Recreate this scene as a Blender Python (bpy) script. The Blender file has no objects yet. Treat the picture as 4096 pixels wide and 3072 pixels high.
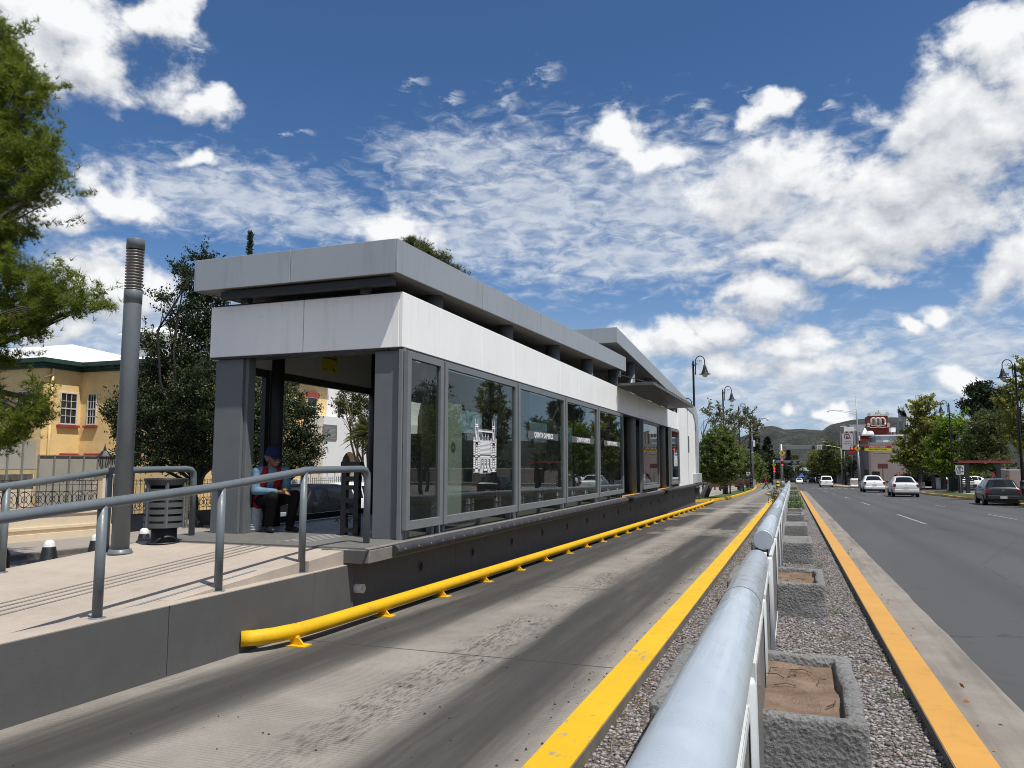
import bpy, bmesh, math, random
import numpy as np
from mathutils import Vector, Matrix, noise as mnoise
random.seed(7); RNG = np.random.default_rng(11)
PI = math.pi
sc = bpy.context.scene
col = sc.collection

# ------------------------------------------------------------------ terrain
SL = 0.0155                                   # the avenue falls gently away from the station
def sstep(a, b, t):
    t = min(1.0, max(0.0, (t-a)/(b-a))); return t*t*(3-2*t)
def gb(y): return -SL*min(250.0, max(-40.0, y))
def goff(x, y):                               # the side street behind the station lies lower
    return -0.55*sstep(-5.3, -8.6, x)*(1-sstep(40, 52, y))*1.0
def gz(x, y): return gb(y)+goff(x, y)

# surveying: bearings of far landmarks from the pavement -> metres
F_, CX_, CY_ = 3080.0, 2048.0, 1536.0
PITCH = math.atan(320/3080.0); YAW = math.atan(1119/(3080*math.cos(PITCH)+320*math.sin(PITCH)))
EYE = Vector((0, 0, 1.65))
_fh = Vector((-math.sin(YAW), math.cos(YAW), 0)); _R = Vector((math.cos(YAW), math.sin(YAW), 0))
_FW = _fh*math.cos(PITCH)+Vector((0, 0, 1))*math.sin(PITCH)
_U = -_fh*math.sin(PITCH)+Vector((0, 0, 1))*math.cos(PITCH)
def bearing(px, py): return _FW+_R*((px-CX_)/F_)-_U*((py-CY_)/F_)
def at(px, py, Y):
    d = bearing(px, py); return EYE+d*(Y/d.y)
def atx(px, py, X):
    d = bearing(px, py); return EYE+d*(X/d.x)
def gp(px, py, h=0.0):
    d = bearing(px, py); t = (h-1.65)/(d.z+SL*d.y); return EYE+d*t
def azel(px, py):
    d = bearing(px, py).normalized(); return math.atan2(d.x, d.y), math.asin(d.z)

# ------------------------------------------------------------------ objects
ROOT = {}
def tag(o, label=None, cat=None, group=None, kind=None):
    if label: o['label'] = label
    if cat: o['category'] = cat
    if group: o['group'] = group
    if kind: o['kind'] = kind
    return o
def thing(name, loc, label, cat, group=None, rz=0.0):
    o = bpy.data.objects.new(name, None); col.objects.link(o)
    o.empty_display_size = 0.2
    o.location = loc; o.rotation_euler = (0, 0, rz)
    tag(o, label, cat, group); ROOT[o.name] = Vector(loc)
    return o
def children(o): return [c for c in bpy.data.objects if c.parent == o]
def copy_tree(o, loc=None, rz=None, label=None, scale=None, group=None):
    c = o.copy(); col.objects.link(c)
    if loc is not None: c.location = loc
    if rz is not None: c.rotation_euler = (0, 0, rz)
    if scale is not None: c.scale = (scale,)*3 if not hasattr(scale, '__len__') else scale
    if label: c['label'] = label
    if group: c['group'] = group
    for p in children(o):
        q = p.copy(); col.objects.link(q); q.parent = c
        for s in children(p):
            t = s.copy(); col.objects.link(t); t.parent = q
    return c

class MB:
    """collects simple solids and links them as ONE mesh object"""
    def __init__(self): self.v = []; self.f = []; self.m = []; self.sm = []
    def add(self, vs, fs, mi=0, smooth=False):
        b = len(self.v); self.v += [tuple(p) for p in vs]
        for f in fs:
            self.f.append(tuple(b+i for i in f)); self.m.append(mi); self.sm.append(smooth)
        return self
    def box(self, x0, x1, y0, y1, z0, z1, mi=0):
        vs = [(x0,y0,z0),(x1,y0,z0),(x1,y1,z0),(x0,y1,z0),(x0,y0,z1),(x1,y0,z1),(x1,y1,z1),(x0,y1,z1)]
        return self.add(vs, [(0,3,2,1),(4,5,6,7),(0,1,5,4),(1,2,6,5),(2,3,7,6),(3,0,4,7)], mi)
    def hexa(self, vs, mi=0):
        return self.add(vs, [(0,3,2,1),(4,5,6,7),(0,1,5,4),(1,2,6,5),(2,3,7,6),(3,0,4,7)], mi)
    def obox(self, c, s, rot=None, mi=0):
        c = Vector(c); h = Vector(s)/2; M = rot if rot is not None else Matrix.Identity(3)
        vs = [c+M@Vector((sx*h.x, sy*h.y, sz*h.z)) for sz in (-1,1) for sx,sy in ((-1,-1),(1,-1),(1,1),(-1,1))]
        return self.hexa(vs, mi)
    def bar(self, a, b, w, h=None, mi=0, up=(0,0,1)):
        a = Vector(a); b = Vector(b); h = h or w; d = (b-a).normalized(); u = Vector(up)
        if abs(d.dot(u)) > .98: u = Vector((0,1,0))
        s = d.cross(u).normalized(); t = s.cross(d)
        vs = [p+s*(sx*w/2)+t*(sz*h/2) for p in (a,b) for sx,sz in ((-1,-1),(1,-1),(1,1),(-1,1))]
        return self.hexa(vs, mi)
    def tube(self, pts, r, n=10, mi=0, caps=True, smooth=True, closed=False):
        pts = [Vector(p) for p in pts]; rs = r if hasattr(r, '__len__') else [r]*len(pts)
        N = len(pts); vs = []; up = None
        for i, p in enumerate(pts):
            a = pts[(i-1) % N] if (closed or i > 0) else p
            b = pts[(i+1) % N] if (closed or i < N-1) else p
            d = (b-a).normalized()
            if up is None:
                up = Vector((0,0,1)) if abs(d.z) < .9 else Vector((1,0,0))
            s = d.cross(up).normalized(); t = s.cross(d).normalized(); up = t
            for k in range(n):
                q = 2*PI*k/n; vs.append(p+(s*math.cos(q)+t*math.sin(q))*rs[i])
        fs = []
        for i in range(N if closed else N-1):
            j = (i+1) % N
            for k in range(n):
                l = (k+1) % n; fs.append((i*n+k, i*n+l, j*n+l, j*n+k))
        self.add(vs, fs, mi, smooth)
        if caps and not closed:
            b = len(self.v)-len(vs)
            self.f.append(tuple(b+k for k in reversed(range(n)))); self.m.append(mi); self.sm.append(False)
            self.f.append(tuple(b+(N-1)*n+k for k in range(n))); self.m.append(mi); self.sm.append(False)
        return self
    def lathe(self, c, prof, n=20, mi=0, smooth=True, ax='z', caps=True):
        c = Vector(c); vs = []
        for r, z in prof:
            for k in range(n):
                q = 2*PI*k/n; a, b = r*math.cos(q), r*math.sin(q)
                vs.append(c+(Vector((a,b,z)) if ax == 'z' else Vector((z,a,b)) if ax == 'x' else Vector((b,z,a))))
        fs = [(i*n+k, i*n+(k+1)%n, (i+1)*n+(k+1)%n, (i+1)*n+k) for i in range(len(prof)-1) for k in range(n)]
        self.add(vs, fs, mi, smooth)
        if caps:
            b = len(self.v)-len(vs)
            self.f.append(tuple(b+k for k in reversed(range(n)))); self.m.append(mi); self.sm.append(False)
            self.f.append(tuple(b+(len(prof)-1)*n+k for k in range(n))); self.m.append(mi); self.sm.append(False)
        return self
    def prism(self, poly, a, b, ax='y', mi=0):
        """poly in the plane across ax, extruded from a to b; for y: (x,z), for x: (y,z), for z: (x,y)"""
        n = len(poly)
        P = (lambda p, t: (p[0], t, p[1])) if ax == 'y' else (lambda p, t: (t, p[0], p[1])) if ax == 'x' else (lambda p, t: (p[0], p[1], t))
        vs = [P(p, a) for p in poly]+[P(p, b) for p in poly]
        fs = [tuple(range(n)), tuple(range(2*n-1, n-1, -1))]+[(i, n+i, n+(i+1)%n, (i+1)%n) for i in range(n)]
        return self.add(vs, fs, mi)
    def sphere(self, c, r, n=12, m=8, mi=0, sx=1, sy=1, sz=1):
        prof = []
        vs = []; c = Vector(c)
        for i in range(m+1):
            t = PI*i/m
            for k in range(n):
                q = 2*PI*k/n
                vs.append(c+Vector((r*sx*math.sin(t)*math.cos(q), r*sy*math.sin(t)*math.sin(q), r*sz*math.cos(t))))
        fs = [(i*n+k, (i+1)*n+k, (i+1)*n+(k+1)%n, i*n+(k+1)%n) for i in range(m) for k in range(n)]
        return self.add(vs, fs, mi, True)
    def quad(self, a, b, c, d, mi=0): return self.add([a,b,c,d], [(0,1,2,3)], mi)
    def build(self, name, mat, parent=None, bevel=0.0, seg=2, local=False, fixn=True):
        me = bpy.data.meshes.new(name)
        off = Vector((0,0,0))
        if parent is not None and not local: off = ROOT.get(parent.name, Vector((0,0,0)))
        me.from_pydata([tuple(Vector(p)-off) for p in self.v], [], self.f)
        mats = mat if isinstance(mat, (list, tuple)) else [mat]
        for m_ in mats: me.materials.append(m_)
        for p, mi, s in zip(me.polygons, self.m, self.sm):
            p.material_index = mi; p.use_smooth = s
        if bevel > 0 or fixn:
            bm = bmesh.new(); bm.from_mesh(me)
            if fixn: bmesh.ops.recalc_face_normals(bm, faces=bm.faces)
            if bevel > 0:
                bmesh.ops.remove_doubles(bm, verts=bm.verts, dist=1e-5)
                es = [e for e in bm.edges if len(e.link_faces) == 2 and e.calc_face_angle(0) > .5]
                bmesh.ops.bevel(bm, geom=es, offset=bevel, segments=seg, affect='EDGES', profile=.5, clamp_overlap=True)
            bm.to_mesh(me); bm.free()
        o = bpy.data.objects.new(name, me); col.objects.link(o)
        if parent is not None:
            o.parent = parent; ROOT[o.name] = off
        return o

def mesh_np(name, V, F, mat, parent=None, smooth=False, mi=None, local=False):
    """big meshes from numpy arrays; F is (n,3) or (n,4)"""
    V = np.asarray(V, dtype=np.float32).copy(); F = np.asarray(F, dtype=np.int32)
    if parent is not None and not local:
        V -= np.array(ROOT.get(parent.name, Vector((0,0,0))), dtype=np.float32)
    me = bpy.data.meshes.new(name); k = F.shape[1]
    me.vertices.add(len(V)); me.vertices.foreach_set('co', V.ravel())
    me.loops.add(F.size); me.loops.foreach_set('vertex_index', F.ravel())
    me.polygons.add(len(F)); me.polygons.foreach_set('loop_start', np.arange(0, F.size, k, dtype=np.int32))
    try: me.polygons.foreach_set('loop_total', np.full(len(F), k, dtype=np.int32))
    except Exception: pass
    if smooth: me.polygons.foreach_set('use_smooth', np.ones(len(F), dtype=bool))
    for m_ in (mat if isinstance(mat, (list, tuple)) else [mat]): me.materials.append(m_)
    if mi is not None: me.polygons.foreach_set('material_index', np.asarray(mi, dtype=np.int32))
    me.update(calc_edges=True); me.validate()
    o = bpy.data.objects.new(name, me); col.objects.link(o)
    if parent is not None: o.parent = parent; ROOT[o.name] = ROOT.get(parent.name, Vector((0,0,0)))
    return o

def text(name, s, size, mat, parent, origin, right, up, bold=0.0, depth=0.004, squeeze=1.0, align='CENTER', font=None):
    """lettering as a thin mesh standing on a sign face; origin is the middle (or left end) of the line"""
    cu = bpy.data.curves.new(name, 'FONT'); cu.body = s; cu.size = size; cu.align_x = align; cu.align_y = 'CENTER'
    cu.offset = bold*size; cu.extrude = depth/2; cu.resolution_u = 3
    tmp = bpy.data.objects.new('tmp', cu); col.objects.link(tmp)
    bpy.context.view_layer.update()
    me = bpy.data.meshes.new_from_object(tmp.evaluated_get(bpy.context.evaluated_depsgraph_get()))
    bpy.data.objects.remove(tmp); bpy.data.curves.remove(cu)
    r = Vector(right).normalized(); u = Vector(up).normalized(); n = r.cross(u)
    M = Matrix((r, u, n)).transposed()
    off = ROOT.get(parent.name, Vector((0,0,0)))
    for v in me.vertices:
        p = v.co; v.co = Vector(origin)-off+M@Vector((p.x*squeeze, p.y, p.z))
    me.name = name; me.materials.clear(); me.materials.append(mat)
    o = bpy.data.objects.new(name, me); col.objects.link(o); o.parent = parent; ROOT[o.name] = off
    return o

# ------------------------------------------------------------------ materials
class NT:
    def __init__(self, name):
        self.m = bpy.data.materials.new(name); self.m.use_nodes = True; self.t = self.m.node_tree
        self.n = self.t.nodes; self.l = self.t.links
        self.b = self.n['Principled BSDF']; self.out = self.n['Material Output']
        self._pos = None; self._obj = None
    def pos(self):
        if not self._pos: self._pos = self.n.new('ShaderNodeNewGeometry').outputs['Position']
        return self._pos
    def obj(self):
        if not self._obj: self._obj = self.n.new('ShaderNodeTexCoord').outputs['Object']
        return self._obj
    def link(self, a, b): self.l.new(a, b)
    def val(self, sock, v):
        if hasattr(v, 'is_output') or isinstance(v, bpy.types.NodeSocket): self.l.new(v, sock)
        else: sock.default_value = v
    def math(self, op, a, b=None, c=None, clamp=False):
        n = self.n.new('ShaderNodeMath'); n.operation = op; n.use_clamp = clamp
        self.val(n.inputs[0], a)
        if b is not None: self.val(n.inputs[1], b)
        if c is not None: self.val(n.inputs[2], c)
        return n.outputs[0]
    def noise(self, scale, detail=4, rough=.55, vec=None, dist=0.0):
        n = self.n.new('ShaderNodeTexNoise'); n.inputs['Scale'].default_value = scale
        n.inputs['Detail'].default_value = detail; n.inputs['Roughness'].default_value = rough
        n.inputs['Distortion'].default_value = dist
        self.l.new(vec if vec is not None else self.pos(), n.inputs['Vector']); return n.outputs['Fac']
    def voronoi(self, scale, vec=None, feature='F1', out='Distance'):
        n = self.n.new('ShaderNodeTexVoronoi'); n.feature = feature; n.inputs['Scale'].default_value = scale
        self.l.new(vec if vec is not None else self.pos(), n.inputs['Vector']); return n.outputs[out]
    def mapping(self, scale=(1,1,1), loc=(0,0,0), rot=(0,0,0), vec=None):
        n = self.n.new('ShaderNodeMapping'); n.inputs['Scale'].default_value = scale
        n.inputs['Location'].default_value = loc; n.inputs['Rotation'].default_value = rot
        self.l.new(vec if vec is not None else self.pos(), n.inputs['Vector']); return n.outputs[0]
    def ramp(self, f, stops, mode='LINEAR'):
        n = self.n.new('ShaderNodeValToRGB'); n.color_ramp.interpolation = mode
        e = n.color_ramp.elements
        while len(e) < len(stops): e.new(.5)
        for el, (p, c) in zip(e, stops):
            el.position = p; el.color = (c, c, c, 1) if not hasattr(c, '__len__') else (*c[:3], 1)
        self.l.new(f, n.inputs[0]); return n.outputs[0]
    def mix(self, f, a, b, mode='MIX'):
        n = self.n.new('ShaderNodeMix'); n.data_type = 'RGBA'; n.blend_type = mode
        self.val(n.inputs[0], f)
        for i, v in ((6, a), (7, b)):
            if isinstance(v, bpy.types.NodeSocket): self.l.new(v, n.inputs[i])
            else: n.inputs[i].default_value = (*v[:3], 1) if hasattr(v, '__len__') else (v, v, v, 1)
        return n.outputs[2]
    def sep(self, vec=None):
        n = self.n.new('ShaderNodeSeparateXYZ'); self.l.new(vec if vec is not None else self.pos(), n.inputs[0]); return n.outputs
    def maprange(self, v, a, b, c=0., d=1., smooth=True):
        n = self.n.new('ShaderNodeMapRange'); n.interpolation_type = 'SMOOTHSTEP' if smooth else 'LINEAR'
        self.val(n.inputs['Value'], v)
        for k, x in (('From Min', a), ('From Max', b), ('To Min', c), ('To Max', d)): self.val(n.inputs[k], x)
        return n.outputs[0]
    def bump(self, h, strength=.3, dist=.01):
        n = self.n.new('ShaderNodeBump'); n.inputs['Strength'].default_value = strength; n.inputs['Distance'].default_value = dist
        self.l.new(h, n.inputs['Height']); self.l.new(n.outputs[0], self.b.inputs['Normal']); return n
    def set(self, base=None, rough=None, metal=None, spec=None, emit=None, estr=None, coat=None):
        b = self.b.inputs
        for k, v in (('Base Color', base), ('Roughness', rough), ('Metallic', metal), ('Specular IOR Level', spec), ('Emission Color', emit), ('Emission Strength', estr), ('Coat Weight', coat)):
            if v is None: continue
            if isinstance(v, bpy.types.NodeSocket): self.l.new(v, b[k])
            else: b[k].default_value = (*v[:3], 1) if hasattr(v, '__len__') else v
        return self.m

def paint(name, c, rough=.5, metal=0., var=.12, scale=2.5, bump=0., bscale=40., spec=.5, dirt=None, coat=0., local=False):
    """a plain surface with uneven tone, faint grime and optional grain"""
    t = NT(name); vec = t.obj() if local else t.pos()
    n1 = t.noise(scale, 5, .6, vec); n2 = t.noise(scale*7, 4, .6, vec)
    f = t.math('ADD', t.math('MULTIPLY', n1, .65), t.math('MULTIPLY', n2, .35))
    lo = tuple(x*(1-var) for x in c); hi = tuple(min(1, x*(1+var)) for x in c)
    base = t.ramp(f, [(.3, lo), (.7, hi)])
    if dirt:
        d = t.ramp(t.noise(scale*.6, 6, .65, vec), [(.5, 0.), (.75, 1.)])
        base = t.mix(t.math('MULTIPLY', d, dirt[0]), base, dirt[1])
    t.set(base, rough, metal, spec, coat=coat)
    r = t.maprange(n2, .3, .7, max(.05, rough-.08), min(1, rough+.1)); t.link(r, t.b.inputs['Roughness'])
    if bump > 0: t.bump(t.noise(bscale, 4, .6, vec), bump, .004)
    return t.m
M = {}
# ------------------------------------------------------------------ camera, sun, sky
cam = bpy.data.cameras.new('camera'); camo = bpy.data.objects.new('camera', cam); col.objects.link(camo)
cam.sensor_width = 36; cam.lens = 3080/4096*36; cam.clip_end = 9000; cam.clip_start = .05
camo.location = EYE
camo.rotation_euler = Matrix((_R, _U, -_FW)).transposed().to_euler()
sc.camera = camo
SUN = Vector((.42, -.22, 1.0)).normalized()
L = bpy.data.lights.new('sun', 'SUN'); L.energy = 5.0; L.angle = math.radians(.53); L.color = (1, .955, .88)
Lo = bpy.data.objects.new('sun', L); col.objects.link(Lo); Lo.rotation_euler = SUN.to_track_quat('Z', 'Y').to_euler(); Lo.location = (0, 0, 60)

W = bpy.data.worlds.new('World'); sc.world = W; W.use_nodes = True
wt = W.node_tree; wn, wl = wt.nodes, wt.links
bg = wn['Background']
sky = wn.new('ShaderNodeTexSky'); sky.sky_type = 'NISHITA'; sky.sun_disc = False
sky.sun_elevation = math.asin(SUN.z); sky.sun_rotation = math.atan2(SUN.x, SUN.y); sky.altitude = 1400
sky.air_density = 1.0; sky.dust_density = .6; sky.ozone_density = 2.0
def wmath(op, a, b=None, c=None, clamp=False, tree=None):
    n = (tree or wt).nodes.new('ShaderNodeMath'); n.operation = op; n.use_clamp = clamp
    for i, v in enumerate((a, b, c)):
        if v is None: continue
        if isinstance(v, bpy.types.NodeSocket): (tree or wt).links.new(v, n.inputs[i])
        else: n.inputs[i].default_value = v
    return n.outputs[0]
def wvec(op, a, b=None, c=None, tree=None, out=0):
    n = (tree or wt).nodes.new('ShaderNodeVectorMath'); n.operation = op
    for i, v in enumerate((a, b, c)):
        if v is None: continue
        if isinstance(v, bpy.types.NodeSocket): (tree or wt).links.new(v, n.inputs[i])
        else: n.inputs[i].default_value = v
    return n.outputs['Value' if op in ('LENGTH', 'DOT_PRODUCT') else 'Vector']
K_ = 4096/2212
# fair-weather heaps: bearing of the middle and half-widths (degrees are worked out from the survey)
HEAPS = [(130,30,260,120),(250,150,150,85),(420,218,95,42),(40,130,150,110),(340,10,60,50),
 (400,330,60,24),(260,425,130,62),(120,470,95,70),
 (230,610,140,95),(120,720,120,60),(865,470,128,58),(1345,285,80,42),(1650,255,60,44),
 (2150,50,150,85),(2060,240,240,120),(1990,370,280,105),(2190,200,150,180),(1900,470,350,95),(1420,320,120,34),(1650,400,230,75),(1750,540,330,40),
 (2170,590,120,90),(2040,665,75,36),(1640,652,128,52),(1535,715,92,50),(1720,745,125,46),(1745,800,135,44),(1570,805,130,42),
 (1690,878,32,20),(1795,886,44,20),(1945,708,58,30),(1430,745,90,60),(2080,815,90,34),(1850,590,130,22),(1780,560,300,34)]
VEILS = [(520,430,330,110),(700,480,220,60),(1150,450,400,230),(1450,440,520,210),(1800,470,460,170),(1350,560,480,80),(1000,520,260,90),(1000,340,240,90),(1750,830,520,150),(300,700,400,120),(2100,760,260,120)]
def blobs(tree, v, lst):
    q = None
    for (cx, cy, rx, ry) in lst:
        a, e = azel(cx*K_, cy*K_); a2, _ = azel((cx+rx)*K_, cy*K_); _, e2 = azel(cx*K_, (cy-ry)*K_)
        sx, sy = 1/max(.004, abs(a2-a)), 1/max(.004, abs(e2-e))
        d = wvec('MULTIPLY_ADD', v, (sx, sy, 0), (-a*sx, -e*sy, 0), tree)
        l = wvec('LENGTH', d, tree=tree)
        q = l if q is None else wmath('MINIMUM', q, l, tree=tree)
    return q
G = bpy.data.node_groups.new('heap_density', 'ShaderNodeTree')
G.interface.new_socket('v', in_out='INPUT', socket_type='NodeSocketVector'); G.interface.new_socket('d', in_out='OUTPUT', socket_type='NodeSocketFloat')
gi, go = G.nodes.new('NodeGroupInput'), G.nodes.new('NodeGroupOutput')
n0 = G.nodes.new('ShaderNodeTexNoise'); n0.inputs['Scale'].default_value = 10; n0.inputs['Detail'].default_value = 4
G.links.new(gi.outputs[0], n0.inputs['Vector'])
wp = wvec('MULTIPLY_ADD', n0.outputs['Color'], (.17, .11, 0), (-.085, -.055, 0), G)
v1 = wvec('ADD', gi.outputs[0], wp, tree=G)
q = blobs(G, v1, HEAPS)
n1 = G.nodes.new('ShaderNodeTexNoise'); n1.inputs['Scale'].default_value = 13; n1.inputs['Detail'].default_value = 10; n1.inputs['Roughness'].default_value = .63
n1.inputs['Distortion'].default_value = .12
G.links.new(wvec('MULTIPLY', gi.outputs[0], (1, 1.35, 1), tree=G), n1.inputs['Vector'])
D = wmath('MULTIPLY_ADD', wmath('SUBTRACT', n1.outputs['Fac'], .5, tree=G), 2.5, wmath('SUBTRACT', 1.12, q, tree=G), tree=G)
G.links.new(D, go.inputs[0])
tc = wn.new('ShaderNodeTexCoord'); sx = wn.new('ShaderNodeSeparateXYZ'); wl.new(tc.outputs['Generated'], sx.inputs[0])
az = wmath('ARCTAN2', sx.outputs[0], sx.outputs[1]); el = wmath('ARCSINE', sx.outputs[2])
cv = wn.new('ShaderNodeCombineXYZ'); wl.new(az, cv.inputs[0]); wl.new(el, cv.inputs[1])
def dens(off):
    g = wn.new('ShaderNodeGroup'); g.node_tree = G
    wl.new(wvec('ADD', cv.outputs[0], off), g.inputs[0]); return g.outputs[0]
d0 = dens((0, 0, 0)); d1 = dens((.010, .024, 0)); d2 = dens((.03, .075, 0))
def wmr(v, a, b, c, d):
    n = wn.new('ShaderNodeMapRange'); n.interpolation_type = 'SMOOTHSTEP'; wl.new(v, n.inputs[0])
    for i, x in enumerate((a, b, c, d)): n.inputs[i+1].default_value = x
    return n.outputs[0]
alpha = wmr(d0, -.03, .68, 0, 1)
lit = wmath('ADD', wmath('ADD', wmath('MULTIPLY', wmath('SUBTRACT', d0, d1), .62), wmath('MULTIPLY', wmath('SUBTRACT', d0, d2), .30)), .42, clamp=True)
# thin rippled veil
vq = blobs(wt, cv.outputs[0], VEILS)
n2 = wn.new('ShaderNodeTexNoise'); n2.inputs['Scale'].default_value = 30; n2.inputs['Detail'].default_value = 8; n2.inputs['Roughness'].default_value = .6; n2.inputs['Distortion'].default_value = .5
wl.new(wvec('MULTIPLY', cv.outputs[0], (1, 2.4, 1)), n2.inputs['Vector'])
veil = wmr(wmath('ADD', wmath('MULTIPLY', wmath('SUBTRACT', n2.outputs['Fac'], .5), 1.9), wmath('SUBTRACT', .82, vq)), -.25, .75, 0, .80)
lowhaze = wmr(el, 0.0, .30, .8, 0)
WISPS = [(440,105,55,28),(900,180,50,26),(1095,210,75,36),(1190,160,60,50),(985,212,40,22),(1520,222,55,28),(1800,235,50,26),(400,335,110,45),(650,285,60,18),(1340,250,110,50),(1640,215,60,50)]
wq = blobs(wt, wvec('ADD', cv.outputs[0], wvec('MULTIPLY_ADD', n2.outputs['Color'], (.06, .05, 0), (-.03, -.025, 0))), WISPS)
wisp = wmr(wmath('ADD', wmath('MULTIPLY', wmath('SUBTRACT', n2.outputs['Fac'], .5), 2.6), wmath('SUBTRACT', .62, wq)), -.05, 1.1, 0, .75)
# other half of the sky: loose scattered heaps
n3 = wn.new('ShaderNodeTexNoise'); n3.inputs['Scale'].default_value = 3.2; n3.inputs['Detail'].default_value = 7; n3.inputs['Roughness'].default_value = .55
wl.new(tc.outputs['Generated'], n3.inputs['Vector'])
rest = wmath('MULTIPLY', wmr(n3.outputs['Fac'], .44, .62, 0, .95), wmr(wmath('ABSOLUTE', wmath('ADD', az, YAW)), .62, .85, 0, 1))
def wmix(f, a, b):
    n = wn.new('ShaderNodeMix'); n.data_type = 'RGBA'
    for s, v in ((0, f), (6, a), (7, b)):
        if isinstance(v, bpy.types.NodeSocket): wl.new(v, n.inputs[s])
        else: n.inputs[s].default_value = (*v, 1) if hasattr(v, '__len__') else v
    return n.outputs[2]
SKS = .1
tint = wn.new('ShaderNodeMix'); tint.data_type = 'RGBA'; tint.blend_type = 'MULTIPLY'; tint.inputs[0].default_value = 1
wl.new(sky.outputs[0], tint.inputs[6]); tint.inputs[7].default_value = (.60, .84, 1.06, 1)
c_ = lambda r, g, b: (r/SKS, g/SKS, b/SKS)
s1 = wmix(lowhaze, tint.outputs[2], c_(.36, .47, .62))
s2 = wmix(wmath('MAXIMUM', veil, wisp), s1, wmix(wmr(n2.outputs['Fac'], .35, .7, 0, 1), c_(.50, .57, .68), c_(.74, .78, .84)))
hc = wmix(lit, c_(.50, .53, .59), c_(.95, .96, .97))
s3 = wmix(wmath('MAXIMUM', alpha, rest), s2, hc)
wl.new(s3, bg.inputs['Color']); bg.inputs['Strength'].default_value = SKS
W.cycles.sampling_method = 'MANUAL'; W.cycles.sample_map_resolution = 512
vs_ = sc.view_settings; sc.display_settings.display_device = 'sRGB'; vs_.view_transform = 'Standard'; vs_.look = 'None'; vs_.exposure = 0; vs_.gamma = 1
sc.render.engine = 'CYCLES'
cy = sc.cycles; cy.max_bounces = 7; cy.diffuse_bounces = 3; cy.glossy_bounces = 4; cy.transmission_bounces = 5; cy.transparent_max_bounces = 16
cy.caustics_reflective = False; cy.caustics_refractive = False; cy.sample_clamp_indirect = 6
cy.filter_width = 1.0; cy.use_denoising = True
try: cy.denoiser = 'OPENIMAGEDENOISE'
except Exception: pass

# ------------------------------------------------------------------ ground materials
def lane_mat():
    t = NT('bus_lane_concrete'); P = t.pos(); X, Y, Z = t.sep()
    n = t.noise(1.3, 6, .65); fine = t.noise(60, 3, .6); streak = t.noise(1.0, 6, .65, t.mapping((3.5, .22, 1)))
    base = t.ramp(n, [(.3, (.215, .195, .17)), (.7, (.31, .285, .25))])
    base = t.mix(t.math('MULTIPLY', t.maprange(fine, .35, .75), .25), base, (.13, .115, .10))
    wob = t.math('MULTIPLY', t.math('SUBTRACT', streak, .5), .55)
    xx = t.math('ADD', X, wob)
    # rubber laid down by the buses: two wheel paths that swing in towards the platform
    shift = t.math('MULTIPLY', t.maprange(Y, 3.0, 9.0, 1, 0), .25)
    xa = t.math('ADD', xx, t.math('MULTIPLY', t.maprange(Y, 4.5, 11, 1, 0), .28))
    A = t.math('MULTIPLY', t.maprange(xa, -4.62, -4.12, 0, 1), t.maprange(xa, -3.72, -3.28, 1, 0))
    A2 = t.math('MULTIPLY', t.maprange(Y, 7, 11), t.maprange(xx, -3.75, -3.3, 1, 0))
    B = t.math('MULTIPLY', t.maprange(t.math('SUBTRACT', xx, shift), -2.85, -2.4, 0, 1), t.maprange(xx, -1.85, -1.5, 1, 0))
    dark = t.math('MAXIMUM', t.math('MAXIMUM', A, A2), B)
    dark = t.math('MULTIPLY', dark, t.maprange(streak, .2, .62, .78, 1.0))
    fade = t.maprange(Y, 34, 60, 1, .45)
    base = t.mix(t.math('MULTIPLY', dark, fade), base, (.045, .043, .041))
    # oil drips down the middle
    sp = t.noise(13, 8, .8, t.mapping((2.4, .5, 1)))
    C = t.math('MULTIPLY', t.maprange(xx, -3.25, -2.95, 0, 1), t.maprange(xx, -2.75, -2.45, 1, 0))
    C = t.math('MULTIPLY', C, t.math('MULTIPLY', t.maprange(sp, .44, .64), t.maprange(t.noise(.45, 4, .6), .36, .56)))
    base = t.mix(t.math('MULTIPLY', C, .88), base, (.026, .022, .020))
    # transverse tining and slab joints
    g = t.math('FRACT', t.math('MULTIPLY', t.math('ADD', Y, t.math('MULTIPLY', t.noise(1.2, 2, .5), .012)), 1/.034))
    g = t.math('LESS_THAN', g, .32)
    base = t.mix(t.math('MULTIPLY', g, t.math('MULTIPLY', t.maprange(t.noise(2.2, 4, .6), .3, .7), .42)), base, (.06, .055, .05))
    j = t.math('LESS_THAN', t.math('ABSOLUTE', t.math('SUBTRACT', t.math('FRACT', t.math('MULTIPLY', Y, 1/4.5)), .5)), .003)
    base = t.mix(t.math('MULTIPLY', j, .8), base, (.03, .028, .026))
    # patched, broken slabs farther on
    pt = t.math('MULTIPLY', t.maprange(t.noise(.5, 3, .6, t.mapping((.7, .45, 1), (3.7, 0, 0))), .56, .6), t.math('MULTIPLY', t.maprange(Y, 21, 24), t.maprange(Y, 70, 50)))
    base = t.mix(t.math('MULTIPLY', pt, t.maprange(t.noise(3, 5, .7), .3, .65, .1, .6)), base, (.34, .31, .27))
    t.set(base, .85, 0, .3)
    h = t.math('ADD', t.math('MULTIPLY', g, -.5), t.math('MULTIPLY', fine, .5)); t.bump(h, .35, .006); return t.m
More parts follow.
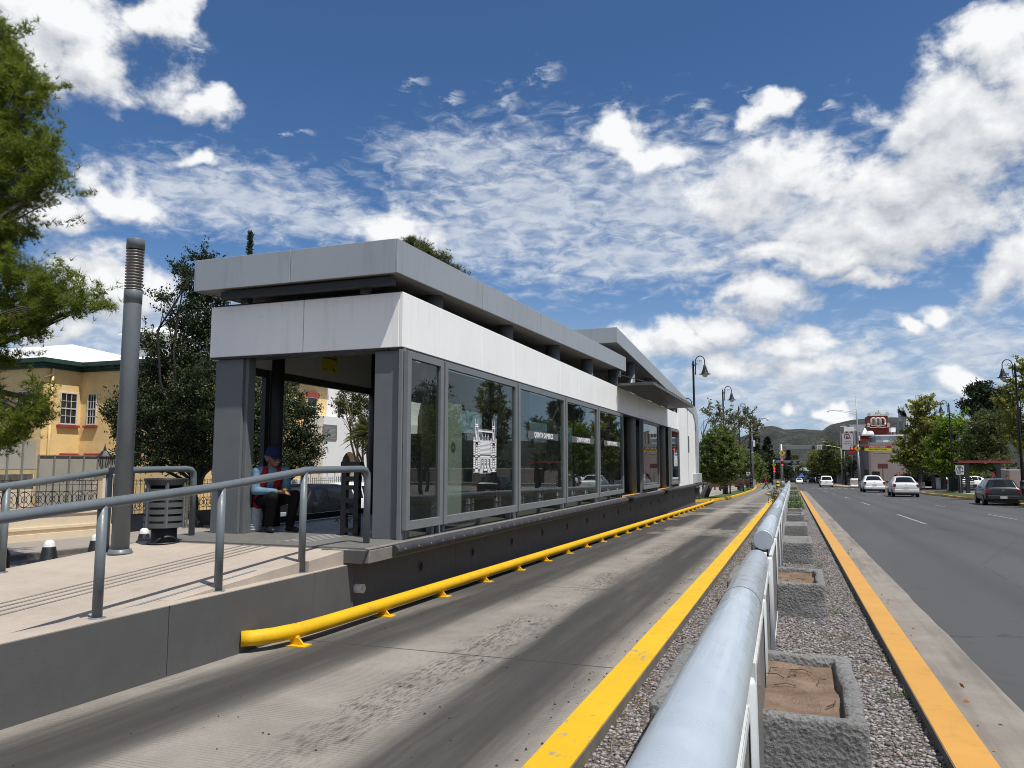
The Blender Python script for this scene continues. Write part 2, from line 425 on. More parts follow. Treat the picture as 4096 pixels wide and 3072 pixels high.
def asphalt_mat():
    t = NT('asphalt'); X, Y, Z = t.sep()
    big = t.noise(.25, 5, .6, t.mapping((1, .18, 1))); fine = t.noise(90, 2, .6); mid = t.noise(3, 5, .6)
    base = t.ramp(big, [(.3, (.062, .062, .064)), (.7, (.088, .087, .088))])
    base = t.mix(t.math('MULTIPLY', t.maprange(fine, .55, .75), .35), base, (.10, .10, .10))
    base = t.mix(t.math('MULTIPLY', t.maprange(mid, .5, .75), .2), base, (.028, .028, .03))
    for lx in (2.9, 4.6, 6.1, 7.9, 9.4, 11.2):
        s = t.math('ABSOLUTE', t.math('SUBTRACT', X, lx)); base = t.mix(t.math('MULTIPLY', t.maprange(s, 0, .5, 1, 0), .32), base, (.040, .040, .042))
    # long cracks sealed or open
    cr = t.voronoi(.32, t.mapping((1, .25, 1), vec=None), 'DISTANCE_TO_EDGE'); wob = t.noise(2.5, 5, .7)
    cr = t.math('ADD', cr, t.math('MULTIPLY', t.math('SUBTRACT', wob, .5), .06))
    base = t.mix(t.math('MULTIPLY', t.math('LESS_THAN', t.math('ABSOLUTE', cr), .003), .3), base, (.014, .014, .015))
    t.set(base, .8, 0, .35); t.bump(fine, .25, .004); return t.m
M['lane'] = lane_mat(); M['asphalt'] = asphalt_mat()
def gutter_mat():
    t = NT('gutter_concrete'); n = t.noise(1.6, 6, .65); fine = t.noise(50, 3, .6); st = t.noise(1, 5, .6, t.mapping((5, .3, 1)))
    base = t.ramp(n, [(.3, (.19, .17, .145)), (.7, (.28, .255, .22))])
    base = t.mix(t.math('MULTIPLY', t.maprange(st, .45, .7), .45), base, (.08, .072, .062))
    base = t.mix(t.math('MULTIPLY', t.maprange(fine, .5, .8), .3), base, (.09, .08, .07))
    t.set(base, .85, 0, .3); t.bump(fine, .2, .004); return t.m
M['gutter'] = gutter_mat()
def gravel_mat():
    t = NT('gravel'); X, Y, Z = t.sep()
    v = t.voronoi(38, out='Color'); d = t.voronoi(38); r = t.n.new('ShaderNodeSeparateColor'); t.link(v, r.inputs[0])
    base = t.ramp(r.outputs[0], [(0, (.12, .11, .107)), (.4, (.22, .20, .197)), (.7, (.31, .285, .28)), (1, (.45, .42, .40))])
    base = t.mix(t.maprange(d, .3, .75, 0, .85), base, (.025, .021, .02))
    soil = t.maprange(t.noise(1.6, 5, .65), .56, .68)
    base = t.mix(t.math('MULTIPLY', soil, .65), base, (.12, .075, .045))
    t.set(base, .9, 0, .2); t.bump(t.math('SUBTRACT', 1, d), .9, .02); return t.m
M['gravel'] = gravel_mat()
def chipped(name, c, under, thr=.63, worn=.8, grime=.25):
    t = NT(name); n = t.noise(1.1, 5, .6); ch = t.noise(14, 7, .72, t.mapping((1, .45, 1)))
    big = t.noise(.8, 3, .6)
    lo = tuple(x*.85 for x in c)
    base = t.ramp(n, [(.3, lo), (.7, c)])
    base = t.mix(t.math('MULTIPLY', t.maprange(t.noise(5, 6, .7), .5, .8), grime), base, (.16, .11, .03))
    m = t.math('MULTIPLY', t.maprange(t.math('ADD', ch, t.math('MULTIPLY', t.math('SUBTRACT', big, .5), .22)), thr, thr+.03), worn)
    base = t.mix(m, base, under); t.set(base, .6, 0, .4); t.bump(t.math('SUBTRACT', t.noise(30, 4, .6), m), .25, .004); return t.m
M['kerb_yellow'] = chipped('kerb_yellow_paint', (.72, .43, .008), (.26, .24, .21), .60)
M['kerb_orange'] = chipped('kerb_orange_paint', (.58, .30, .06), (.24, .2, .14), .68, .6, .4)
M['kerb_far'] = chipped('kerb_far_paint', (.70, .42, .01), (.16, .15, .1), .60, .9, .4)
M['kerb_concrete'] = paint('kerb_concrete', (.15, .135, .115), .9, var=.35, scale=4, bump=.4, dirt=(.5, (.06, .052, .045)))
M['paving'] = paint('pale_paving', (.27, .24, .21), .85, var=.18, scale=1.5, bump=.15)
M['ramp'] = paint('ramp_concrete', (.40, .34, .28), .85, var=.14, scale=1.2, bump=.3, bscale=90, dirt=(.35, (.26, .22, .185)))
M['street'] = paint('side_street', (.085, .078, .072), .85, var=.25, scale=.8, bump=.2)
M['brick_red'] = paint('red_block_paving', (.17, .055, .045), .85, var=.3, scale=5, bump=.2)
M['earth'] = paint('earth', (.13, .105, .075), .95, var=.35, scale=.05)
M['mark'] = chipped('road_marking_white', (.40, .40, .38), (.06, .06, .06), .5, .75, .4)
def grass_mat(name, a, b):
    t = NT(name); n = t.noise(.8, 5, .6); f = t.noise(25, 4, .7)
    base = t.mix(t.maprange(n, .35, .7), a, b); base = t.mix(t.maprange(f, .45, .7, 0, .7), base, tuple(x*.35 for x in a))
    t.set(base, .9, 0, .2); t.bump(f, .8, .05); return t.m
M['grass'] = grass_mat('short_grass', (.05, .085, .02), (.10, .105, .035))

# ------------------------------------------------------------------ ground sheets
def sheet(name, xs, ys, zf, mat, kind='structure'):
    V = np.array([[x, y, zf(x, y)] for y in ys for x in xs]); n = len(xs)
    F = np.array([[j*n+i, j*n+i+1, (j+1)*n+i+1, (j+1)*n+i] for j in range(len(ys)-1) for i in range(n-1)])
    o = mesh_np(name, V, F, mat); tag(o, kind=kind); return o
def sweep(name, prof, line, mat, kind='structure', closed=True, label=None, cat=None, group=None, h=0.0, wob=0.0):
    """profile (offset to the right of the line, height) carried along a line of (x, y) points"""
    pts = [Vector(p) for p in line]; mb = MB(); n = len(prof); vs = []
    for i, p in enumerate(pts):
        a = pts[max(0, i-1)]; b = pts[min(len(pts)-1, i+1)]; d = (b-a).normalized(); r = Vector((d.y, -d.x))
        w = random.uniform(-wob, wob)
        for (o_, z) in prof: vs.append((p.x+r.x*o_, p.y+r.y*o_, gb(p.y)+h+z+(w if z > .01 else 0)))
    fs = [(i*n+k, i*n+(k+1) % n, (i+1)*n+(k+1) % n, (i+1)*n+k) for i in range(len(pts)-1) for k in range(n if closed else n-1)]
    if closed: fs += [tuple(reversed(range(n))), tuple((len(pts)-1)*n+k for k in range(n))]
    mb.add(vs, fs); o = mb.build(name, mat); tag(o, label, cat, group, kind); return o
def lin(x0, y0, x1, y1, step):
    n = max(1, int(math.hypot(x1-x0, y1-y0)/step)); return [(x0+(x1-x0)*i/n, y0+(y1-y0)*i/n) for i in range(n+1)]

YS = [-400, -40, -20, -8, 0, 8, 16, 24, 32, 38, 41, 44, 47, 50, 53, 60, 80, 110, 150, 200, 250, 400, 900, 2500, 7000]
XS = [-6000, -1500, -300, -120, -60, -30, -16, -10, -8.6, -7.8, -7, -6.2, -5.3, -4.9, 0, 14, 30, 80, 300, 1500, 6000]
sheet('ground', XS, YS, lambda x, y: gz(x, y)-.02, M['earth'])
Y2 = [-40, -8, 0, 8, 16, 24, 40, 60, 90, 130, 180, 250, 700]
sheet('bus_lane', [-7.2, -5.2, -3, -1.25], [y for y in Y2 if y <= 250], lambda x, y: gb(y)+.004, M['lane'])
sheet('road', [.9, 4, 8, 14.5], Y2, lambda x, y: gb(y)+.004, M['asphalt'])
sheet('cross_street', [14.5, 30, 90], [100, 112, 126], lambda x, y: gb(y)+.004, M['asphalt'])
gy = [-8+k*.6 for k in range(172)]
ge = [1.47+.015*mnoise.noise(Vector((y*.5, 2.2, 0)))+.022*mnoise.noise(Vector((y*2.3, 7.2, 0))) for y in gy]
V_ = []
for y, e in zip(gy, ge): V_ += [(.95, y, gb(y)+.009), (e, y, gb(y)+.009)]
tag(mesh_np('gutter', V_, [[2*i, 2*i+1, 2*i+3, 2*i+2] for i in range(len(gy)-1)], M['gutter']), kind='structure')
sheet('side_street', [-60, -24, -16.8, -8.6], [-40, 0, 10, 20, 30, 38], lambda x, y: gz(-9, y)+.004, M['street'])
sheet('median_bed', [-1.2, -.5, .2, .85], [-8, 0, 4, 8, 16, 24, 40, 60, 92], lambda x, y: gb(y)+.05, M['gravel'])
# lane dashes
mk = MB()
for lx, y0, y1 in [(4.42, 31, 38.8), (4.3, 51, 55.8), (4.1, 66, 70), (3.75, 80, 83.5), (3.6, 96, 100), (8.35, 36, 40.5), (8.1, 49.7, 53), (8.0, 63, 67), (7.8, 80, 84)]:
    w_ = .055 if lx < 6 else .04
    mk.add([(lx-w_, y0, gb(y0)+.009), (lx+w_, y0, gb(y0)+.009), (lx-.06+w_, y1, gb(y1)+.009), (lx-.06-w_, y1, gb(y1)+.009)], [(0,1,2,3)])
for k in range(7):
    x0 = 2.6+k*.9; mk.add([(x0, 122, gb(122)+.009), (x0+.45, 122, gb(122)+.009), (x0+.45, 125, gb(125)+.009), (x0, 125, gb(125)+.009)], [(0,1,2,3)])
tag(mk.build('lane_markings', M['mark'], fixn=False), kind='structure')

# kerbs: concrete with a painted cap
def kerb(line, w, hgt, pm, h=0.0, capname='painted_kerb', wob=0.0, cm=None):
    sweep('kerb', [(0, -.05), (0, hgt-.004), (w, hgt-.004), (w, -.05)], line, cm or M['kerb_concrete'], h=h)
    sweep(capname, [(-.004, .02), (-.004, hgt), (w*.97, hgt+.001), (w*.97, hgt-.008), (.002, hgt-.008), (.002, .02)], line, pm, h=h, wob=wob)
kerb(lin(-1.38, -8, -1.40, 66, 2.0)+[(-1.75, 70), (-2.4, 76)], .24, .13, M['kerb_yellow'], wob=.003)
def kerb_r(line, w, hgt, pm):
    sweep('kerb', [(0, -.05), (0, hgt-.004), (w, hgt-.004), (w, -.05)], line, M['kerb_concrete'])
    sweep('painted_kerb', [(w*.03, hgt+.001), (w*1.004, hgt), (w*1.004, .02), (w*.99, .02), (w*.99, hgt-.008), (w*.03, hgt-.008)], line, pm, wob=.003)
kerb_r(lin(.76, -8, .70, 92, 2.0), .23, .13, M['kerb_orange'])
sweep('pale_kerb_edge', [(0, .0), (0, .012), (.16, .012), (.16, 0)], lin(-1.56, 30, -1.58, 62, 4), M['mark'])
PLZ = [(-6.3, 49.5), (-5.35, 51.4), (-4.85, 54), (-4.5, 56.5), (-4.3, 62), (-4.22, 72), (-4.2, 84), (-4.22, 95), (-4.6, 108), (-5.2, 125), (-5.9, 140), (-6.4, 184)]
def dense(line, step):
    out = []
    for a, b in zip(line[:-1], line[1:]): out += lin(*a, *b, step)[:-1]
    return out+[line[-1]]
kl = dense(PLZ, 1.2)
sweep('kerb', [(-.2, -.05), (-.2, .16), (0, .16), (0, -.05)], kl, M['kerb_concrete'])
sweep('painted_kerb', [(-.2, .152), (-.2, .17), (.004, .168), (.006, .02), (-.004, .02), (-.004, .152)], kl, M['kerb_far'], wob=.012)
# plaza and its grass verge
mb = MB(); pl = dense(PLZ, 6)
vs = []
for (x, y) in pl: vs += [(x-.2, y, gb(y)+.13), (x-1.6, y, gb(y)+.135), (-60, y, gb(y)+.135)]
mb.add(vs, [(i*3+k, i*3+k+1, (i+1)*3+k+1, (i+1)*3+k) for i in range(len(pl)-1) for k in (1,)])
tag(mb.build('plaza_paving', M['paving']), kind='structure')
mb = MB(); mb.add(vs, [(i*3, i*3+1, (i+1)*3+1, (i+1)*3) for i in range(len(pl)-1)]); tag(mb.build('grass_verge', M['grass']), kind='structure')
# right-hand pavement, its verge and kerb
RK = [(12.65, -20), (12.65, 60), (12.5, 74), (12.1, 84), (12.6, 92), (15, 98)]
rk = dense(RK, 1.5)
sweep('kerb', [(0, -.05), (0, .15), (.25, .15), (.25, -.05)], rk, M['kerb_concrete'])
sweep('painted_kerb', [(-.006, .02), (-.004, .155), (.24, .158), (.24, .142), (.006, .142), (.006, .02)], [p for p in rk if p[1] > 30], M['kerb_orange'], wob=.02)
mb = MB(); vs = []
for (x, y) in dense(RK, 6): vs += [(x+.25, y, gb(y)+.13), (x+3.2, y, gb(y)+.16), (60, y, gb(y)+.2)]
n_ = len(vs)//3
mb.add(vs, [(i*3, i*3+1, (i+1)*3+1, (i+1)*3) for i in range(n_-1)]); tag(mb.build('grass_verge', M['grass']), kind='structure')
mb = MB(); mb.add(vs, [(i*3+1, i*3+2, (i+1)*3+2, (i+1)*3+1) for i in range(n_-1)]); tag(mb.build('pavement', M['paving']), kind='structure')
IS = dense([(15, 126), (10.5, 126.6), (9.2, 128.4), (8.2, 132), (7.25, 138), (7.0, 150), (7.0, 200), (7.0, 250)], 2)
sweep('kerb', [(0, -.05), (0, .16), (.25, .16), (.25, -.05)], IS, M['kerb_orange'], wob=.02)
mb = MB(); vs = []
for (x, y) in IS[3:]: vs += [(x+.25, y, gb(y)+.14), (70, y, gb(y)+.16)]
mb.add(vs, [(i*2, i*2+1, (i+1)*2+1, (i+1)*2) for i in range(len(vs)//2-1)]); tag(mb.build('pavement', M['paving']), kind='structure')

# far hills
def hills():
    crest = [(-60, .03), (-40, .045), (-25, .055)]
    pts = [(2800,1770),(2900,1760),(2970,1745),(3010,1730),(3040,1713),(3080,1703),(3110,1708),(3134,1719),(3165,1718),(3205,1714),(3250,1718),(3290,1719),(3305,1706),(3324,1696),(3360,1690),(3413,1678),(3460,1676),(3500,1671),(3571,1669),(3640,1672),(3720,1690),(3850,1720),(4096,1745)]
    A = [(azel(px, py)) for px, py in pts]
    az = [math.radians(-75), math.radians(-40), math.radians(-20)]+[a for a, e in A]+[math.radians(50), math.radians(80)]
    el = [.02, .03, .028]+[e for a, e in A]+[.03, .02]
    N, Mr = 520, 46
    aa = np.linspace(math.radians(-70), math.radians(75), N); ee = np.interp(aa, az, el)
    V = np.zeros((Mr, N, 3)); Rc, R0 = 2300., 1050.
    for j in range(Mr):
        s = j/(Mr-1)*1.25; r = R0+(Rc-R0)*s
        for i in range(N):
            a = aa[i]; x, y = r*math.sin(a), r*math.cos(a)
            k = min(1, s); top = Rc*math.tan(ee[i])+1.65
            prof = k**1.25 if s <= 1 else 1-(s-1)*1.5
            h = mnoise.hetero_terrain(Vector((x/260, y/260, 3.1)), .9, 2.1, 5, .6)
            rough = (h-.9)*46*math.sin(PI*min(1, k))+mnoise.noise(Vector((x/60, y/60, 0)))*9*k+(1-abs(mnoise.noise(Vector((x/150, y/150, 4)))))*34*math.sin(PI*min(1, k))-20*math.sin(PI*min(1, k))
            z = -6+(top+6)*prof+rough*(1 if s < .97 else .35)
            if s < .999: z = min(z, 1.65+r*math.tan(ee[i])-(1-k)*14-1.5*abs(rough)*.05)
            V[j, i] = (x, y, z)
    F = np.array([[j*N+i, j*N+i+1, (j+1)*N+i+1, (j+1)*N+i] for j in range(Mr-1) for i in range(N-1)])
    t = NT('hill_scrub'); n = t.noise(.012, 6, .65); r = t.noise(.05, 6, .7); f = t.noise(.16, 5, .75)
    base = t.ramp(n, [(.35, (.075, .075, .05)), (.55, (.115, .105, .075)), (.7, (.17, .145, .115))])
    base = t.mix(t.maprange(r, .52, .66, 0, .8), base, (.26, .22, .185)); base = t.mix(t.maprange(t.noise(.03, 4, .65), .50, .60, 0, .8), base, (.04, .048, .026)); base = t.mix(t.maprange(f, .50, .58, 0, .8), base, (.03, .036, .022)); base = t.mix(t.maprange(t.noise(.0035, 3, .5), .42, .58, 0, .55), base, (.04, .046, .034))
    base = t.mix(.22, base, (.10, .13, .17))  # bluish distance haze mixed into the hill colour
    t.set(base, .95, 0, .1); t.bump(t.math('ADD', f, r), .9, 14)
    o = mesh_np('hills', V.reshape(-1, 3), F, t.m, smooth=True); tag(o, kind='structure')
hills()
# ------------------------------------------------------------------ materials for the station
M['wall_grey'] = paint('dark_grey_wall_paint', (.088, .088, .086), .75, var=.10, scale=.9, bump=.25, bscale=60, dirt=(.25, (.13, .125, .12)))
M['steel_grey'] = paint('grey_steel_paint', (.125, .136, .14), .5, var=.10, scale=1.5, bump=.08, dirt=(.18, (.16, .165, .165)))
M['frame_grey'] = paint('window_frame_paint', (.165, .178, .182), .5, var=.10, scale=2.5, bump=.08)
M['rail_grey'] = paint('handrail_paint', (.125, .145, .158), .42, var=.10, scale=4, bump=.06, dirt=(.25, (.20, .22, .23)))
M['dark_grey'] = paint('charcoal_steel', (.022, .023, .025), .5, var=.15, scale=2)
M['black'] = paint('black_steel', (.009, .009, .010), .5, var=.15, scale=4)
def fascia_mat():
    t = NT('white_fascia_panel'); n = t.noise(.8, 4, .6); st = t.noise(3.0, 6, .65, t.mapping((3.5, 3.5, .25))); gr = t.noise(6, 6, .7)
    base = t.ramp(n, [(.3, (.86, .86, .835)), (.7, (.925, .925, .895))])
    base = t.mix(t.maprange(st, .52, .72, 0, .22), base, (.46, .46, .45)); base = t.mix(t.maprange(gr, .62, .74, 0, .25), base, (.55, .55, .54))
    t.set(base, .4, 0, .4); t.bump(t.noise(1.1, 2, .5), .12, .02); return t.m
M['white_panel'] = fascia_mat()
def alu(name, c):
    t = NT(name); v = t.mapping((3.2, 3.2, .35)); st = t.noise(2.2, 5, .6, v); n = t.noise(.7, 3, .5)
    base = t.ramp(n, [(.3, tuple(x*.92 for x in c)), (.7, c)])
    base = t.mix(t.math('MULTIPLY', t.maprange(st, .5, .72), .28), base, tuple(x*.5 for x in c))
    t.set(base, .38, .35, .5); return t.m
M['alu'] = alu('composite_panel_grey', (.40, .42, .425)); M['silver'] = alu('silver_cladding', (.52, .54, .55))
M['soffit'] = paint('soffit_panel', (.25, .245, .235), .6, var=.06, scale=.8)
M['inner_light'] = paint('interior_panel', (.62, .60, .57), .6, var=.06, scale=.8)
M['rubber'] = paint('bumper_rubber', (.032, .032, .036), .65, var=.25, scale=5, dirt=(.4, (.10, .098, .10)))
M['floor'] = paint('platform_terrazzo', (.15, .143, .132), .5, var=.15, scale=2, bump=.05, bscale=120)
M['slab'] = paint('slab_concrete', (.20, .18, .155), .85, var=.3, scale=3, bump=.3, dirt=(.4, (.09, .085, .08)))
M['white_vinyl'] = paint('white_vinyl', (.82, .82, .82), .5, var=.03)
M['grey_vinyl'] = paint('grey_vinyl', (.10, .105, .105), .5, var=.05)
M['board'] = paint('pale_board', (.78, .81, .77), .6, var=.05)
M['notice'] = paint('yellow_notice', (.75, .58, .03), .5, var=.05)
M['guard_yellow'] = chipped('guard_pipe_yellow', (.76, .44, .004), (.09, .065, .03), .66, .75, .35)
M['pvc'] = paint('pvc', (.62, .60, .55), .5, var=.1, scale=8)
M['guide'] = paint('guide_strip', (.33, .32, .30), .7, var=.1)
M['blue_line'] = chipped('faded_blue_line', (.19, .25, .28), (.24, .2, .17), .5, .9, .2)
M['hole'] = paint('hole_dark', (.006, .006, .006), .9, var=.1)
def glass_mat(name, tint, refl=1.0, floor=0.0):
    t = NT(name); n = t.n; l = t.l; n.remove(t.b)
    tr = n.new('ShaderNodeBsdfTransparent'); tr.inputs[0].default_value = (*tint, 1)
    gl = n.new('ShaderNodeBsdfGlossy'); gl.inputs['Roughness'].default_value = .0; gl.inputs['Color'].default_value = (.93, .96, .97, 1)
    fr = n.new('ShaderNodeLayerWeight'); fr.inputs['Blend'].default_value = .5
    bn = n.new('ShaderNodeBump'); bn.inputs['Strength'].default_value = .015; bn.inputs['Distance'].default_value = .05
    ns = n.new('ShaderNodeTexNoise'); ns.inputs['Scale'].default_value = .9; ns.inputs['Detail'].default_value = 1
    ge = n.new('ShaderNodeNewGeometry'); l.new(ge.outputs['Position'], ns.inputs['Vector']); l.new(ns.outputs['Fac'], bn.inputs['Height'])
    l.new(bn.outputs[0], gl.inputs['Normal'])
    f = t.math('ADD', t.math('MULTIPLY', t.math('POWER', fr.outputs['Facing'], 4.6), .96*refl), .04+floor, clamp=True)
    mx = n.new('ShaderNodeMixShader'); l.new(f, mx.inputs[0]); l.new(tr.outputs[0], mx.inputs[1]); l.new(gl.outputs[0], mx.inputs[2])
    df = n.new('ShaderNodeBsdfDiffuse'); df.inputs[0].default_value = (.35, .36, .36, 1)
    d = t.maprange(t.noise(1.4, 6, .7), .45, .8, .005, .05); m2 = n.new('ShaderNodeMixShader'); l.new(d, m2.inputs[0]); l.new(mx.outputs[0], m2.inputs[1]); l.new(df.outputs[0], m2.inputs[2])
    l.new(m2.outputs[0], t.out.inputs['Surface']); return t.m
M['glass'] = glass_mat('tinted_glazing', (.66, .70, .66), 1.0)
M['glass_clear'] = glass_mat('clear_glazing', (.72, .75, .74), .6)

FZ = .68
ST = thing('bus_station', (-6.3, 24, FZ), 'long grey and white bus rapid transit station with glazed walls and stepped flat roofs', 'bus station')
# --- platform
mb = MB(); mb.box(-8.05, -4.66, 7.95, 42.4, FZ-.02, FZ)
mb.build('platform_floor', M['floor'], ST)
mb = MB(); mb.box(-8.06, -4.60, 7.9, 42.45, FZ-.17, FZ-.021)
mb.box(-4.66, -4.602, 7.9, 42.45, FZ-.019, FZ+.003)
mb.build('platform_slab', M['slab'], ST, bevel=.008)
mb = MB()
ys = [8.0]+[8+2*k for k in range(1, 17)]+[42.2]
vs = []
for y in ys: vs += [(-4.9, y, gb(y)-.1), (-4.9, y, FZ-.172), (-5.1, y, FZ-.172), (-5.1, y, gb(y)-.1)]
mb.add(vs, [(i*4+k, i*4+(k+1) % 4, (i+1)*4+(k+1) % 4, (i+1)*4+k) for i in range(len(ys)-1) for k in range(4)]+[(0,1,2,3), tuple((len(ys)-1)*4+k for k in (3,2,1,0))])
for y in (11.0, 20.4, 28.9, 37.4): mb.box(-4.902, -4.897, y, y+.012, gb(y)+.02, FZ-.18)
bw = mb.build('base_wall', M['wall_grey'], ST)
for k in range(18):
    y = 9.82+1.862*k
    m2 = MB()
    m2.lathe((-4.899, y, .235), [(.088, -.0), (.088, .006), (.062, .006), (.062, .0015)], 18, ax='x', caps=False)
    m2.lathe((-4.899, y, .235), [(.0001, .0012), (.064, .0012)], 18, ax='x', caps=False, mi=1)  # near-black disc on the wall, coloured for the shade inside a hole
    m2.build('dark_vent_disc', [M['wall_grey'], M['hole']], bw)
mb = MB(); mb.box(-8.05, -7.95, 8, 42.3, -1.3, FZ-.172); mb.build('rear_base_wall', M['wall_grey'], ST)
mb = MB(); mb.box(-7.95, -4.9, 42.1, 42.35, -1.3, FZ-.172); mb.build('end_base_wall', M['wall_grey'], ST)
# chamfered, broken slab nose at the ramp end
mb = MB(); mb.prism([(-4.9, FZ-.165), (-4.655, FZ-.165), (-4.60, FZ-.02), (-5.2, FZ-.02), (-5.2, FZ-.165)], 7.84, 7.905, 'y'); mb.build('slab_nose', M['wall_grey'], ST)
# --- rubber edge
def fender(y0, y1):
    mb = MB(); n = int((y1-y0)/.36)
    pts = [(-4.585, y0+(y1-y0)*i/(n*4), FZ-.075) for i in range(n*4+1)]
    mb.tube(pts, [.074 if i % 4 else .068 for i in range(n*4+1)], 12)
    f = mb.build('edge_bumper', M['rubber'], ST)
    for i in range(n): b = MB(); b.lathe((-4.513, y0+(i+.5)*(y1-y0)/n, FZ-.07), [(.014, -.006), (.014, .004), (.006, .006)], 8, ax='x'); b.build('bolt', M['slab'], f)
fender(8.45, 22.6); fender(26.0, 29.4); fender(32.5, 42.4)
for y0, y1 in ((22.65, 25.95), (29.45, 32.45)):
    mb = MB(); mb.box(-4.72, -4.36, y0, y1, FZ-.055, FZ+.012); mb.box(-4.62, -4.42, y0+.05, y1-.05, FZ-.15, FZ-.056)
    mb.build('boarding_flap', M['rubber'], ST, bevel=.015)
mb = MB(); mb.box(-5.0, -4.73, 22.8, 25.8, FZ+.001, FZ+.004); mb.build('threshold_strip', M['kerb_orange'], ST); mb = MB(); mb.box(-5.0, -4.73, 29.6, 32.3, FZ+.001, FZ+.004); mb.build('threshold_strip', M['kerb_orange'], ST)

# --- fascia band, panel by panel
fb = MB()
seams = [8.9, 10.05, 11.65, 13.2, 14.75, 16.3, 17.9, 19.45, 21.0, 22.6, 24.1, 25.7, 27.3, 28.9, 30.5, 32.1, 33.8, 36.0]
for a, b in zip(seams[:-1], seams[1:]): fb.box(-4.80, -4.745, a+.006, b-.006, 3.18, 3.915)
fb.box(-6.28, -4.8005, 8.9, 8.955, 3.18, 3.915); fb.box(-7.87, -6.29, 8.9, 8.955, 3.18, 3.915)
fb.build('fascia_band', M['white_panel'], ST, bevel=.006, seg=1)
mb = MB(); mb.box(-4.86, -4.805, 8.96, 36, 3.2, 3.90); mb.box(-7.8, -4.81, 8.958, 9.03, 3.2, 3.9); mb.build('fascia_backing', M['dark_grey'], ST)
mb = MB(); mb.box(-7.87, -7.76, 8.96, 36, 3.14, 3.9); mb.build('rear_fascia', M['inner_light'], ST)
mb = MB(); mb.box(-7.86, -4.76, 8.92, 36, 3.166, 3.178); 
mb = MB(); mb.box(-4.95, -4.75, 8.92, 36.0, 3.15, 3.178); mb.box(-7.86, -4.96, 8.91, 9.2, 3.15, 3.178); mb.build('fascia_trim', M['dark_grey'], ST)

# --- roofs (each pitched gently the other way)
def roof(name, y0, y1, b0, t0, b1, t1, n, drop=None):
    mb = MB(); x0, x1 = -7.95, -4.68
    def zz(y, a, b): return a+(b-a)*(y-y0)/(y1-y0)
    ys = [y0+(y1-y0)*i/n for i in range(n+1)]
    for a, b in zip(ys[:-1], ys[1:]):     # edge panels with open joints
        a2, b2 = a+.006, b-.006
        for xa, xb in ((x1-.03, x1), (x0, x0+.03)):
            mb.hexa([(xa,a2,zz(a2,b0,b1)),(xb,a2,zz(a2,b0,b1)),(xb,b2,zz(b2,b0,b1)),(xa,b2,zz(b2,b0,b1)),(xa,a2,zz(a2,t0,t1)),(xb,a2,zz(a2,t0,t1)),(xb,b2,zz(b2,t0,t1)),(xa,b2,zz(b2,t0,t1))])
    xm = (x0+x1)/2
    for xa, xb in ((x0+.031, xm-.003), (xm+.003, x1-.031)):
        for ya, b_, t_ in ((y0, b0, t0), (y1-.03, b1, t1)):
            mb.box(xa, xb, ya, ya+.03, b_, t_)
    r = mb.build(name, M['alu'], ST, bevel=.004, seg=1)
    s = MB()
    s.hexa([(x0+.032,y0+.032,b0+.012),(x1-.032,y0+.032,b0+.012),(x1-.032,y1-.032,b1+.012),(x0+.032,y1-.032,b1+.012),(x0+.032,y0+.032,b0+.03),(x1-.032,y0+.032,b0+.03),(x1-.032,y1-.032,b1+.03),(x0+.032,y1-.032,b1+.03)])
    s.build('soffit', M['soffit'], r)
    s = MB()
    s.hexa([(x0+.032,y0+.032,t0-.04),(x1-.032,y0+.032,t0-.04),(x1-.032,y1-.032,t1-.04),(x0+.032,y1-.032,t1-.04),(x0+.032,y0+.032,t0-.02),(x1-.032,y0+.032,t0-.02),(x1-.032,y1-.032,t1-.02),(x0+.032,y1-.032,t1-.02)])
    s.build('roof_deck', M['alu'], r)
    return r
roof('roof', 8.61, 23.25, 4.10, 4.55, 4.47, 4.905, 10)
roof('roof', 21.98, 40.4, 5.19, 5.64, 4.22, 4.655, 12)
# soffit deck over the interior and roof-edge beam
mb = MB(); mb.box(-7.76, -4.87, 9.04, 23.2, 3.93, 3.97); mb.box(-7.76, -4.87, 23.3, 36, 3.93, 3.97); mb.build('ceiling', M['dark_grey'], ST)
mb = MB(); mb.box(-7.55, -4.82, 8.72, 8.84, 3.985, 4.085); mb.build('roof_beam', M['dark_grey'], ST)
for x in (-7.25, -5.3): mb = MB(); mb.box(x-.06, x+.06, 8.845, 8.955, 3.92, 4.08); mb.build('beam_stub', M['dark_grey'], ST)
# --- round steel posts
for k in range(9):
    y = 10.3+3.1*k
    if k == 5: y = 25.45
    if k == 7: y = 31.85
    top = (4.10+.0253*(y-8.61)) if y < 23 else (5.19-.0527*(y-21.98))
    for x in (-4.98, -7.74):
        rr_ = .15 if x > -6 else .115
        mb = MB(); mb.lathe((x, y, FZ), [(rr_, 0), (rr_, top-FZ+.01)], 20); mb.build('round_post', M['dark_grey'] if x < -6 else M['steel_grey'], ST)
# --- steel corner piers
mb = MB(); mb.box(-5.19, -4.79, 8.975, 9.25, FZ, 3.15); mb.build('corner_pier', M['steel_grey'], ST, bevel=.006)
mb = MB(); mb.box(-7.81, -7.335, 8.975, 9.2, FZ, 3.15); mb.box(-7.333, -7.27, 9.02, 9.18, FZ, 3.15); mb.build('corner_pier', M['steel_grey'], ST, bevel=.006)
mb = MB(); mb.box(-4.785, -4.735, 8.94, 9.0, FZ, 3.17); mb.box(-4.83, -4.79, 8.955, 8.97, FZ+.02, FZ+.3); mb.build('corner_post', M['frame_grey'], ST)

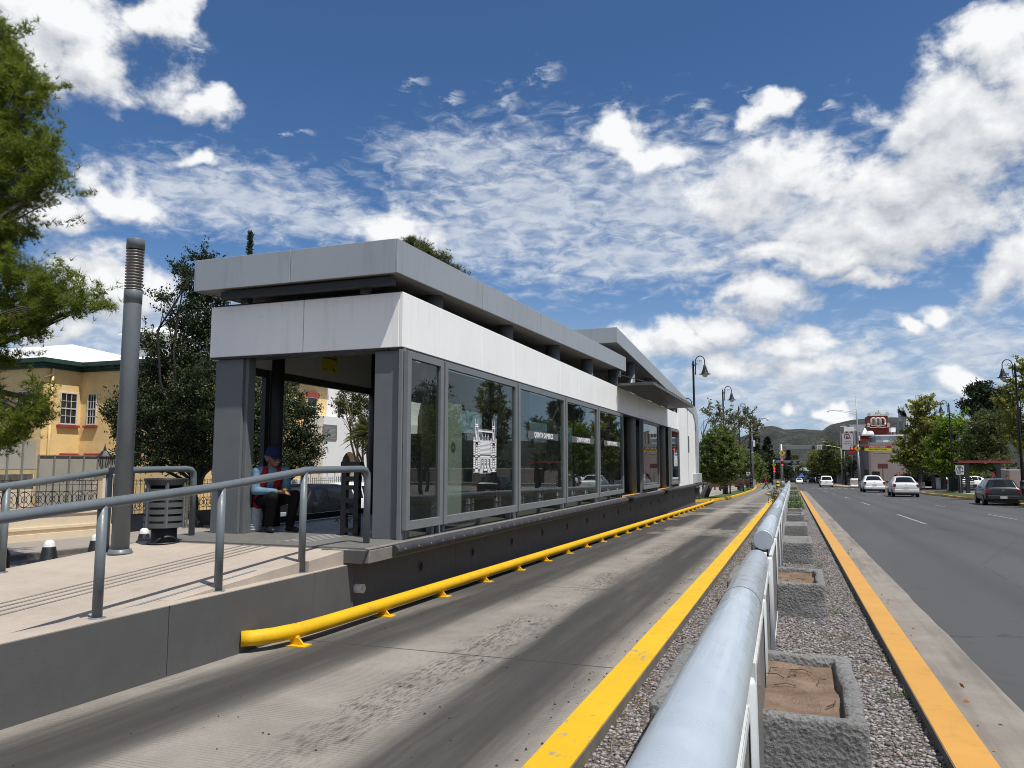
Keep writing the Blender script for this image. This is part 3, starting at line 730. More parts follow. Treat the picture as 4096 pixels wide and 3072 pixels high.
# --- glazed panels along the busway
PAN = [(8.93, 10.03), (10.09, 13.21), (13.29, 16.38), (16.47, 19.49), (19.58, 22.65), (25.9, 29.25), (32.4, 34.85)]
panels = []
for i, (a, b) in enumerate(PAN):
    mb = MB(); w = .095; z0, z1 = .80, 3.13
    mb.box(-4.735, -4.665, a, a+w, z0, z1); mb.box(-4.735, -4.665, b-w, b, z0, z1)
    mb.box(-4.733, -4.667, a+w, b-w, z0, z0+w+.02); mb.box(-4.733, -4.667, a+w, b-w, z1-w, z1)
    n = max(1, int((b-a)/1.1))
    for k in range(n+1):
        y = a+.15+(b-a-.3)*k/max(1, n); mb.box(-4.83, -4.745, y-.04, y+.04, FZ, z0-.004)
    mb.box(-4.80, -4.742, a-.02, a+.03, FZ, 3.15)
    p = mb.build('glazed_panel', M['frame_grey'], ST, bevel=.004, seg=1); panels.append(p)
    g = MB(); g.box(-4.712, -4.702, a+w-.01, b-w+.01, z0+w+.01, z1-w+.01); g.build('pane', M['glass'], p)
mb = MB(); mb.box(-4.80, -4.742, 34.8, 34.88, FZ, 3.15); mb.box(-4.80, -4.742, 22.62, 22.68, FZ, 3.15); mb.build('door_jamb', M['dark_grey'], ST)
# lettering strips
xg = -4.698
for pi, ya, yb in ((2, 13.88, 15.92), (3, 17.04, 19.09), (4, 20.23, 22.27)):
    s = MB(); s.box(xg, xg+.002, ya, yb, 2.145, 2.285); st = s.build('name_strip', M['grey_vinyl'], panels[pi])
    t_ = text('lettering', 'QUINTA GAMEROS', .142, M['white_vinyl'], panels[pi], (xg+.004, (ya+yb)/2, 2.213), (0, 1, 0), (0, 0, 1), bold=.022, depth=.002, squeeze=1.02)
# white line drawing of a twin-towered mansion stuck on the glass
def mansion(x, ya, yb, z0, z1, parent):
    mb = MB(); W_ = yb-ya; H_ = z1-z0
    def r(u0, u1, v0, v1): mb.box(x, x+.0015, ya+u0*W_, ya+u1*W_, z0+v0*H_, z0+v1*H_)
    for s in (0, 1):
        f = (lambda u: u) if s == 0 else (lambda u: 1-u)
        def rr(u0, u1, v0, v1):
            a, b = sorted((f(u0), f(u1))); r(a, b, v0, v1)
        for v in range(17):   # coursed tower sides
            v0 = .035+v*.0335; rr(0, .075, v0, v0+.026); rr(.185, .26, v0, v0+.026)
        rr(0, .26, .02, .085); rr(0, .26, .305, .33); rr(-.01, .27, .585, .61)
        for vb in (.11, .35):
            rr(.085, .175, vb, vb+.035); rr(.105, .155, vb+.05, vb+.09); rr(.105, .155, vb+.10, vb+.13); rr(.095, .105, vb+.04, vb+.17); rr(.155, .165, vb+.04, vb+.17); rr(.11, .15, vb+.165, vb+.18)
        for k in range(7):
            o = .01*k; rr(.045+o*.55, .06+o*.55, .61+k*.035, .61+(k+1)*.035); rr(.20-o*.55, .215-o*.55, .61+k*.035, .61+(k+1)*.035)
        rr(.10, .16, .63, .72); rr(.085, .175, .62, .64); rr(.115, .145, .72, .79)
        rr(.06, .20, .855, .875); rr(.07, .19, .885, .915); rr(.075, .088, .915, 1.0); rr(.172, .185, .915, 1.0)
        rr(.0, .03, .61, .67); rr(.235, .262, .61, .67)
    for v in range(9): r(.27, .73, .355+v*.0245, .355+v*.0245+.018)
    r(.27, .73, .30, .33); r(.27, .73, .575, .60)
    for k in range(12): r(.275+k*.039, .295+k*.039, .60, .625)
    for k in range(16): r(.20+k*.0385, .208+k*.0385, .80, .83)
    r(.19, .81, .775, .80)
    for k in range(3):
        c = .375+k*.125; r(c-.028, c-.018, .635, .69); r(c+.018, c+.028, .635, .69); r(c-.02, c+.02, .69, .70); r(c-.004, c+.004, .70, .74); r(c-.02, c+.02, .625, .635)
    for k in range(8): r(.275+k*.062, .295+k*.062, .11, .28)
    r(.265, .735, .275, .295)
    for k in range(3): c = .375+k*.125; r(c-.022, c+.022, .10, .15); r(c-.018, c+.018, .19, .21); r(c-.018, c+.018, .225, .245)
    for k in range(6): r(.30-k*.012, .42-k*.006, .095-k*.016, .106-k*.016); r(.58+k*.006, .70+k*.012, .095-k*.016, .106-k*.016)
    r(.43, .57, .05, .09); r(.26, .74, .0, .008)
    return mb.build('mansion_drawing', M['white_vinyl'], parent, fixn=False)
mansion(-4.6985, 11.22, 12.22, 1.50, 2.36, panels[1])
mansion(-4.6985, 33.25, 34.3, 1.55, 2.25, panels[6])
# --- things seen through the glass
mb = MB(); mb.box(-4.90, -4.86, 10.6, 11.13, .80, 2.58); mb.box(-4.905, -4.858, 10.595, 11.135, 1.36, 1.368, 0); mb.build('notice_board', M['board'], ST)
mb = MB()
for k in range(12):
    q = k*PI/6; mb.bar((-4.857, 10.80+.03*math.cos(q), 1.9+.03*math.sin(q)), (-4.857, 10.80+.085*math.cos(q+.5), 1.9+.085*math.sin(q+.5)), .004, .014)
mb.build('sunburst_mark', M['grey_vinyl'], ST)
mb = MB(); mb.box(-6.9, -5.4, 12.6, 16.4, FZ+.002, 2.2); mb.box(-6.8, -5.5, 17.6, 19.4, FZ+.002, 1.9); mb.box(-7.4, -5.2, 27, 29, FZ+.002, 3.0); mb.build('added_dark_booth', M['dark_grey'], ST, bevel=.02)  # booth-like dark boxes, added to keep the interior dark behind the glass
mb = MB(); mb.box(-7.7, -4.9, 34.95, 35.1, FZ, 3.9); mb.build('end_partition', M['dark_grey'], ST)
# back glazing towards the side street
RG = [(9.25, 10.2), (10.42, 16.45), (16.5, 19.5), (19.55, 22.6), (22.65, 25.6), (25.65, 28.7), (28.75, 31.8), (31.85, 34.9)]
for i, (a, b) in enumerate(RG):
    mb = MB()
    if i > 0 or True:
        mb.box(-7.88, -7.80, a, a+.10, FZ, 3.14); mb.box(-7.88, -7.80, b-.10, b, FZ, 3.14); mb.box(-7.875, -7.805, a+.1, b-.1, 3.02, 3.14); mb.box(-7.875, -7.805, a+.1, b-.1, .70, .80)
    p = mb.build('rear_glazed_panel', M['dark_grey'], ST)
    if i > 1:
        g = MB(); g.box(-7.845, -7.838, a+.09, b-.09, .79, 3.03); g.build('pane', M['glass_clear'], p)
# yellow notice on the inner face of the rear fascia
nb = MB(); nb.box(-7.757, -7.75, 11.58, 12.05, 3.29, 3.68); no = nb.build('yellow_notice', M['notice'], ST)
text('lettering', 'PARA TU SEGURIDAD', .048, M['black'], no, (-7.748, 11.81, 3.60), (0, 1, 0), (0, 0, 1), bold=.02, depth=.002, squeeze=.78)
text('lettering', 'ESTACIÓN MONITOREADA', .048, M['black'], no, (-7.748, 11.81, 3.54), (0, 1, 0), (0, 0, 1), bold=.02, depth=.002, squeeze=.72)
lg = MB(); lg.box(-7.7495, -7.748, 11.61, 11.70, 3.345, 3.352); lg.box(-7.7495, -7.748, 11.61, 11.617, 3.305, 3.345); lg.box(-7.7495, -7.748, 11.655, 11.662, 3.305, 3.345); lg.box(-7.7495, -7.748, 11.69, 11.70, 3.305, 3.345); lg.box(-7.7495, -7.748, 11.92, 12.01, 3.315, 3.325); lg.box(-7.7495, -7.748, 11.9, 11.97, 3.335, 3.36)
lg.build('notice_marks', M['black'], no)
# black exit gate: two perforated uprights and a bar
mb = MB()
for x in (-5.80, -5.60): mb.box(x-.045, x+.03, 9.25, 9.33, FZ+.005, 1.68)
for z in (.72, .98, 1.12, 1.30, 1.42, 1.62): mb.box(-5.78, -5.57, 9.255, 9.325, z, z+.06)
mb.box(-5.85, -5.55, 9.24, 9.34, 1.60, 1.68)
for k in range(4): mb.bar((-5.9+k*.1, 9.2, .86), (-5.84+k*.1, 9.2, .92), .012); mb.bar((-5.84+k*.1, 9.2, .86), (-5.9+k*.1, 9.2, .92), .012)
mb.build('exit_gate', M['black'], ST)
# --- white far section with silver end portal
mb = MB()
mb.hexa([(-4.76,35.0,FZ),(-4.71,35.0,FZ),(-4.71,38.16,FZ),(-4.76,38.16,FZ),(-4.76,35.0,4.5),(-4.71,35.0,4.5),(-4.71,38.16,4.33),(-4.76,38.16,4.33)])
mb.hexa([(-4.76,38.36,FZ),(-4.71,38.36,FZ),(-4.71,41.2,FZ),(-4.76,41.2,FZ),(-4.76,38.36,4.32),(-4.71,38.36,4.32),(-4.71,41.2,4.2),(-4.76,41.2,4.2)])
mb.build('white_wall_panel', M['white_panel'], ST)
mb = MB(); mb.box(-4.78, -4.73, 38.165, 38.355, FZ, 4.3); mb.box(-4.72, -4.66, 38.2, 38.32, 2.2, 3.0); mb.build('panel_joint', M['steel_grey'], ST)
mb = MB()
poly = [(40.4, 4.655), (41.4, 4.60), (42.0, 4.42), (42.38, 4.02), (42.46, 3.5), (42.46, 2.1), (42.36, 1.4), (42.2, .9), (42.15, FZ), (41.3, FZ), (41.35, 1.3), (41.42, 2.1), (41.42, 3.4), (41.3, 3.75), (41.0, 4.0), (40.4, 4.22)]
mb.prism(poly, -7.95, -4.66, 'x')
for z in (2.15, 3.42): mb.box(-4.662, -4.657, 41.42, 42.465, z, z+.012)
mb.build('end_portal', M['silver'], ST)
mb = MB(); mb.box(-4.74, -4.52, 39.9, 42.3, FZ+.02, 1.16); mb.build('cladding_box', M['silver'], ST, bevel=.01)
# --- canopy over the doors
mb = MB()
mb.hexa([(-4.74,22.25,3.925),(-3.62,21.75,3.885),(-3.62,31.2,3.885),(-4.74,32.0,3.925),(-4.74,22.25,3.955),(-3.62,21.75,3.915),(-3.62,31.2,3.915),(-4.74,32.0,3.955)])
cn = mb.build('door_canopy', M['dark_grey'], ST)
r = MB(); r.hexa([(-4.74,22.2,3.93),(-3.6,21.7,3.88),(-3.6,21.75,3.88),(-4.74,22.25,3.93),(-4.74,22.2,4.01),(-3.6,21.7,3.965),(-3.6,21.75,3.965),(-4.74,22.25,4.01)]); r.box(-3.62, -3.585, 21.72, 31.2, 3.885, 3.95)
for k in range(20): y = 22+k*.46; r.box(-4.6, -3.56, y, y+.05, 3.93, 3.975)
r.build('canopy_ribs', M['steel_grey'], cn)
for ya, yb in ((22.5, 22.1), (31.4, 30.8)): r = MB(); r.bar((-4.75, ya, 4.3), (-3.7, yb, 3.96), .025); r.box(-4.82, -4.7, ya-.08, ya+.08, 4.22, 4.4); r.build('stay_rod', M['steel_grey'], cn)

# ------------------------------------------------------------------ entrance ramp
RA = thing('access_ramp', (-6.3, 3, .2), 'pale concrete ramp with a dark grey side wall rising to the station entrance', 'ramp')
def rz(y): return FZ-.061*max(0, 8.3-y)
mb = MB()
def wall_seg(a, b):
    mb.hexa([(-5.08,a,gb(a)-.1),(-4.85,a,gb(a)-.1),(-4.85,b,gb(b)-.1),(-5.08,b,gb(b)-.1),(-5.08,a,.492),(-4.85,a,.492),(-4.85,b,.492),(-5.08,b,.492)])
for a, b in ((-8, -2), (-1.99, 2.6), (2.605, 5.14), (5.15, 7.2), (7.205, 7.99)): wall_seg(a, b)
mb.build('side_wall', M['wall_grey'], RA, bevel=.006, seg=1)
mb = MB(); vs = []
for y in (-4, 0, 3, 5, 8.3): vs += [(-7.92, y, rz(y)-.5), (-5.10, y, rz(y)-.5), (-5.10, y, rz(y)), (-7.92, y, rz(y))]
mb.add(vs, [(i*4+k, i*4+(k+1) % 4, (i+1)*4+(k+1) % 4, (i+1)*4+k) for i in range(4) for k in range(4)])
mb.build('ramp_deck', M['ramp'], RA)
mb = MB()
mb.hexa([(-5.10,5.3,.40),(-4.97,5.3,.40),(-4.97,7.15,.40),(-5.10,7.15,.40),(-5.10,5.3,.496),(-4.97,5.3,.496),(-4.97,7.15,.61),(-5.10,7.15,.61)])
mb.hexa([(-5.10,7.16,.40),(-4.9,7.16,.40),(-4.9,7.94,.40),(-5.10,7.94,.40),(-5.10,7.16,.612),(-4.9,7.16,.612),(-4.9,7.94,.662),(-5.10,7.94,.662)])
mb.hexa([(-5.09,-4,.488),(-4.852,-4,.488),(-4.852,7.97,.488),(-5.09,7.97,.488),(-5.09,-4,.4945),(-4.852,-4,.4945),(-4.852,7.97,.4945),(-5.09,7.97,.4945)])
mb.build('ramp_kerb', M['ramp'], RA)
mb = MB()
def strip(m_, xa, xb, y0, y1): m_.add([(xa,y0,rz(y0)+.003),(xa+.04,y0,rz(y0)+.003),(xb+.04,y1,rz(y1)+.003),(xb,y1,rz(y1)+.003)], [(0,1,2,3)])
for k in range(4): strip(mb, -5.75-k*.11, -5.75-k*.11, 8.31, 9.4)
mb.build('guide_lines', M['guide'], RA, fixn=False)
for x_, y0_, y1_ in ((-5.17, 3, 6.6), (-7.80, 2.5, 5.6)): mb = MB(); strip(mb, x_, x_, y0_, y1_); mb.build('blue_line', M['blue_line'], RA, fixn=False)
mb = MB()
for k in range(4): strip(mb, -6.0-k*.13, -6.0-k*.13, 0, 8.28)
mb.build('worn_grooves', M['slab'], RA, fixn=False)
mb = MB(); mb.lathe((-4.85, 8.06, .20), [(.052, -.02), (.052, .09), (.044, .09), (.044, .0)], 16, ax='x', caps=False); mb.lathe((-4.85, 8.06, .20), [(.0001, .02), (.046, .02)], 16, ax='x', caps=False, mi=1)
mb.build('drain_pipe', [M['pvc'], M['pvc']], RA)

# ------------------------------------------------------------------ handrails
def handrail(name, label, x, path, posts, r=.041):
    t = thing(name, (x, path[0][0], path[0][1]-1), label, 'handrail', 'handrails of the station ramp')
    mb = MB(); mb.tube([(x, y, z) for y, z in path], r, 14); mb.build('rail', M['rail_grey'], t)
    for y, z0, z1 in posts:
        mb = MB(); mb.tube([(x, y, z0), (x, y, z1)], r*.92, 14); mb.lathe((x, y, z0), [(.062, 0), (.062, .008), (.05, .012)], 16); mb.build('post', M['rail_grey'], t)
    return t
handrail('handrail', 'grey tubular handrail on the wall top nearest the bus lane', -4.97,
         [(-3, .72), (0, .975), (3.7, 1.29), (5.8, 1.44), (7.05, 1.565), (7.13, 1.578), (7.25, 1.583), (8.3, 1.59), (8.41, 1.575), (8.455, 1.53), (8.465, 1.44), (8.465, FZ)],
         [(3.2-1.32*2, .49, 1.0), (3.2, .49, 1.21), (4.54, .49, 1.34), (5.85, .49, 1.43), (7.13, .49, 1.56)])
handrail('handrail', 'grey tubular handrail behind the litter bin and lighting column', -7.75,
         [(-3, .75), (0, 1.0), (3.7, 1.24), (5.8, 1.41), (7.0, 1.545), (7.15, 1.57), (8.4, 1.585), (8.5, 1.57), (8.545, 1.53), (8.555, 1.44), (8.555, FZ)],
         [(4.5, rz(4.5), 1.3), (5.86, rz(5.86), 1.41), (7.15, rz(7.15), 1.56)])

# ------------------------------------------------------------------ yellow guard pipe
GP = thing('guard_pipe', (-4.6, 20, gb(20)), 'long yellow steel guard pipe lying along the foot of the platform wall', 'guard pipe')
mb = MB()
path = [(-4.86, 6.05), (-4.78, 6.12), (-4.68, 6.3), (-4.61, 6.6), (-4.585, 7.0), (-4.58, 8)]+[(-4.58-.0015*(y-8), y) for y in range(10, 50, 2)]+[(-4.68, 50), (-4.80, 51), (-5.02, 51.8)]
mb.tube([(x, y, gb(y)+.132) for x, y in path], .072, 16)
mb.build('pipe', M['guard_yellow'], GP)
for k in range(24):
    y = 6.62+1.58*k if k else 6.5
    mb = MB(); x = -4.585; z = gb(y)
    mb.box(x-.07, x+.15, y-.07, y+.07, z+.004, z+.016)
    mb.prism([(y-.008, z+.016), (y+.008, z+.016), (y+.008, z+.10), (y-.008, z+.08)], x-.05, x+.05, 'x')
    mb.prism([(x+.0, z+.016), (x+.11, z+.016), (x+.085, z+.04), (x+.05, z+.075), (x+.0, z+.09)], y-.012, y+.012, 'y')
    b = mb.build('bracket', M['guard_yellow'], GP)
# ------------------------------------------------------------------ tube-topped guard rail down the median
M['tube'] = paint('pale_blue_grey_tube_paint', (.46, .52, .565), .32, metal=.25, var=.035, scale=1.2, coat=.3, local=True)
M['fence_white'] = paint('fence_white_paint', (.58, .62, .63), .42, var=.08, scale=6, dirt=(.25, (.40, .42, .42)))
def mesh_mat():
    t = NT('perforated_sheet'); X, Y, Z = t.sep(t.obj())
    a = t.math('SINE', t.math('MULTIPLY', t.math('ADD', Y, t.math('MULTIPLY', Z, .5)), 2*PI/.022)); b = t.math('SINE', t.math('MULTIPLY', Z, 2*PI/.016))
    hole = t.math('GREATER_THAN', t.math('MULTIPLY', a, b), .35)
    t.set((.24, .225, .21), .5, .3); tr = t.n.new('ShaderNodeBsdfTransparent'); mx = t.n.new('ShaderNodeMixShader')
    t.link(hole, mx.inputs[0]); t.link(t.b.outputs[0], mx.inputs[1]); t.link(tr.outputs[0], mx.inputs[2]); t.link(mx.outputs[0], t.out.inputs['Surface']); return t.m
M['mesh'] = mesh_mat()
M['gasket'] = paint('black_gasket', (.015, .015, .015), .6)
TX = -.305
def rail_section(y0, L, label, posts, x0, z0, sl, dx=0.0):
    t = thing('guard_rail', (x0, y0, z0-1.02), label, 'guard rail', 'guard rail sections down the median', rz=math.atan(-dx))
    zz = lambda y: -sl*y
    mb = MB(); mb.tube([(0, y, 1.02+zz(y)) for y in (0, .01, L*.5, L-.01, L)], [.094, .1, .1, .1, .094], 32); mb.build('tube', M['tube'], t, local=True)
    mb = MB()
    for y in ((.16, L*.52) if L < 6.5 else (.12, L*.5, L-.14)): mb.tube([(0, y, 1.02+zz(y)), (0, y+.012, 1.02+zz(y+.012))], .1022, 32)
    mb.build('tube_band', M['frame_grey'], t, local=True)
    for k, y in enumerate(posts):
        z = zz(y)
        mb = MB(); mb.lathe((.05, y, z), [(.052, -.15), (.052, .90), (.046, .915), (.02, .918)], 18); mb.lathe((.03, y, z), [(.022, .915), (.022, .96)], 10)
        mb.box(.04, .075, y+.05, y+.30, z+.72, z+.78); mb.box(.04, .075, y+.05, y+.30, z+.25, z+.31); mb.box(.04, .075, y-.30, y-.05, z+.72, z+.78); mb.box(.03, .075, y+.06, y+.16, z+.86, z+.895)
        p = mb.build('post', M['fence_white'], t, local=True)
        a, b = y+.30, y+2.02
        if a > L: continue
        mb = MB()
        def q(ya, yb, za, zb, x0=.062, x1=.094): mb.hexa([(x0,ya,za+zz(ya)),(x1,ya,za+zz(ya)),(x1,yb,za+zz(yb)),(x0,yb,za+zz(yb)),(x0,ya,zb+zz(ya)),(x1,ya,zb+zz(ya)),(x1,yb,zb+zz(yb)),(x0,yb,zb+zz(yb))])
        q(a, a+.035, .08, .915); q(b-.035, b, .08, .915); q(a+.035, b-.035, .877, .915); q(a+.035, b-.035, .08, .115)
        pn = mb.build('panel', M['fence_white'], t, local=True, bevel=.003, seg=1)
        mb = MB(); mb.add([(.088,a+.03,.11+zz(a)),(.088,b-.03,.11+zz(b)),(.088,b-.03,.88+zz(b)),(.088,a+.03,.88+zz(a))], [(0,1,2,3)]); mb.build('perforated_sheet', M['mesh'], pn, local=True, fixn=False)
        for y_ in (a+.036, b-.046): mb = MB(); mb.box(.0885, .093, y_, y_+.010, .12+zz(y_), .87+zz(y_)); mb.build('gasket', M['gasket'], pn, local=True)
    return t
rail_section(-5.2, 6.1, 'pale blue-grey guard rail tube at the bottom edge of the photo', [.5, 2.83, 5.16], -.14, 1.29, .038, -.0158)
rail_section(.93, 6.27, 'nearest full pale blue-grey guard rail beside the first planter', [-.27, 2.12, 4.47], -.2195, 1.055, .0404, -.0158)
S0 = rail_section(8.3, 6.98, 'second guard rail section, its round grey end cap facing the gap', [-.66, 1.67, 4.0, 6.33], -.300, .885, .0137, -.0008)
prev = S0
for k in range(1, 11):
    y = 8.3+7.0*k
    copy_tree(S0, (TX, y, .895-.0137*(y-8.3)-1.02), label='pale guard rail section farther along the median beyond the end cap')

# ------------------------------------------------------------------ planters
def rough_concrete():
    t = NT('rough_planter_concrete'); o = t.obj(); n = t.noise(3, 6, .65, o); v = t.noise(26, 5, .72, o); p = t.voronoi(40, o)
    base = t.ramp(n, [(.3, (.17, .17, .165)), (.7, (.27, .27, .265))])
    base = t.mix(t.maprange(v, .52, .66, 0, .75), base, (.06, .06, .058)); base = t.mix(t.maprange(p, .1, .3, .4, 0), base, (.07, .07, .068))
    t.set(base, .9, 0, .2); t.bump(t.math('ADD', v, t.math('MULTIPLY', p, .5)), .9, .025); return t.m
M['planter'] = rough_concrete()
def soil_mat():
    t = NT('dry_soil'); o = t.pos(); n = t.noise(5, 6, .65, o); f = t.noise(45, 4, .7, o)
    base = t.ramp(n, [(.3, (.14, .095, .070)), (.7, (.26, .19, .145))]); base = t.mix(t.maprange(f, .55, .75, 0, .6), base, (.075, .055, .042))
    t.set(base, .95, 0, .1); t.bump(t.math('ADD', n, f), .7, .02); return t.m
M['soil'] = soil_mat()
def planter_mesh(seed):
    bm = bmesh.new()
    X0, X1, Y0, Y1, H, w = -.56, .56, 0, 1.45, .39, .11
    def ring(x0, x1, y0, y1, z): return [bm.verts.new((x0,y0,z)), bm.verts.new((x1,y0,z)), bm.verts.new((x1,y1,z)), bm.verts.new((x0,y1,z))]
    R = [ring(X0, X1, Y0, Y1, -.06), ring(X0+.01, X1-.01, Y0+.01, Y1-.01, H), ring(X0+w, X1-w, Y0+w, Y1-w, H), ring(X0+w+.02, X1-w-.02, Y0+w+.02, Y1-w-.02, H-.22)]
    for a, b in zip(R[:-1], R[1:]):
        for i in range(4): bm.faces.new((a[i], a[(i+1) % 4], b[(i+1) % 4], b[i]))
    bmesh.ops.recalc_face_normals(bm, faces=bm.faces)
    es = [e for e in bm.edges if len(e.link_faces) == 2]
    bmesh.ops.bevel(bm, geom=es, offset=.028, segments=2, affect='EDGES', profile=.6)
    bmesh.ops.subdivide_edges(bm, edges=[e for e in bm.edges if e.calc_length() > .1], cuts=7, use_grid_fill=True)
    bmesh.ops.triangulate(bm, faces=[f for f in bm.faces if len(f.verts) > 4])
    for v in bm.verts:
        p = v.co+Vector((seed*3.1, 0, 0))
        v.co += Vector((mnoise.noise(p*7), mnoise.noise(p*7+Vector((9,0,0))), mnoise.noise(p*7+Vector((0,9,0)))*.8))*.014+Vector((mnoise.noise(p*2.1), mnoise.noise(p*2.3+Vector((3,3,3))), mnoise.noise(p*1.9)))*.012
    me = bpy.data.meshes.new('planter'); bm.to_mesh(me); bm.free()
    for p in me.polygons: p.use_smooth = True
    me.materials.append(M['planter']); return me
PLX = -.23
def leafcards(P, size, rng, k=1, flat=.0, asp=.55):
    """one pointed leaf quad per point"""
    n = len(P); d = rng.normal(size=(n, 3)); d[:, 2] = np.abs(d[:, 2])*(1-flat)+.15
    d /= np.linalg.norm(d, axis=1)[:, None]
    r = rng.normal(size=(n, 3)); s = np.cross(d, r); s /= np.linalg.norm(s, axis=1)[:, None]
    L_ = (size*(.6+.8*rng.random(n)))[:, None]; w = L_*asp*.5
    V = np.stack([P, P+d*L_*.5+s*w, P+d*L_, P+d*L_*.5-s*w], 1).reshape(-1, 3)
    F = np.arange(4*n).reshape(n, 4); return V, F
def leaf_mat(name, a, b, trans=.35, rough=.55, spec=.35, dark=None, hue=.0):
    t = NT(name); g = t.n.new('ShaderNodeNewGeometry'); rnd = g.outputs['Random Per Island']
    cl = t.noise(.9, 2, .5)
    f = t.math('ADD', t.math('MULTIPLY', rnd, .6), t.math('MULTIPLY', cl, .5))
    base = t.ramp(f, [(.2, a), (.85, b)])
    t.set(base, rough, 0, spec)
    tl = t.n.new('ShaderNodeBsdfTranslucent'); tb = t.mix(.5, base, tuple(min(1, x*1.6) for x in b)); t.link(tb, tl.inputs[0])
    mx = t.n.new('ShaderNodeMixShader'); mx.inputs[0].default_value = trans
    t.link(t.b.outputs[0], mx.inputs[1]); t.link(tl.outputs[0], mx.inputs[2]); t.link(mx.outputs[0], t.out.inputs['Surface']); return t.m
M['weed'] = leaf_mat('low_green_leaves', (.035, .075, .012), (.10, .17, .03))
M['dry'] = leaf_mat('dry_straw', (.18, .12, .045), (.34, .25, .11), .2)
M['twig'] = paint('dead_twig', (.10, .065, .04), .9)
def blades(P, h, rng, w=.006, lean=.5):
    n = len(P); a = rng.random(n)*2*PI; H = h*(.5+rng.random(n))
    d = np.stack([np.cos(a)*lean*rng.random(n), np.sin(a)*lean*rng.random(n), np.ones(n)], 1)
    s = np.stack([-np.sin(a), np.cos(a), np.zeros(n)], 1)*w
    V = np.stack([P-s, P+s, P+d*H[:, None]], 1).reshape(-1, 3); return V, np.arange(3*n).reshape(n, 3)
PL_Y = [4.32, 9.62, 15.45, 20.9, 26.9, 32.2, 36.4, 41.5, 46.5, 51.5, 56.5, 62.0, 67.5, 73, 79]
KIND = ['soil', 'soil', 'lid', 'lid', 'soil', 'plant', 'lid', 'plant', 'soil', 'soil', 'plant', 'soil', 'lid', 'soil', 'plant']
PL_LABEL = ['nearest rough concrete planter with bare soil and dry straw', 'second rough concrete planter with bare brown soil behind the nearest one']
for i, (y, kd) in enumerate(zip(PL_Y, KIND)):
    lab = PL_LABEL[i] if i < 2 else {'lid': 'grey concrete planter filled level to its rim, farther along the gravel', 'soil': 'concrete planter with bare soil farther along the gravel', 'plant': 'concrete planter with low green plants farther along the gravel'}[kd]
    t = thing('planter', (PLX, y, gb(y)+.05), lab, 'planter', 'concrete planters in the median gravel')
    o = bpy.data.objects.new('trough', planter_mesh(i)); col.objects.link(o); o.parent = t
    rg = np.random.default_rng(50+i)
    top = .383 if kd == 'lid' else .325
    n = 14; xs = np.linspace(-.47, .47, n); ys_ = np.linspace(.09, 1.36, n)
    V = np.array([[x, yy, top+(.03 if kd != 'lid' else .004)*mnoise.noise(Vector((x*4+i, yy*4, 0)))] for yy in ys_ for x in xs])
    F = np.array([[j*n+k, j*n+k+1, (j+1)*n+k+1, (j+1)*n+k] for j in range(n-1) for k in range(n-1)])
    mesh_np('soil' if kd != 'lid' else 'filling', V, F, M['soil'] if kd != 'lid' else M['planter'], t, smooth=True, local=True)
    if kd == 'plant':
        P = np.stack([rg.uniform(-.5, .6, 1500), rg.uniform(.1, 1.35, 1500), top+rg.random(1500)**1.5*.28], 1)
        V, F = leafcards(P, .055, rg); mesh_np('low_plants', V, F, M['weed'], t, local=True)
    if i < 2:
        P = np.concatenate([np.stack([rg.uniform(-.4, .4, 170), rg.uniform(1.05, 1.32, 170), np.full(170, top)], 1), np.stack([rg.uniform(.1, .41, 150), rg.uniform(.12, 1.3, 150), np.full(150, top)], 1), np.stack([rg.uniform(-.4, .4, 90), rg.uniform(.12, .3, 90), np.full(90, top)], 1)])
        V, F = blades(P, .034, rg, .0014, 3.0); tag(mesh_np('dry_straw', V, F, M['dry'], t, local=True), kind='stuff')
        mb = MB()
        for k in range(14):
            p = Vector((rg.uniform(-.35, .4), rg.uniform(.2, 1.25), top+.012)); a = rg.random()*6.28
            mb.tube([p, p+Vector((math.cos(a)*.06, math.sin(a)*.06, .012)), p+Vector((math.cos(a+.4)*.13, math.sin(a+.4)*.13, .006))], .0032, 5)
        mb.build('twigs', M['twig'], t, local=True); 
# climbing rose that leans over the kerb near the rail's far part
rg = np.random.default_rng(5)
t = thing('rose_bush', (-.95, 44, gb(44)+.05), 'straggly rose bush growing beside the guard rail above the yellow kerb', 'bush')
mb = MB(); P = []
for k in range(13):
    a = rg.random()*6.28; r = .25+rg.random()*.35; y = 44+rg.uniform(-3, 5)
    p0 = Vector((-.9, y, gb(y))); pts = [p0+Vector((math.cos(a)*r*s*.6, math.sin(a)*r*s, .95*s*(.6+.6*rg.random()))) for s in (0, .4, .75, 1)]
    mb.tube(pts, [.016, .012, .008, .004], 5)
    for _ in range(45):
        s = rg.uniform(.3, 1); q = pts[0].lerp(pts[3], s); P.append(q+Vector(rg.normal(size=3)*.11))
mb.build('stems', M['twig'], t)
M['rose_leaf'] = leaf_mat('rose_leaf', (.03, .045, .014), (.08, .10, .03)); V, F = leafcards(np.array(P), .085, rg); mesh_np('foliage', V, F, M['rose_leaf'], t)

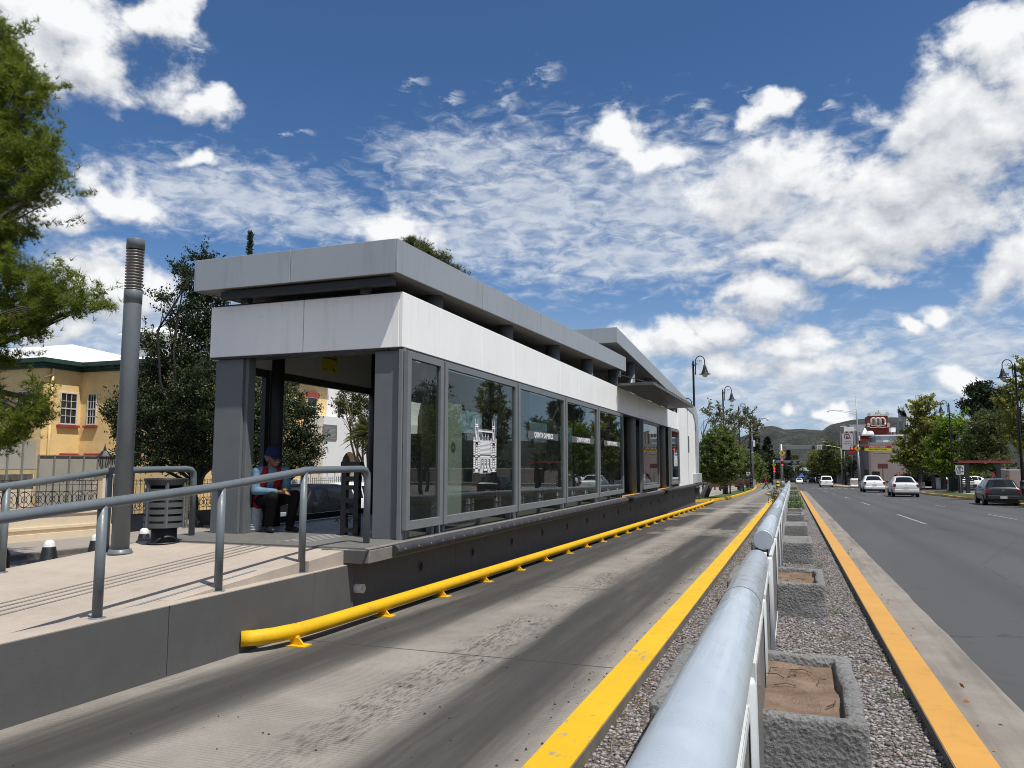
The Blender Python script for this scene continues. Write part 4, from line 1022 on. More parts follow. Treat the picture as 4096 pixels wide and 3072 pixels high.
# ------------------------------------------------------------------ loose stones, weeds, litter
rg = np.random.default_rng(3)
ico = np.array([(0,0,1),(.894,0,.447),(.276,.851,.447),(-.724,.526,.447),(-.724,-.526,.447),(.276,-.851,.447),(.724,.526,-.447),(-.276,.851,-.447),(-.894,0,-.447),(-.276,-.851,-.447),(.724,-.526,-.447),(0,0,-1)])
icf = np.array([(0,1,2),(0,2,3),(0,3,4),(0,4,5),(0,5,1),(1,6,2),(2,7,3),(3,8,4),(4,9,5),(5,10,1),(2,6,7),(3,7,8),(4,8,9),(5,9,10),(1,10,6),(6,11,7),(7,11,8),(8,11,9),(9,11,10),(10,11,6)])
def inside_planter(x, y):
    r = np.zeros(len(x), bool)
    for py in PL_Y: r |= (np.abs(x-PLX) < .58) & (y > py-.02) & (y < py+1.47)
    return r
N = 17000
y = .6+rg.random(N)**1.7*20; x = rg.uniform(-1.14, .76, N); k = ~inside_planter(x, y); x, y = x[k], y[k]; N = len(x)
s = rg.uniform(.007, .017, N)*(1+.5*(rg.random(N) > .93))
V = ico[None]*s[:, None, None]*rg.uniform(.6, 1.3, (N, 1, 3))*np.array([1, 1, .75])*rg.uniform(.8, 1.15, (N, 12, 1))
a = rg.random(N)*6.28; c_r, s_r = np.cos(a)[:, None], np.sin(a)[:, None]
V = np.stack([V[:,:,0]*c_r-V[:,:,1]*s_r, V[:,:,0]*s_r+V[:,:,1]*c_r, V[:,:,2]], 2)
V += np.stack([x, y, -SL*y+.05+s*.35], 1)[:, None]
F = (icf[None]+12*np.arange(N)[:, None, None]).reshape(-1, 3)
def stone_mat():
    t = NT('gravel_stones'); g = t.n.new('ShaderNodeNewGeometry')
    base = t.ramp(g.outputs['Random Per Island'], [(0, (.10, .09, .089)), (.35, (.21, .19, .187)), (.65, (.30, .275, .268)), (.85, (.44, .41, .39)), (.95, (.32, .23, .19))])
    base = t.mix(t.maprange(t.noise(70, 3, .6), .4, .7, 0, .4), base, (.09, .08, .078))
    t.set(base, .85, 0, .25); return t.m
o = mesh_np('loose_gravel', V.reshape(-1, 3), F, stone_mat()); tag(o, 'grey and pinkish gravel stones covering the median', 'gravel', kind='stuff')
def tufts(C, n, spread, h, w): 
    P = np.repeat(C, n, 0); P[:, :2] += rg.normal(size=(len(P), 2))*spread; return blades(P, h, rg, w, 1.3)
C = []
for k in range(150):
    yy = 1.5+rg.random()**1.5*34; xx = -1.10+abs(rg.normal())*.05 if k % 2 else rg.choice([.70, -.86, .42, .1+rg.random()*.6]); C.append((xx, yy, -SL*yy+.05))
C = np.array(C); V, F = tufts(C[::2], 26, .06, .06, .0022); tag(mesh_np('weeds', V, F, M['weed']), 'sparse green weeds in the gravel', 'weeds', kind='stuff')
V, F = tufts(C[1::2], 30, .07, .05, .0022); tag(mesh_np('dry_grass', V, F, M['dry']), 'tufts of dry grass along the kerb and planters', 'dry grass', kind='stuff')
M['dead_leaf'] = leaf_mat('fallen_leaf', (.22, .09, .02), (.42, .22, .05), .15)
P = np.stack([rg.uniform(-1.1, .75, 60), .8+rg.random(60)**1.4*14, np.zeros(60)], 1); P[:, 2] = -SL*P[:, 1]+.075
P2 = np.stack([rg.uniform(1.05, 1.25, 25), rg.uniform(5, 20, 25), np.zeros(25)], 1); P2[:, 2] = -SL*P2[:, 1]+.015
V, F = leafcards(np.concatenate([P, P2]), .04, rg, flat=.9); tag(mesh_np('fallen_leaves', V, F, M['dead_leaf']), 'orange brown leaves fallen on the gravel', 'fallen leaves', kind='stuff')
# grit and clods on the lane
N = 500; y = 3+rg.random(N)**1.3*30; x = np.where(rg.random(N) < .5, rg.uniform(-1.7, -1.42, N), rg.uniform(-4.4, -1.5, N)); s = rg.uniform(.003, .011, N)
V = ico[None]*s[:, None, None]*rg.uniform(.6, 1.3, (N, 1, 3)); V += np.stack([x, y, -SL*y+.006], 1)[:, None]
F = (icf[None]+12*np.arange(N)[:, None, None]).reshape(-1, 3)
tag(mesh_np('road_grit', V.reshape(-1, 3), F, paint('road_grit', (.045, .036, .03), .9, var=.4)), 'dark grit scattered over the bus lane', 'grit', kind='stuff')
# ------------------------------------------------------------------ things on the ramp
LC = thing('lighting_column', (-7.44, 7.07, rz(7.07)), 'tall grey cylindrical lighting column with a louvred head beside the ramp', 'lighting column')
mb = MB(); z0 = rz(7.07); c = (-7.44, 7.07, z0)
mb.lathe(c, [(.10, 0), (.10, 3.02), (.096, 3.04)], 28); mb.build('shaft', M['rail_grey'], LC)
mb = MB(); mb.lathe(c, [(.14, 0), (.14, .02), (.125, .03), (.125, .05), (.105, .055)], 28); mb.build('base_flange', M['rail_grey'], LC)
mb = MB(); mb.lathe(c, [(.104, 2.98), (.104, 3.13), (.095, 3.14)], 28); mb.build('collar', M['rail_grey'], LC)
mb = MB(); p = []
for k in range(14): z = 3.14+k*.036; p += [(.078, z), (.104, z+.008), (.104, z+.014), (.078, z+.026)]
mb.lathe(c, p, 28); mb.build('louvre', paint('louvre_metal', (.20, .185, .165), .4, metal=.2), LC)
mb = MB(); mb.lathe(c, [(.104, 3.645), (.104, 3.765), (.10, 3.772)], 28); mb.build('cap', M['rail_grey'], LC)
M['hoop'] = paint('hoop_grey', (.075, .083, .086), .5)
LB = thing('litter_bin', (-7.55, 7.85, rz(7.85)), 'round grey litter bin made of steel hoops on the ramp', 'litter bin')
c = (-7.55, 7.85, rz(7.85))
mb = MB(); mb.lathe(c, [(.205, .0), (.205, .012), (.155, .014), (.155, .20), (.14, .21)], 32); mb.build('pedestal', M['dark_grey'], LB)
mb = MB(); mb.lathe(c, [(.20, .22), (.20, .74)], 28); mb.build('liner', M['black'], LB)
for k in range(6):
    z = .20+k*.086
    mb = MB(); mb.lathe(c, [(.237, z), (.243, z), (.243, z+.058), (.237, z+.058), (.237, z)], 40, caps=False, smooth=False); mb.build('hoop', M['hoop'], LB)
mb = MB(); mb.lathe(c, [(.24, .73), (.262, .80), (.262, .815), (.20, .80), (.20, .79), (.236, .73)], 36, caps=False); mb.build('rim', M['dark_grey'], LB)
mb = MB()
for k in range(6): a = k*PI/3+.3; mb.box(c[0]+.233*math.cos(a)-.02, c[0]+.233*math.cos(a)+.02, c[1]+.233*math.sin(a)-.012, c[1]+.233*math.sin(a)+.012, c[2]+.2, c[2]+.76)
mb.build('upright', M['steel_grey'], LB)

# ------------------------------------------------------------------ side street: bollards, kerb, wall with ironwork
def gl(px, py): return gp(px, py, -.55)
M['cream'] = paint('cream_wall_paint', (.74, .62, .45), .8, var=.08, scale=1, bump=.15, dirt=(.2, (.48, .38, .26)))
M['iron'] = paint('black_ironwork', (.018, .016, .018), .5, var=.2)
M['bollard_black'] = paint('bollard_black', (.012, .012, .012), .45, var=.2)
M['white_paint'] = paint('white_paint', (.72, .72, .70), .5, var=.06)
def bollard(x, y, label, s=1.0):
    z = gz(x, y); t = thing('bollard', (x, y, z), label, 'bollard', 'black bollards with white caps in the side street')
    mb = MB(); mb.lathe((x, y, z), [(.235*s, 0), (.22*s, .03), (.145*s, .43*s), (.14*s, .44*s)], 20); mb.build('body', M['bollard_black'], t)
    mb = MB(); mb.lathe((x, y, z), [(.135*s, .44*s), (.14*s, .46*s), (.125*s, .475*s), (.132*s, .50*s), (.118*s, .515*s), (.122*s, .54*s), (.105*s, .555*s), (.10*s, .575*s), (.06*s, .60*s), (.01, .61*s)], 20); mb.build('cap', M['white_paint'], t)
a = 1/3.0157
b1 = gl(580*a, 1750+1548*a); bollard(b1.x, b1.y, 'black bollard with ribbed white cap standing alone on the red paving')
b2 = gl(1150*a, 1750+1450*a); bollard(b2.x, b2.y, 'black bollard half hidden behind a handrail post')
b3 = gl(1730*a, 1750+1345*a); bollard(b3.x, b3.y, 'black bollard with white cap just behind the litter bin pedestal')
# kerb line of the far footway and red block paving in front of it
k1, k2 = gl(160*a, 1750+1475*a), gl(1150*a, 1750+1365*a)
xk = (k1.x+k2.x)/2
w1 = gl(110*a, 1750+1322*a); w2 = gl(1150*a, 1750+1235*a); XW = (w1.x+w2.x)/2
sheet('footway', [XW-1, xk], [-30, 0, 20, 45], lambda x, y: gz(-9, y)+.13, M['paving'])
mb = MB(); vs = []
for y in (-30, 0, 10, 20, 30, 45): vs += [(xk, y, gz(-9, y)-.05), (xk+.18, y, gz(-9, y)-.05), (xk+.18, y, gz(-9, y)+.12), (xk, y, gz(-9, y)+.134)]
mb.add(vs, [(i*4+k, i*4+(k+1) % 4, (i+1)*4+(k+1) % 4, (i+1)*4+k) for i in range(5) for k in range(4)]); tag(mb.build('kerb', M['kerb_concrete']), kind='structure')
sheet('red_paving', [xk+2.4, b1.x+.9], [-10, 0, 10, 20], lambda x, y: gz(-9, y)+.008, M['brick_red'])
# bike hoop
h = gl(80*a, 1750+1800*a); mb = MB(); z = gz(h.x, h.y)
mb.tube([(h.x, h.y, z), (h.x, h.y, z+.62), (h.x, h.y-.08, z+.75), (h.x, h.y-.25, z+.8), (h.x, h.y-.6, z+.8), (h.x, h.y-.75, z+.74), (h.x, h.y-.8, z+.6), (h.x, h.y-.8, z)], .03, 10)
mb.tube([(h.x, h.y, z+.35), (h.x, h.y-.8, z+.35)], .025, 8)
tag(mb.build('bike_rack', M['bollard_black']), 'black bent-tube bicycle hoop at the left edge below the handrail', 'bike rack')
# perimeter wall
PW = thing('garden_wall', (XW, 18, gz(XW, 18)), 'cream garden wall topped with black ironwork of circles and squares', 'wall')
YW1 = w2.y+.2
def zw(y): return gz(-9, y)+.13
mb = MB()
mb.hexa([(XW-.3,-10,zw(-10)-.3),(XW,-10,zw(-10)-.3),(XW,YW1,zw(YW1)-.3),(XW-.3,YW1,zw(YW1)-.3),(XW-.3,-10,zw(0)+.82),(XW,-10,zw(0)+.82),(XW,YW1,zw(YW1)+.82),(XW-.3,YW1,zw(YW1)+.82)])
mb.build('wall', M['cream'], PW)
mb = MB()
def ledge(z0, z1, o): mb.hexa([(XW-.1,-10,zw(0)+z0),(XW+o,-10,zw(0)+z0),(XW+o,YW1,zw(YW1)+z0),(XW-.1,YW1,zw(YW1)+z0),(XW-.1,-10,zw(0)+z1),(XW+o,-10,zw(0)+z1),(XW+o,YW1,zw(YW1)+z1),(XW-.1,YW1,zw(YW1)+z1)])
ledge(-.1, .22, .10); ledge(.34, .42, .05); ledge(.78, .84, .04); mb.build('ledge', M['cream'], PW)
def pillar(y, w=.42, h=2.0):
    mb = MB(); z = zw(y); mb.box(XW-.36, XW+.06, y, y+w, z-.2, z+h); mb.box(XW-.40, XW+.10, y-.04, y+w+.04, z+h, z+h+.08); mb.box(XW-.40, XW+.12, y-.05, y+w+.05, z-.2, z+.35); mb.build('pillar', M['cream'], PW)
pillar(YW1); pillar(YW1+3.6, .4, 1.7); pillar(YW1-5.2)
def ironwork(y0, y1, zb, hgt, name='railing', cell=.46):
    mb = MB(); x = XW-.15; n = max(1, round((y1-y0)/cell)); c = (y1-y0)/n
    z = lambda y, v: zb(y)+v
    hs = [0.03, .16, .16+c, hgt-.16, hgt-.02]
    for v in hs: mb.bar((x, y0, z(y0, v)), (x, y1, z(y1, v)), .018)
    for k in range(n*2+1):
        y = y0+k*c/2; mb.bar((x, y, z(y, 0)), (x, y, z(y, hgt+(.06 if k % 2 else 0))), .014)
    for k in range(n):
        y = y0+(k+.5)*c; zc = z(y, .16+c/2)
        for r in (c*.48, c*.2): mb.tube([(x, y+r*math.cos(q), zc+r*math.sin(q)) for q in np.linspace(0, 2*PI, 15)[:-1]], .011, 5, closed=True)
        for q in (PI/4, 3*PI/4): mb.bar((x, y+c*.48*math.cos(q), zc+c*.48*math.sin(q)), (x, y-c*.48*math.cos(q), zc-c*.48*math.sin(q)), .012)
        r = c*.24; zt = z(y, hgt-.09)
        mb.tube([(x, y+r*math.cos(q), zt+.6*r*math.sin(q)) for q in np.linspace(0, PI, 8)], .009, 5)
    return mb.build(name, M['iron'], PW)
ironwork(YW1-4.8, YW1-.02, lambda y: zw(y)+.85, 1.0); ironwork(YW1-10, YW1-5.3, lambda y: zw(y)+.85, 1.0)
ironwork(YW1+.44, YW1+3.58, lambda y: zw(y)+.6, 1.25, cell=.4); ironwork(YW1+4.05, YW1+9.5, lambda y: zw(y)+.6, 1.25, cell=.4)
M['navy'] = paint('navy_sheet', (.012, .014, .024), .4, var=.2)
for y0, y1 in ((YW1+.44, YW1+3.58), (YW1+4.05, YW1+9.5)):
    mb = MB(); z = zw(y0); mb.box(XW-.2, XW-.16, y0, y1, z-.1, z+.62); mb.build('gate_panel', M['navy'], PW)
# lantern on the pillar
LT = thing('lantern', (XW-.15, YW1+.2, zw(YW1)+2.08), 'black six-sided lantern on top of the cream wall pillar', 'lantern')
c = (XW-.15, YW1+.2, zw(YW1)+2.08)
mb = MB(); mb.lathe(c, [(.10, 0), (.04, .06), (.10, .12), (.11, .14)], 6, smooth=False); mb.lathe(c, [(.24, .56), (.20, .60), (.09, .74), (.05, .76), (.05, .80), (.02, .90), (.004, 1.0)], 6, smooth=False)
for k in range(6): q = k*PI/3; mb.bar((c[0]+.11*math.cos(q), c[1]+.11*math.sin(q), c[2]+.14), (c[0]+.22*math.cos(q), c[1]+.22*math.sin(q), c[2]+.57), .018)
mb.build('frame', M['iron'], LT)
mb = MB(); mb.lathe(c, [(.095, .14), (.20, .56)], 6, smooth=False); mb.build('panes', M['glass_clear'], LT)
# translucent site screens behind the wall
def screen_mat():
    t = NT('site_screen'); n = t.noise(.5, 4, .6); base = t.ramp(n, [(.3, (.36, .34, .285)), (.7, (.46, .435, .37))]); t.set(base, .55, 0, .4); return t.m
M['screen'] = screen_mat(); M['galv'] = paint('galvanised_tube', (.30, .29, .27), .45, metal=.3, var=.15)
XS_ = XW-3.2
SC = thing('site_screen', (XS_, 18, gz(XS_, 18)), 'fence of grey translucent site screens in front of the yellow house', 'screen fence')
sA, sB = atx(460*a, 1750+215*a, XS_), atx(1640*a, 1750+225*a, XS_)
ysn = np.linspace(sA.y, sB.y, 8)
for y0, y1 in zip(ysn[:-1], ysn[1:]):
    mb = MB(); mb.box(XS_-.01, XS_+.01, y0+.02, y1-.02, gz(XS_, y0), sA.z); mb.build('screen_panel', M['screen'], SC)
    mb = MB(); mb.bar((XS_+.04, y0, gz(XS_, y0)), (XS_+.04, y0, sA.z+.03), .05); mb.bar((XS_+.04, y0, sA.z), (XS_+.04, y1, sA.z), .03); mb.build('post', M['galv'], SC)
sC, sD = atx(-500*a, 1750+120*a, XS_+1.2), atx(440*a, 1750+130*a, XS_+1.2)
for y0, y1 in zip(np.linspace(sC.y, sD.y, 6)[:-1], np.linspace(sC.y, sD.y, 6)[1:]):
    mb = MB(); zb = atx(200*a, 1750+385*a, XS_+1.2).z; mb.box(XS_+1.19, XS_+1.21, y0+.02, y1-.02, zb, sD.z+.25); mb.build('screen_panel', M['screen'], SC)
    mb = MB(); mb.bar((XS_+1.25, y0, zb-.6), (XS_+1.25, y0, sD.z+.3), .05); mb.bar((XS_+1.25, y0, zb), (XS_+1.25, y1, zb), .04); mb.build('post', M['galv'], SC)
mb = MB(); q = atx(410*a, 1750+440*a, XS_+1.0); mb.box(XS_+.4, XS_+1.0, q.y-14, q.y, gz(XS_, 14), q.z); tag(mb.build('low_wall', M['cream']), 'weathered low cream wall beneath the grey site screens', 'wall')

# ------------------------------------------------------------------ yellow house
def peeling(name, c, under, thr=.62):
    t = NT(name); n = t.noise(.9, 6, .65); b = t.noise(.28, 5, .65, dist=.4); f = t.noise(7, 5, .7)
    base = t.ramp(n, [(.3, tuple(x*.82 for x in c)), (.7, c)])
    base = t.mix(t.maprange(f, .6, .7, 0, .35), base, tuple(min(1, x*1.25) for x in c))
    m = t.maprange(t.math('ADD', b, t.math('MULTIPLY', t.math('SUBTRACT', f, .5), .12)), thr, thr+.015)
    base = t.mix(m, base, under); t.set(base, .85, 0, .2); t.bump(t.math('SUBTRACT', t.noise(3, 5, .65), t.math('MULTIPLY', m, .4)), .5, .04); return t.m
M['ochre'] = peeling('ochre_plaster', (.86, .62, .29), (.32, .28, .25), .69)
M['green_trim'] = paint('dark_green_cornice', (.018, .055, .04), .6, var=.2)
M['roof_white'] = paint('white_roof_coating', (.80, .80, .78), .5, var=.05, scale=.5)
M['sill_red'] = paint('red_sill', (.30, .045, .035), .7, var=.15)
M['win_white'] = paint('window_frame_white', (.62, .61, .57), .6, var=.12, scale=6)
def dark_pane():
    t = NT('old_window_glass'); n = t.noise(.8, 3, .6); t.set(t.ramp(n, [(.3, (.012, .012, .014)), (.7, (.035, .037, .04))]), .06, 0, .6); return t.m
M['pane'] = dark_pane()
def window(parent, p, u, w, h, nx=3, ny=4, sill=None, inset=.12, frame=.07, fm=None):
    """p: lower-left corner on the wall face; u: along the wall; outward = u x z"""
    u = Vector(u); nrm = u.cross(Vector((0,0,1))); z = Vector((0,0,1)); p = Vector(p); fm = fm or M['win_white']
    R3 = Matrix((u, nrm, z)).transposed()
    def bx(mb, a0, a1, d0, d1, c0, c1):
        vs = [p+u*a_+nrm*d_+z*c_ for c_ in (c0, c1) for a_, d_ in ((a0, d0), (a1, d0), (a1, d1), (a0, d1))]; mb.hexa(vs)
    f = MB(); bx(f, 0, frame, .004, .05, 0, h); bx(f, w-frame, w, .004, .05, 0, h); bx(f, frame, w-frame, .004, .05, h-frame, h); bx(f, frame, w-frame, .004, .05, 0, frame); bx(f, frame, w-frame, .004, .045, h*.5-.03, h*.5+.03)
    for k in range(1, nx): x = frame+(w-2*frame)*k/nx; bx(f, x-.014, x+.014, .004, .035, frame, h-frame)
    for k in range(1, ny):
        if k*2 == ny: continue
        y = frame+(h-2*frame)*k/ny; bx(f, frame, w-frame, .004, .034, y-.014, y+.014)
    o = f.build('window', fm, parent)
    g = MB(); bx(g, frame*.5, w-frame*.5, .002, .012, frame*.5, h-frame*.5); g.build('pane', M['pane'], o)
    if sill: s = MB(); bx(s, -.12, w+.12, .002, .16, -.14, -.02); s.build('sill', sill, o)
    return o
XA = -37.0
yj = atx(750+1028/1.84375, 1300+500/1.84375, -29.0).y
def B(x, y): return x/2.212, 900+y/2.212
fA = atx(*B(385, 1500), XA); fB = atx(*B(720, 1500), XA); YA, YB = fA.y, fB.y
zc0 = atx(*B(730, 1305), XA).z; zc1 = atx(*B(730, 1228), XA).z
YH = thing('yellow_house', (XA, YB, gz(XA, YB)), 'old ochre yellow house with peeling plaster, green cornice and white roof', 'house')
zg = gz(XA, YB)-.5
mb = MB(); XE = -29.0
mb.prism([(XA-25, YA), (XA, YA), (XA, YB), (XE, YB), (XE, yj-.01), (XA-25, yj-.01)], zg, zc0, 'z'); hw = mb.build('wall', M['ochre'], YH)
mb = MB()
def crn(o, z0, z1): mb.prism([(XA-25, YA-o), (XA+o, YA-o), (XA+o, YB-o), (XE+o, YB-o), (XE+o, yj-.02), (XA-25, yj-.02)], z0, z1, 'z')
crn(.10, zc0+.002, zc0+.12); crn(.22, zc0+.122, zc0+.55*(zc1-zc0)); crn(.45, zc0+.552*(zc1-zc0), zc1); 
for k in range(24): x = XA-24+k*1.0; mb.box(x, x+.14, YA-.42, YA-.23, zc0+.2, zc0+.54*(zc1-zc0))
for k in range(8): x = XA+.5+k*1.0; mb.box(x, x+.14, YB-.42, YB-.23, zc0+.2, zc0+.54*(zc1-zc0))
mb.build('cornice', M['green_trim'], YH)
# hipped white roof
zr = atx(*B(500, 1035), XA-3).z
mb = MB()
o = .45
mb.add([(XA-25,YA-o,zc1+.01),(XA+o,YA-o,zc1+.01),(XA+o,YB-o,zc1+.01),(XE+o,YB-o,zc1+.01),(XE+o,yj-.02,zc1+.01),(XA-25,yj-.02,zc1+.01),
        (XA-25,YA+4.5,zr+.2),(XA-3.5,YA+4.5,zr+.1),(XA-2.5,YB+5,zr-.25),(XE-4.5,YB+5,zr-.25),(XE-4.5,yj-4,zr-.25),(XA-25,yj-4,zr)],
       [(0,1,7,6),(1,2,8,7),(2,3,9,8),(3,4,10,9),(4,5,11,10),(7,8,9,10,11,6)])
rf = mb.build('roof', M['roof_white'], YH)
# dormer
dm = atx(*B(1520, 1130), XE-5); mb = MB(); mb.box(XE-7, XE-4.6, dm.y-1.3, dm.y+1.1, zc1, dm.z+.95); dmo = mb.build('dormer', M['win_white'], rf)
mb = MB(); mb.prism([(dm.y-1.7, dm.z+.95), (dm.y+1.5, dm.z+.95), (dm.y-.1, dm.z+1.55)], XE-7.4, XE-4.2, 'x'); mb.build('dormer_roof', M['roof_white'], rf)
# windows: one on the near wing, one on the return, one on the main front
a1, a2 = at(*B(160, 1480), YA), at(*B(290, 1480), YA); wz = atx(*B(690, 1490), XA).z; wb = atx(690/2.212, 1500+445/2.212, XA).z
window(YH, (a1.x, YA-.002, wb), (1, 0, 0), a2.x-a1.x, wz-wb, 3, 4, M['sill_red'])
b1_, b2_ = atx(*B(532, 1490), XA).y, atx(*B(688, 1490), XA).y
o_ = window(YH, (XA+.002, b1_, wb), (0, 1, 0), b2_-b1_, wz-wb, 3, 4, M['sill_red'])
c1_, c2_ = at(*B(782, 1490), YB).x, at(*B(866, 1490), YB).x
window(YH, (c1_, YB-.002, wb), (1, 0, 0), c2_-c1_, wz-wb, 3, 4, M['sill_red'])
# lower red lintels just above the screens
zl = atx(500/2.212, 1500+712/2.212, XA).z
mb = MB(); yl0, yl1 = atx(500/2.212, 2000, XA).y, atx(660/2.212, 2000, XA).y; mb.box(XA+.002, XA+.1, yl0, yl1, zl-.25, zl+.12); mb.build('lintel', M['sill_red'], YH)
mb = MB(); xl0, xl1 = at(730/2.212, 2000, YB).x, at(872/2.212, 2000, YB).x; mb.box(xl0, xl1, YB-.1, YB-.002, zl-.25, zl+.12); mb.build('lintel', M['sill_red'], YH)
mb = MB(); dpy = atx(*B(452, 1400), XA).y; mb.tube([(XA+.1, dpy, zg), (XA+.1, dpy, zc0)], .07, 10); mb.tube([(XA+.1, dpy, zc0-.3), (XA+.1, dpy-.5, zc0-.5)], .05, 8); mb.build('drain_pipe', M['ochre'], YH)
# far wing of the yellow house with one pale sash window, seen through the station
def CC(x, y): return 750+x/1.84375, 1300+y/1.84375
XF = -29.0
y1, y2 = atx(*CC(880, 520), XF).y, atx(*CC(955, 520), XF).y; zt, zb = atx(*CC(880, 525), XF).z, atx(*CC(880, 670), XF).z
window(YH, (XF+.002, y1, zb), (0, 1, 0), y2-y1, zt-zb, 1, 2)
mb = MB(); mb.box(XF+.002, XF+.14, y1-.1, y2+.1, zt, zt+.28); mb.build('lintel', M['sill_red'], YH)
ln = atx(*CC(832, 550), XF); mb = MB(); mb.box(XF+.05, XF+.3, ln.y-.15, ln.y+.15, ln.z-.4, ln.z+.3); mb.build('wall_lantern', paint('brass_lantern', (.30, .17, .03), .5), YH)

# ------------------------------------------------------------------ white house with an arch
M['white_plaster'] = paint('white_plaster', (.74, .74, .72), .8, var=.04, bump=.15, scale=.8)
yj = atx(*CC(1028, 500), XF).y; zr1 = atx(*CC(1030, 400), XF).z+1.2
WH = thing('white_house', (XF, yj+4, gz(XF, yj)), 'white plastered house with an arched doorway beside the yellow house', 'house')
ar = atx(*CC(1058, 936), XF); aL = atx(*CC(1000, 1010), XF); aR = atx(*CC(1118, 1010), XF)
r = (aR.y-aL.y)/2; yc = (aR.y+aL.y)/2; zs = ar.z-r; zg = gz(XF, yj)-.3
# front leaf with a real arched opening
N_ = 14; arc = [(yc+r*math.cos(PI*k/N_), zs+r*math.sin(PI*k/N_)) for k in range(N_+1)]
X2 = XF+1.4
mb = MB(); y0w, y1w, ztop = yj-2.4, yj+16, zs+r+2.2
top = [(y0w+(y1w-y0w)*(1-k/N_), ztop) for k in range(N_+1)]
V = [(X2, *p) for p in arc]+[(X2, *p) for p in top]
mb.add(V, [(k, k+1, N_+2+k, N_+1+k) for k in range(N_)]); mb.add([(X2, yc+r, zs), (X2, yc+r, zg), (X2, y1w, zg), (X2, y1w, ztop)], [(0,1,2,3)]); mb.add([(X2, yc-r, zs), (X2, y0w, ztop), (X2, y0w, zg), (X2, yc-r, zg)], [(0,1,2,3)])
mb.add([(X2, y0w, zg), (X2, y0w, ztop), (XF-8, y0w, ztop), (XF-8, y0w, zg)], [(0,1,2,3)]); mb.add([(X2, y0w, ztop), (X2, y1w, ztop), (XF-8, y1w, ztop), (XF-8, y0w, ztop)], [(0,1,2,3)])
mb.build('porch_wall', M['white_plaster'], WH, fixn=False)
mb = MB(); V = [(X2, *p) for p in arc]+[(X2-.5, *p) for p in arc]; mb.add(V, [(k, k+1, N_+2+k, N_+1+k) for k in range(N_)]); mb.add([(X2, yc-r, zs), (X2, yc-r, zg), (X2-.5, yc-r, zg), (X2-.5, yc-r, zs)], [(0,1,2,3)]); mb.add([(X2, yc+r, zs), (X2, yc+r, zg), (X2-.5, yc+r, zg), (X2-.5, yc+r, zs)], [(0,1,2,3)])
mb.build('arch_reveal', M['cream'], WH, fixn=False)
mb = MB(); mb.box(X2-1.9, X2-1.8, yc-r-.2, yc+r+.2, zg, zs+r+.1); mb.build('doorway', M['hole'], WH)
mb = MB(); mb.box(XF-8, XF, yj, yj+20, zg, zr1); mb.build('wall', M['white_plaster'], WH)
y1, y2 = atx(*CC(1102, 560), XF).y, atx(*CC(1158, 560), XF).y; zt, zb = atx(*CC(1100, 560), XF).z, atx(*CC(1100, 660), XF).z
window(WH, (XF+.002, y1, zb), (0, 1, 0), y2-y1, zt-zb, 2, 2); mb = MB(); mb.prism([(y1-.2, zt), (y2+.2, zt), (y2+.3, zt+.2), ((y1+y2)/2, zt+.35), (y1-.3, zt+.2)], XF+.002, XF+.15, 'x'); mb.build('pediment', paint('stone_trim', (.35, .28, .25), .8), WH)
n1, n2 = atx(*CC(1000, 732), X2), atx(*CC(1097, 850), X2)
mb = MB(); mb.box(X2+.01, X2+.05, n1.y, n2.y, n2.z, n1.z); nb = mb.build('notice_banner', paint('grey_banner', (.15, .155, .15), .7), WH)
mb = MB()
for k in range(9): z = n2.z+(n1.z-n2.z)*(.1+.085*k); mb.box(X2+.051, X2+.054, n1.y+.1, n2.y-.1-.12*(k % 3), z, z+.035)
mb.build('notice_lines', paint('banner_text', (.28, .28, .27), .7), nb)
# ornate fence and gate pier in front of the white house
XG = XW+.2
p0, p1 = atx(950+720/3.318, 1700+720/3.318, XG), atx(950+830/3.318, 1700+1250/3.318, XG)
FG = thing('iron_fence', (XG, p1.y, gz(XG, p1.y)), 'pale grey ornate iron fence in front of the white house', 'fence')
zt = p0.z; mb = MB(); mb.box(XG-.35, XG+.2, p0.y, p1.y, gz(XG, p1.y), zt-.25); mb.box(XG-.42, XG+.27, p0.y-.08, p1.y+.08, zt-.25, zt-.12); mb.box(XG-.38, XG+.22, p0.y-.03, p1.y+.03, zt-.12, zt); mb.build('pier', M['white_plaster'], FG)
ft = atx(950+1130/3.318, 1700+680/3.318, XG).z; M['pale_iron'] = paint('pale_iron', (.24, .24, .22), .6)
mb = MB(); y = p1.y+.05; zb_ = gz(XG, y)
for v in (.9, .62, .05): mb.bar((XG, y, zb_+(ft-zb_)*v), (XG, y+7, zb_+(ft-zb_)*v), .03)
for k in range(40):
    yy = y+k*.175; mb.bar((XG, yy, zb_), (XG, yy, ft-(.12 if k % 4 else -.1)), .022)
    mb.tube([(XG, yy+.087+.06*math.cos(q), zb_+(ft-zb_)*.76+.06*math.sin(q)) for q in np.linspace(0, 2*PI, 9)[:-1]], .008, 4, closed=True)
    mb.lathe((XG, yy, ft-(.12 if k % 4 else -.1)), [(.03, 0), (.012, .08), (.002, .13)], 6)
mb.build('railing', M['pale_iron'], FG)
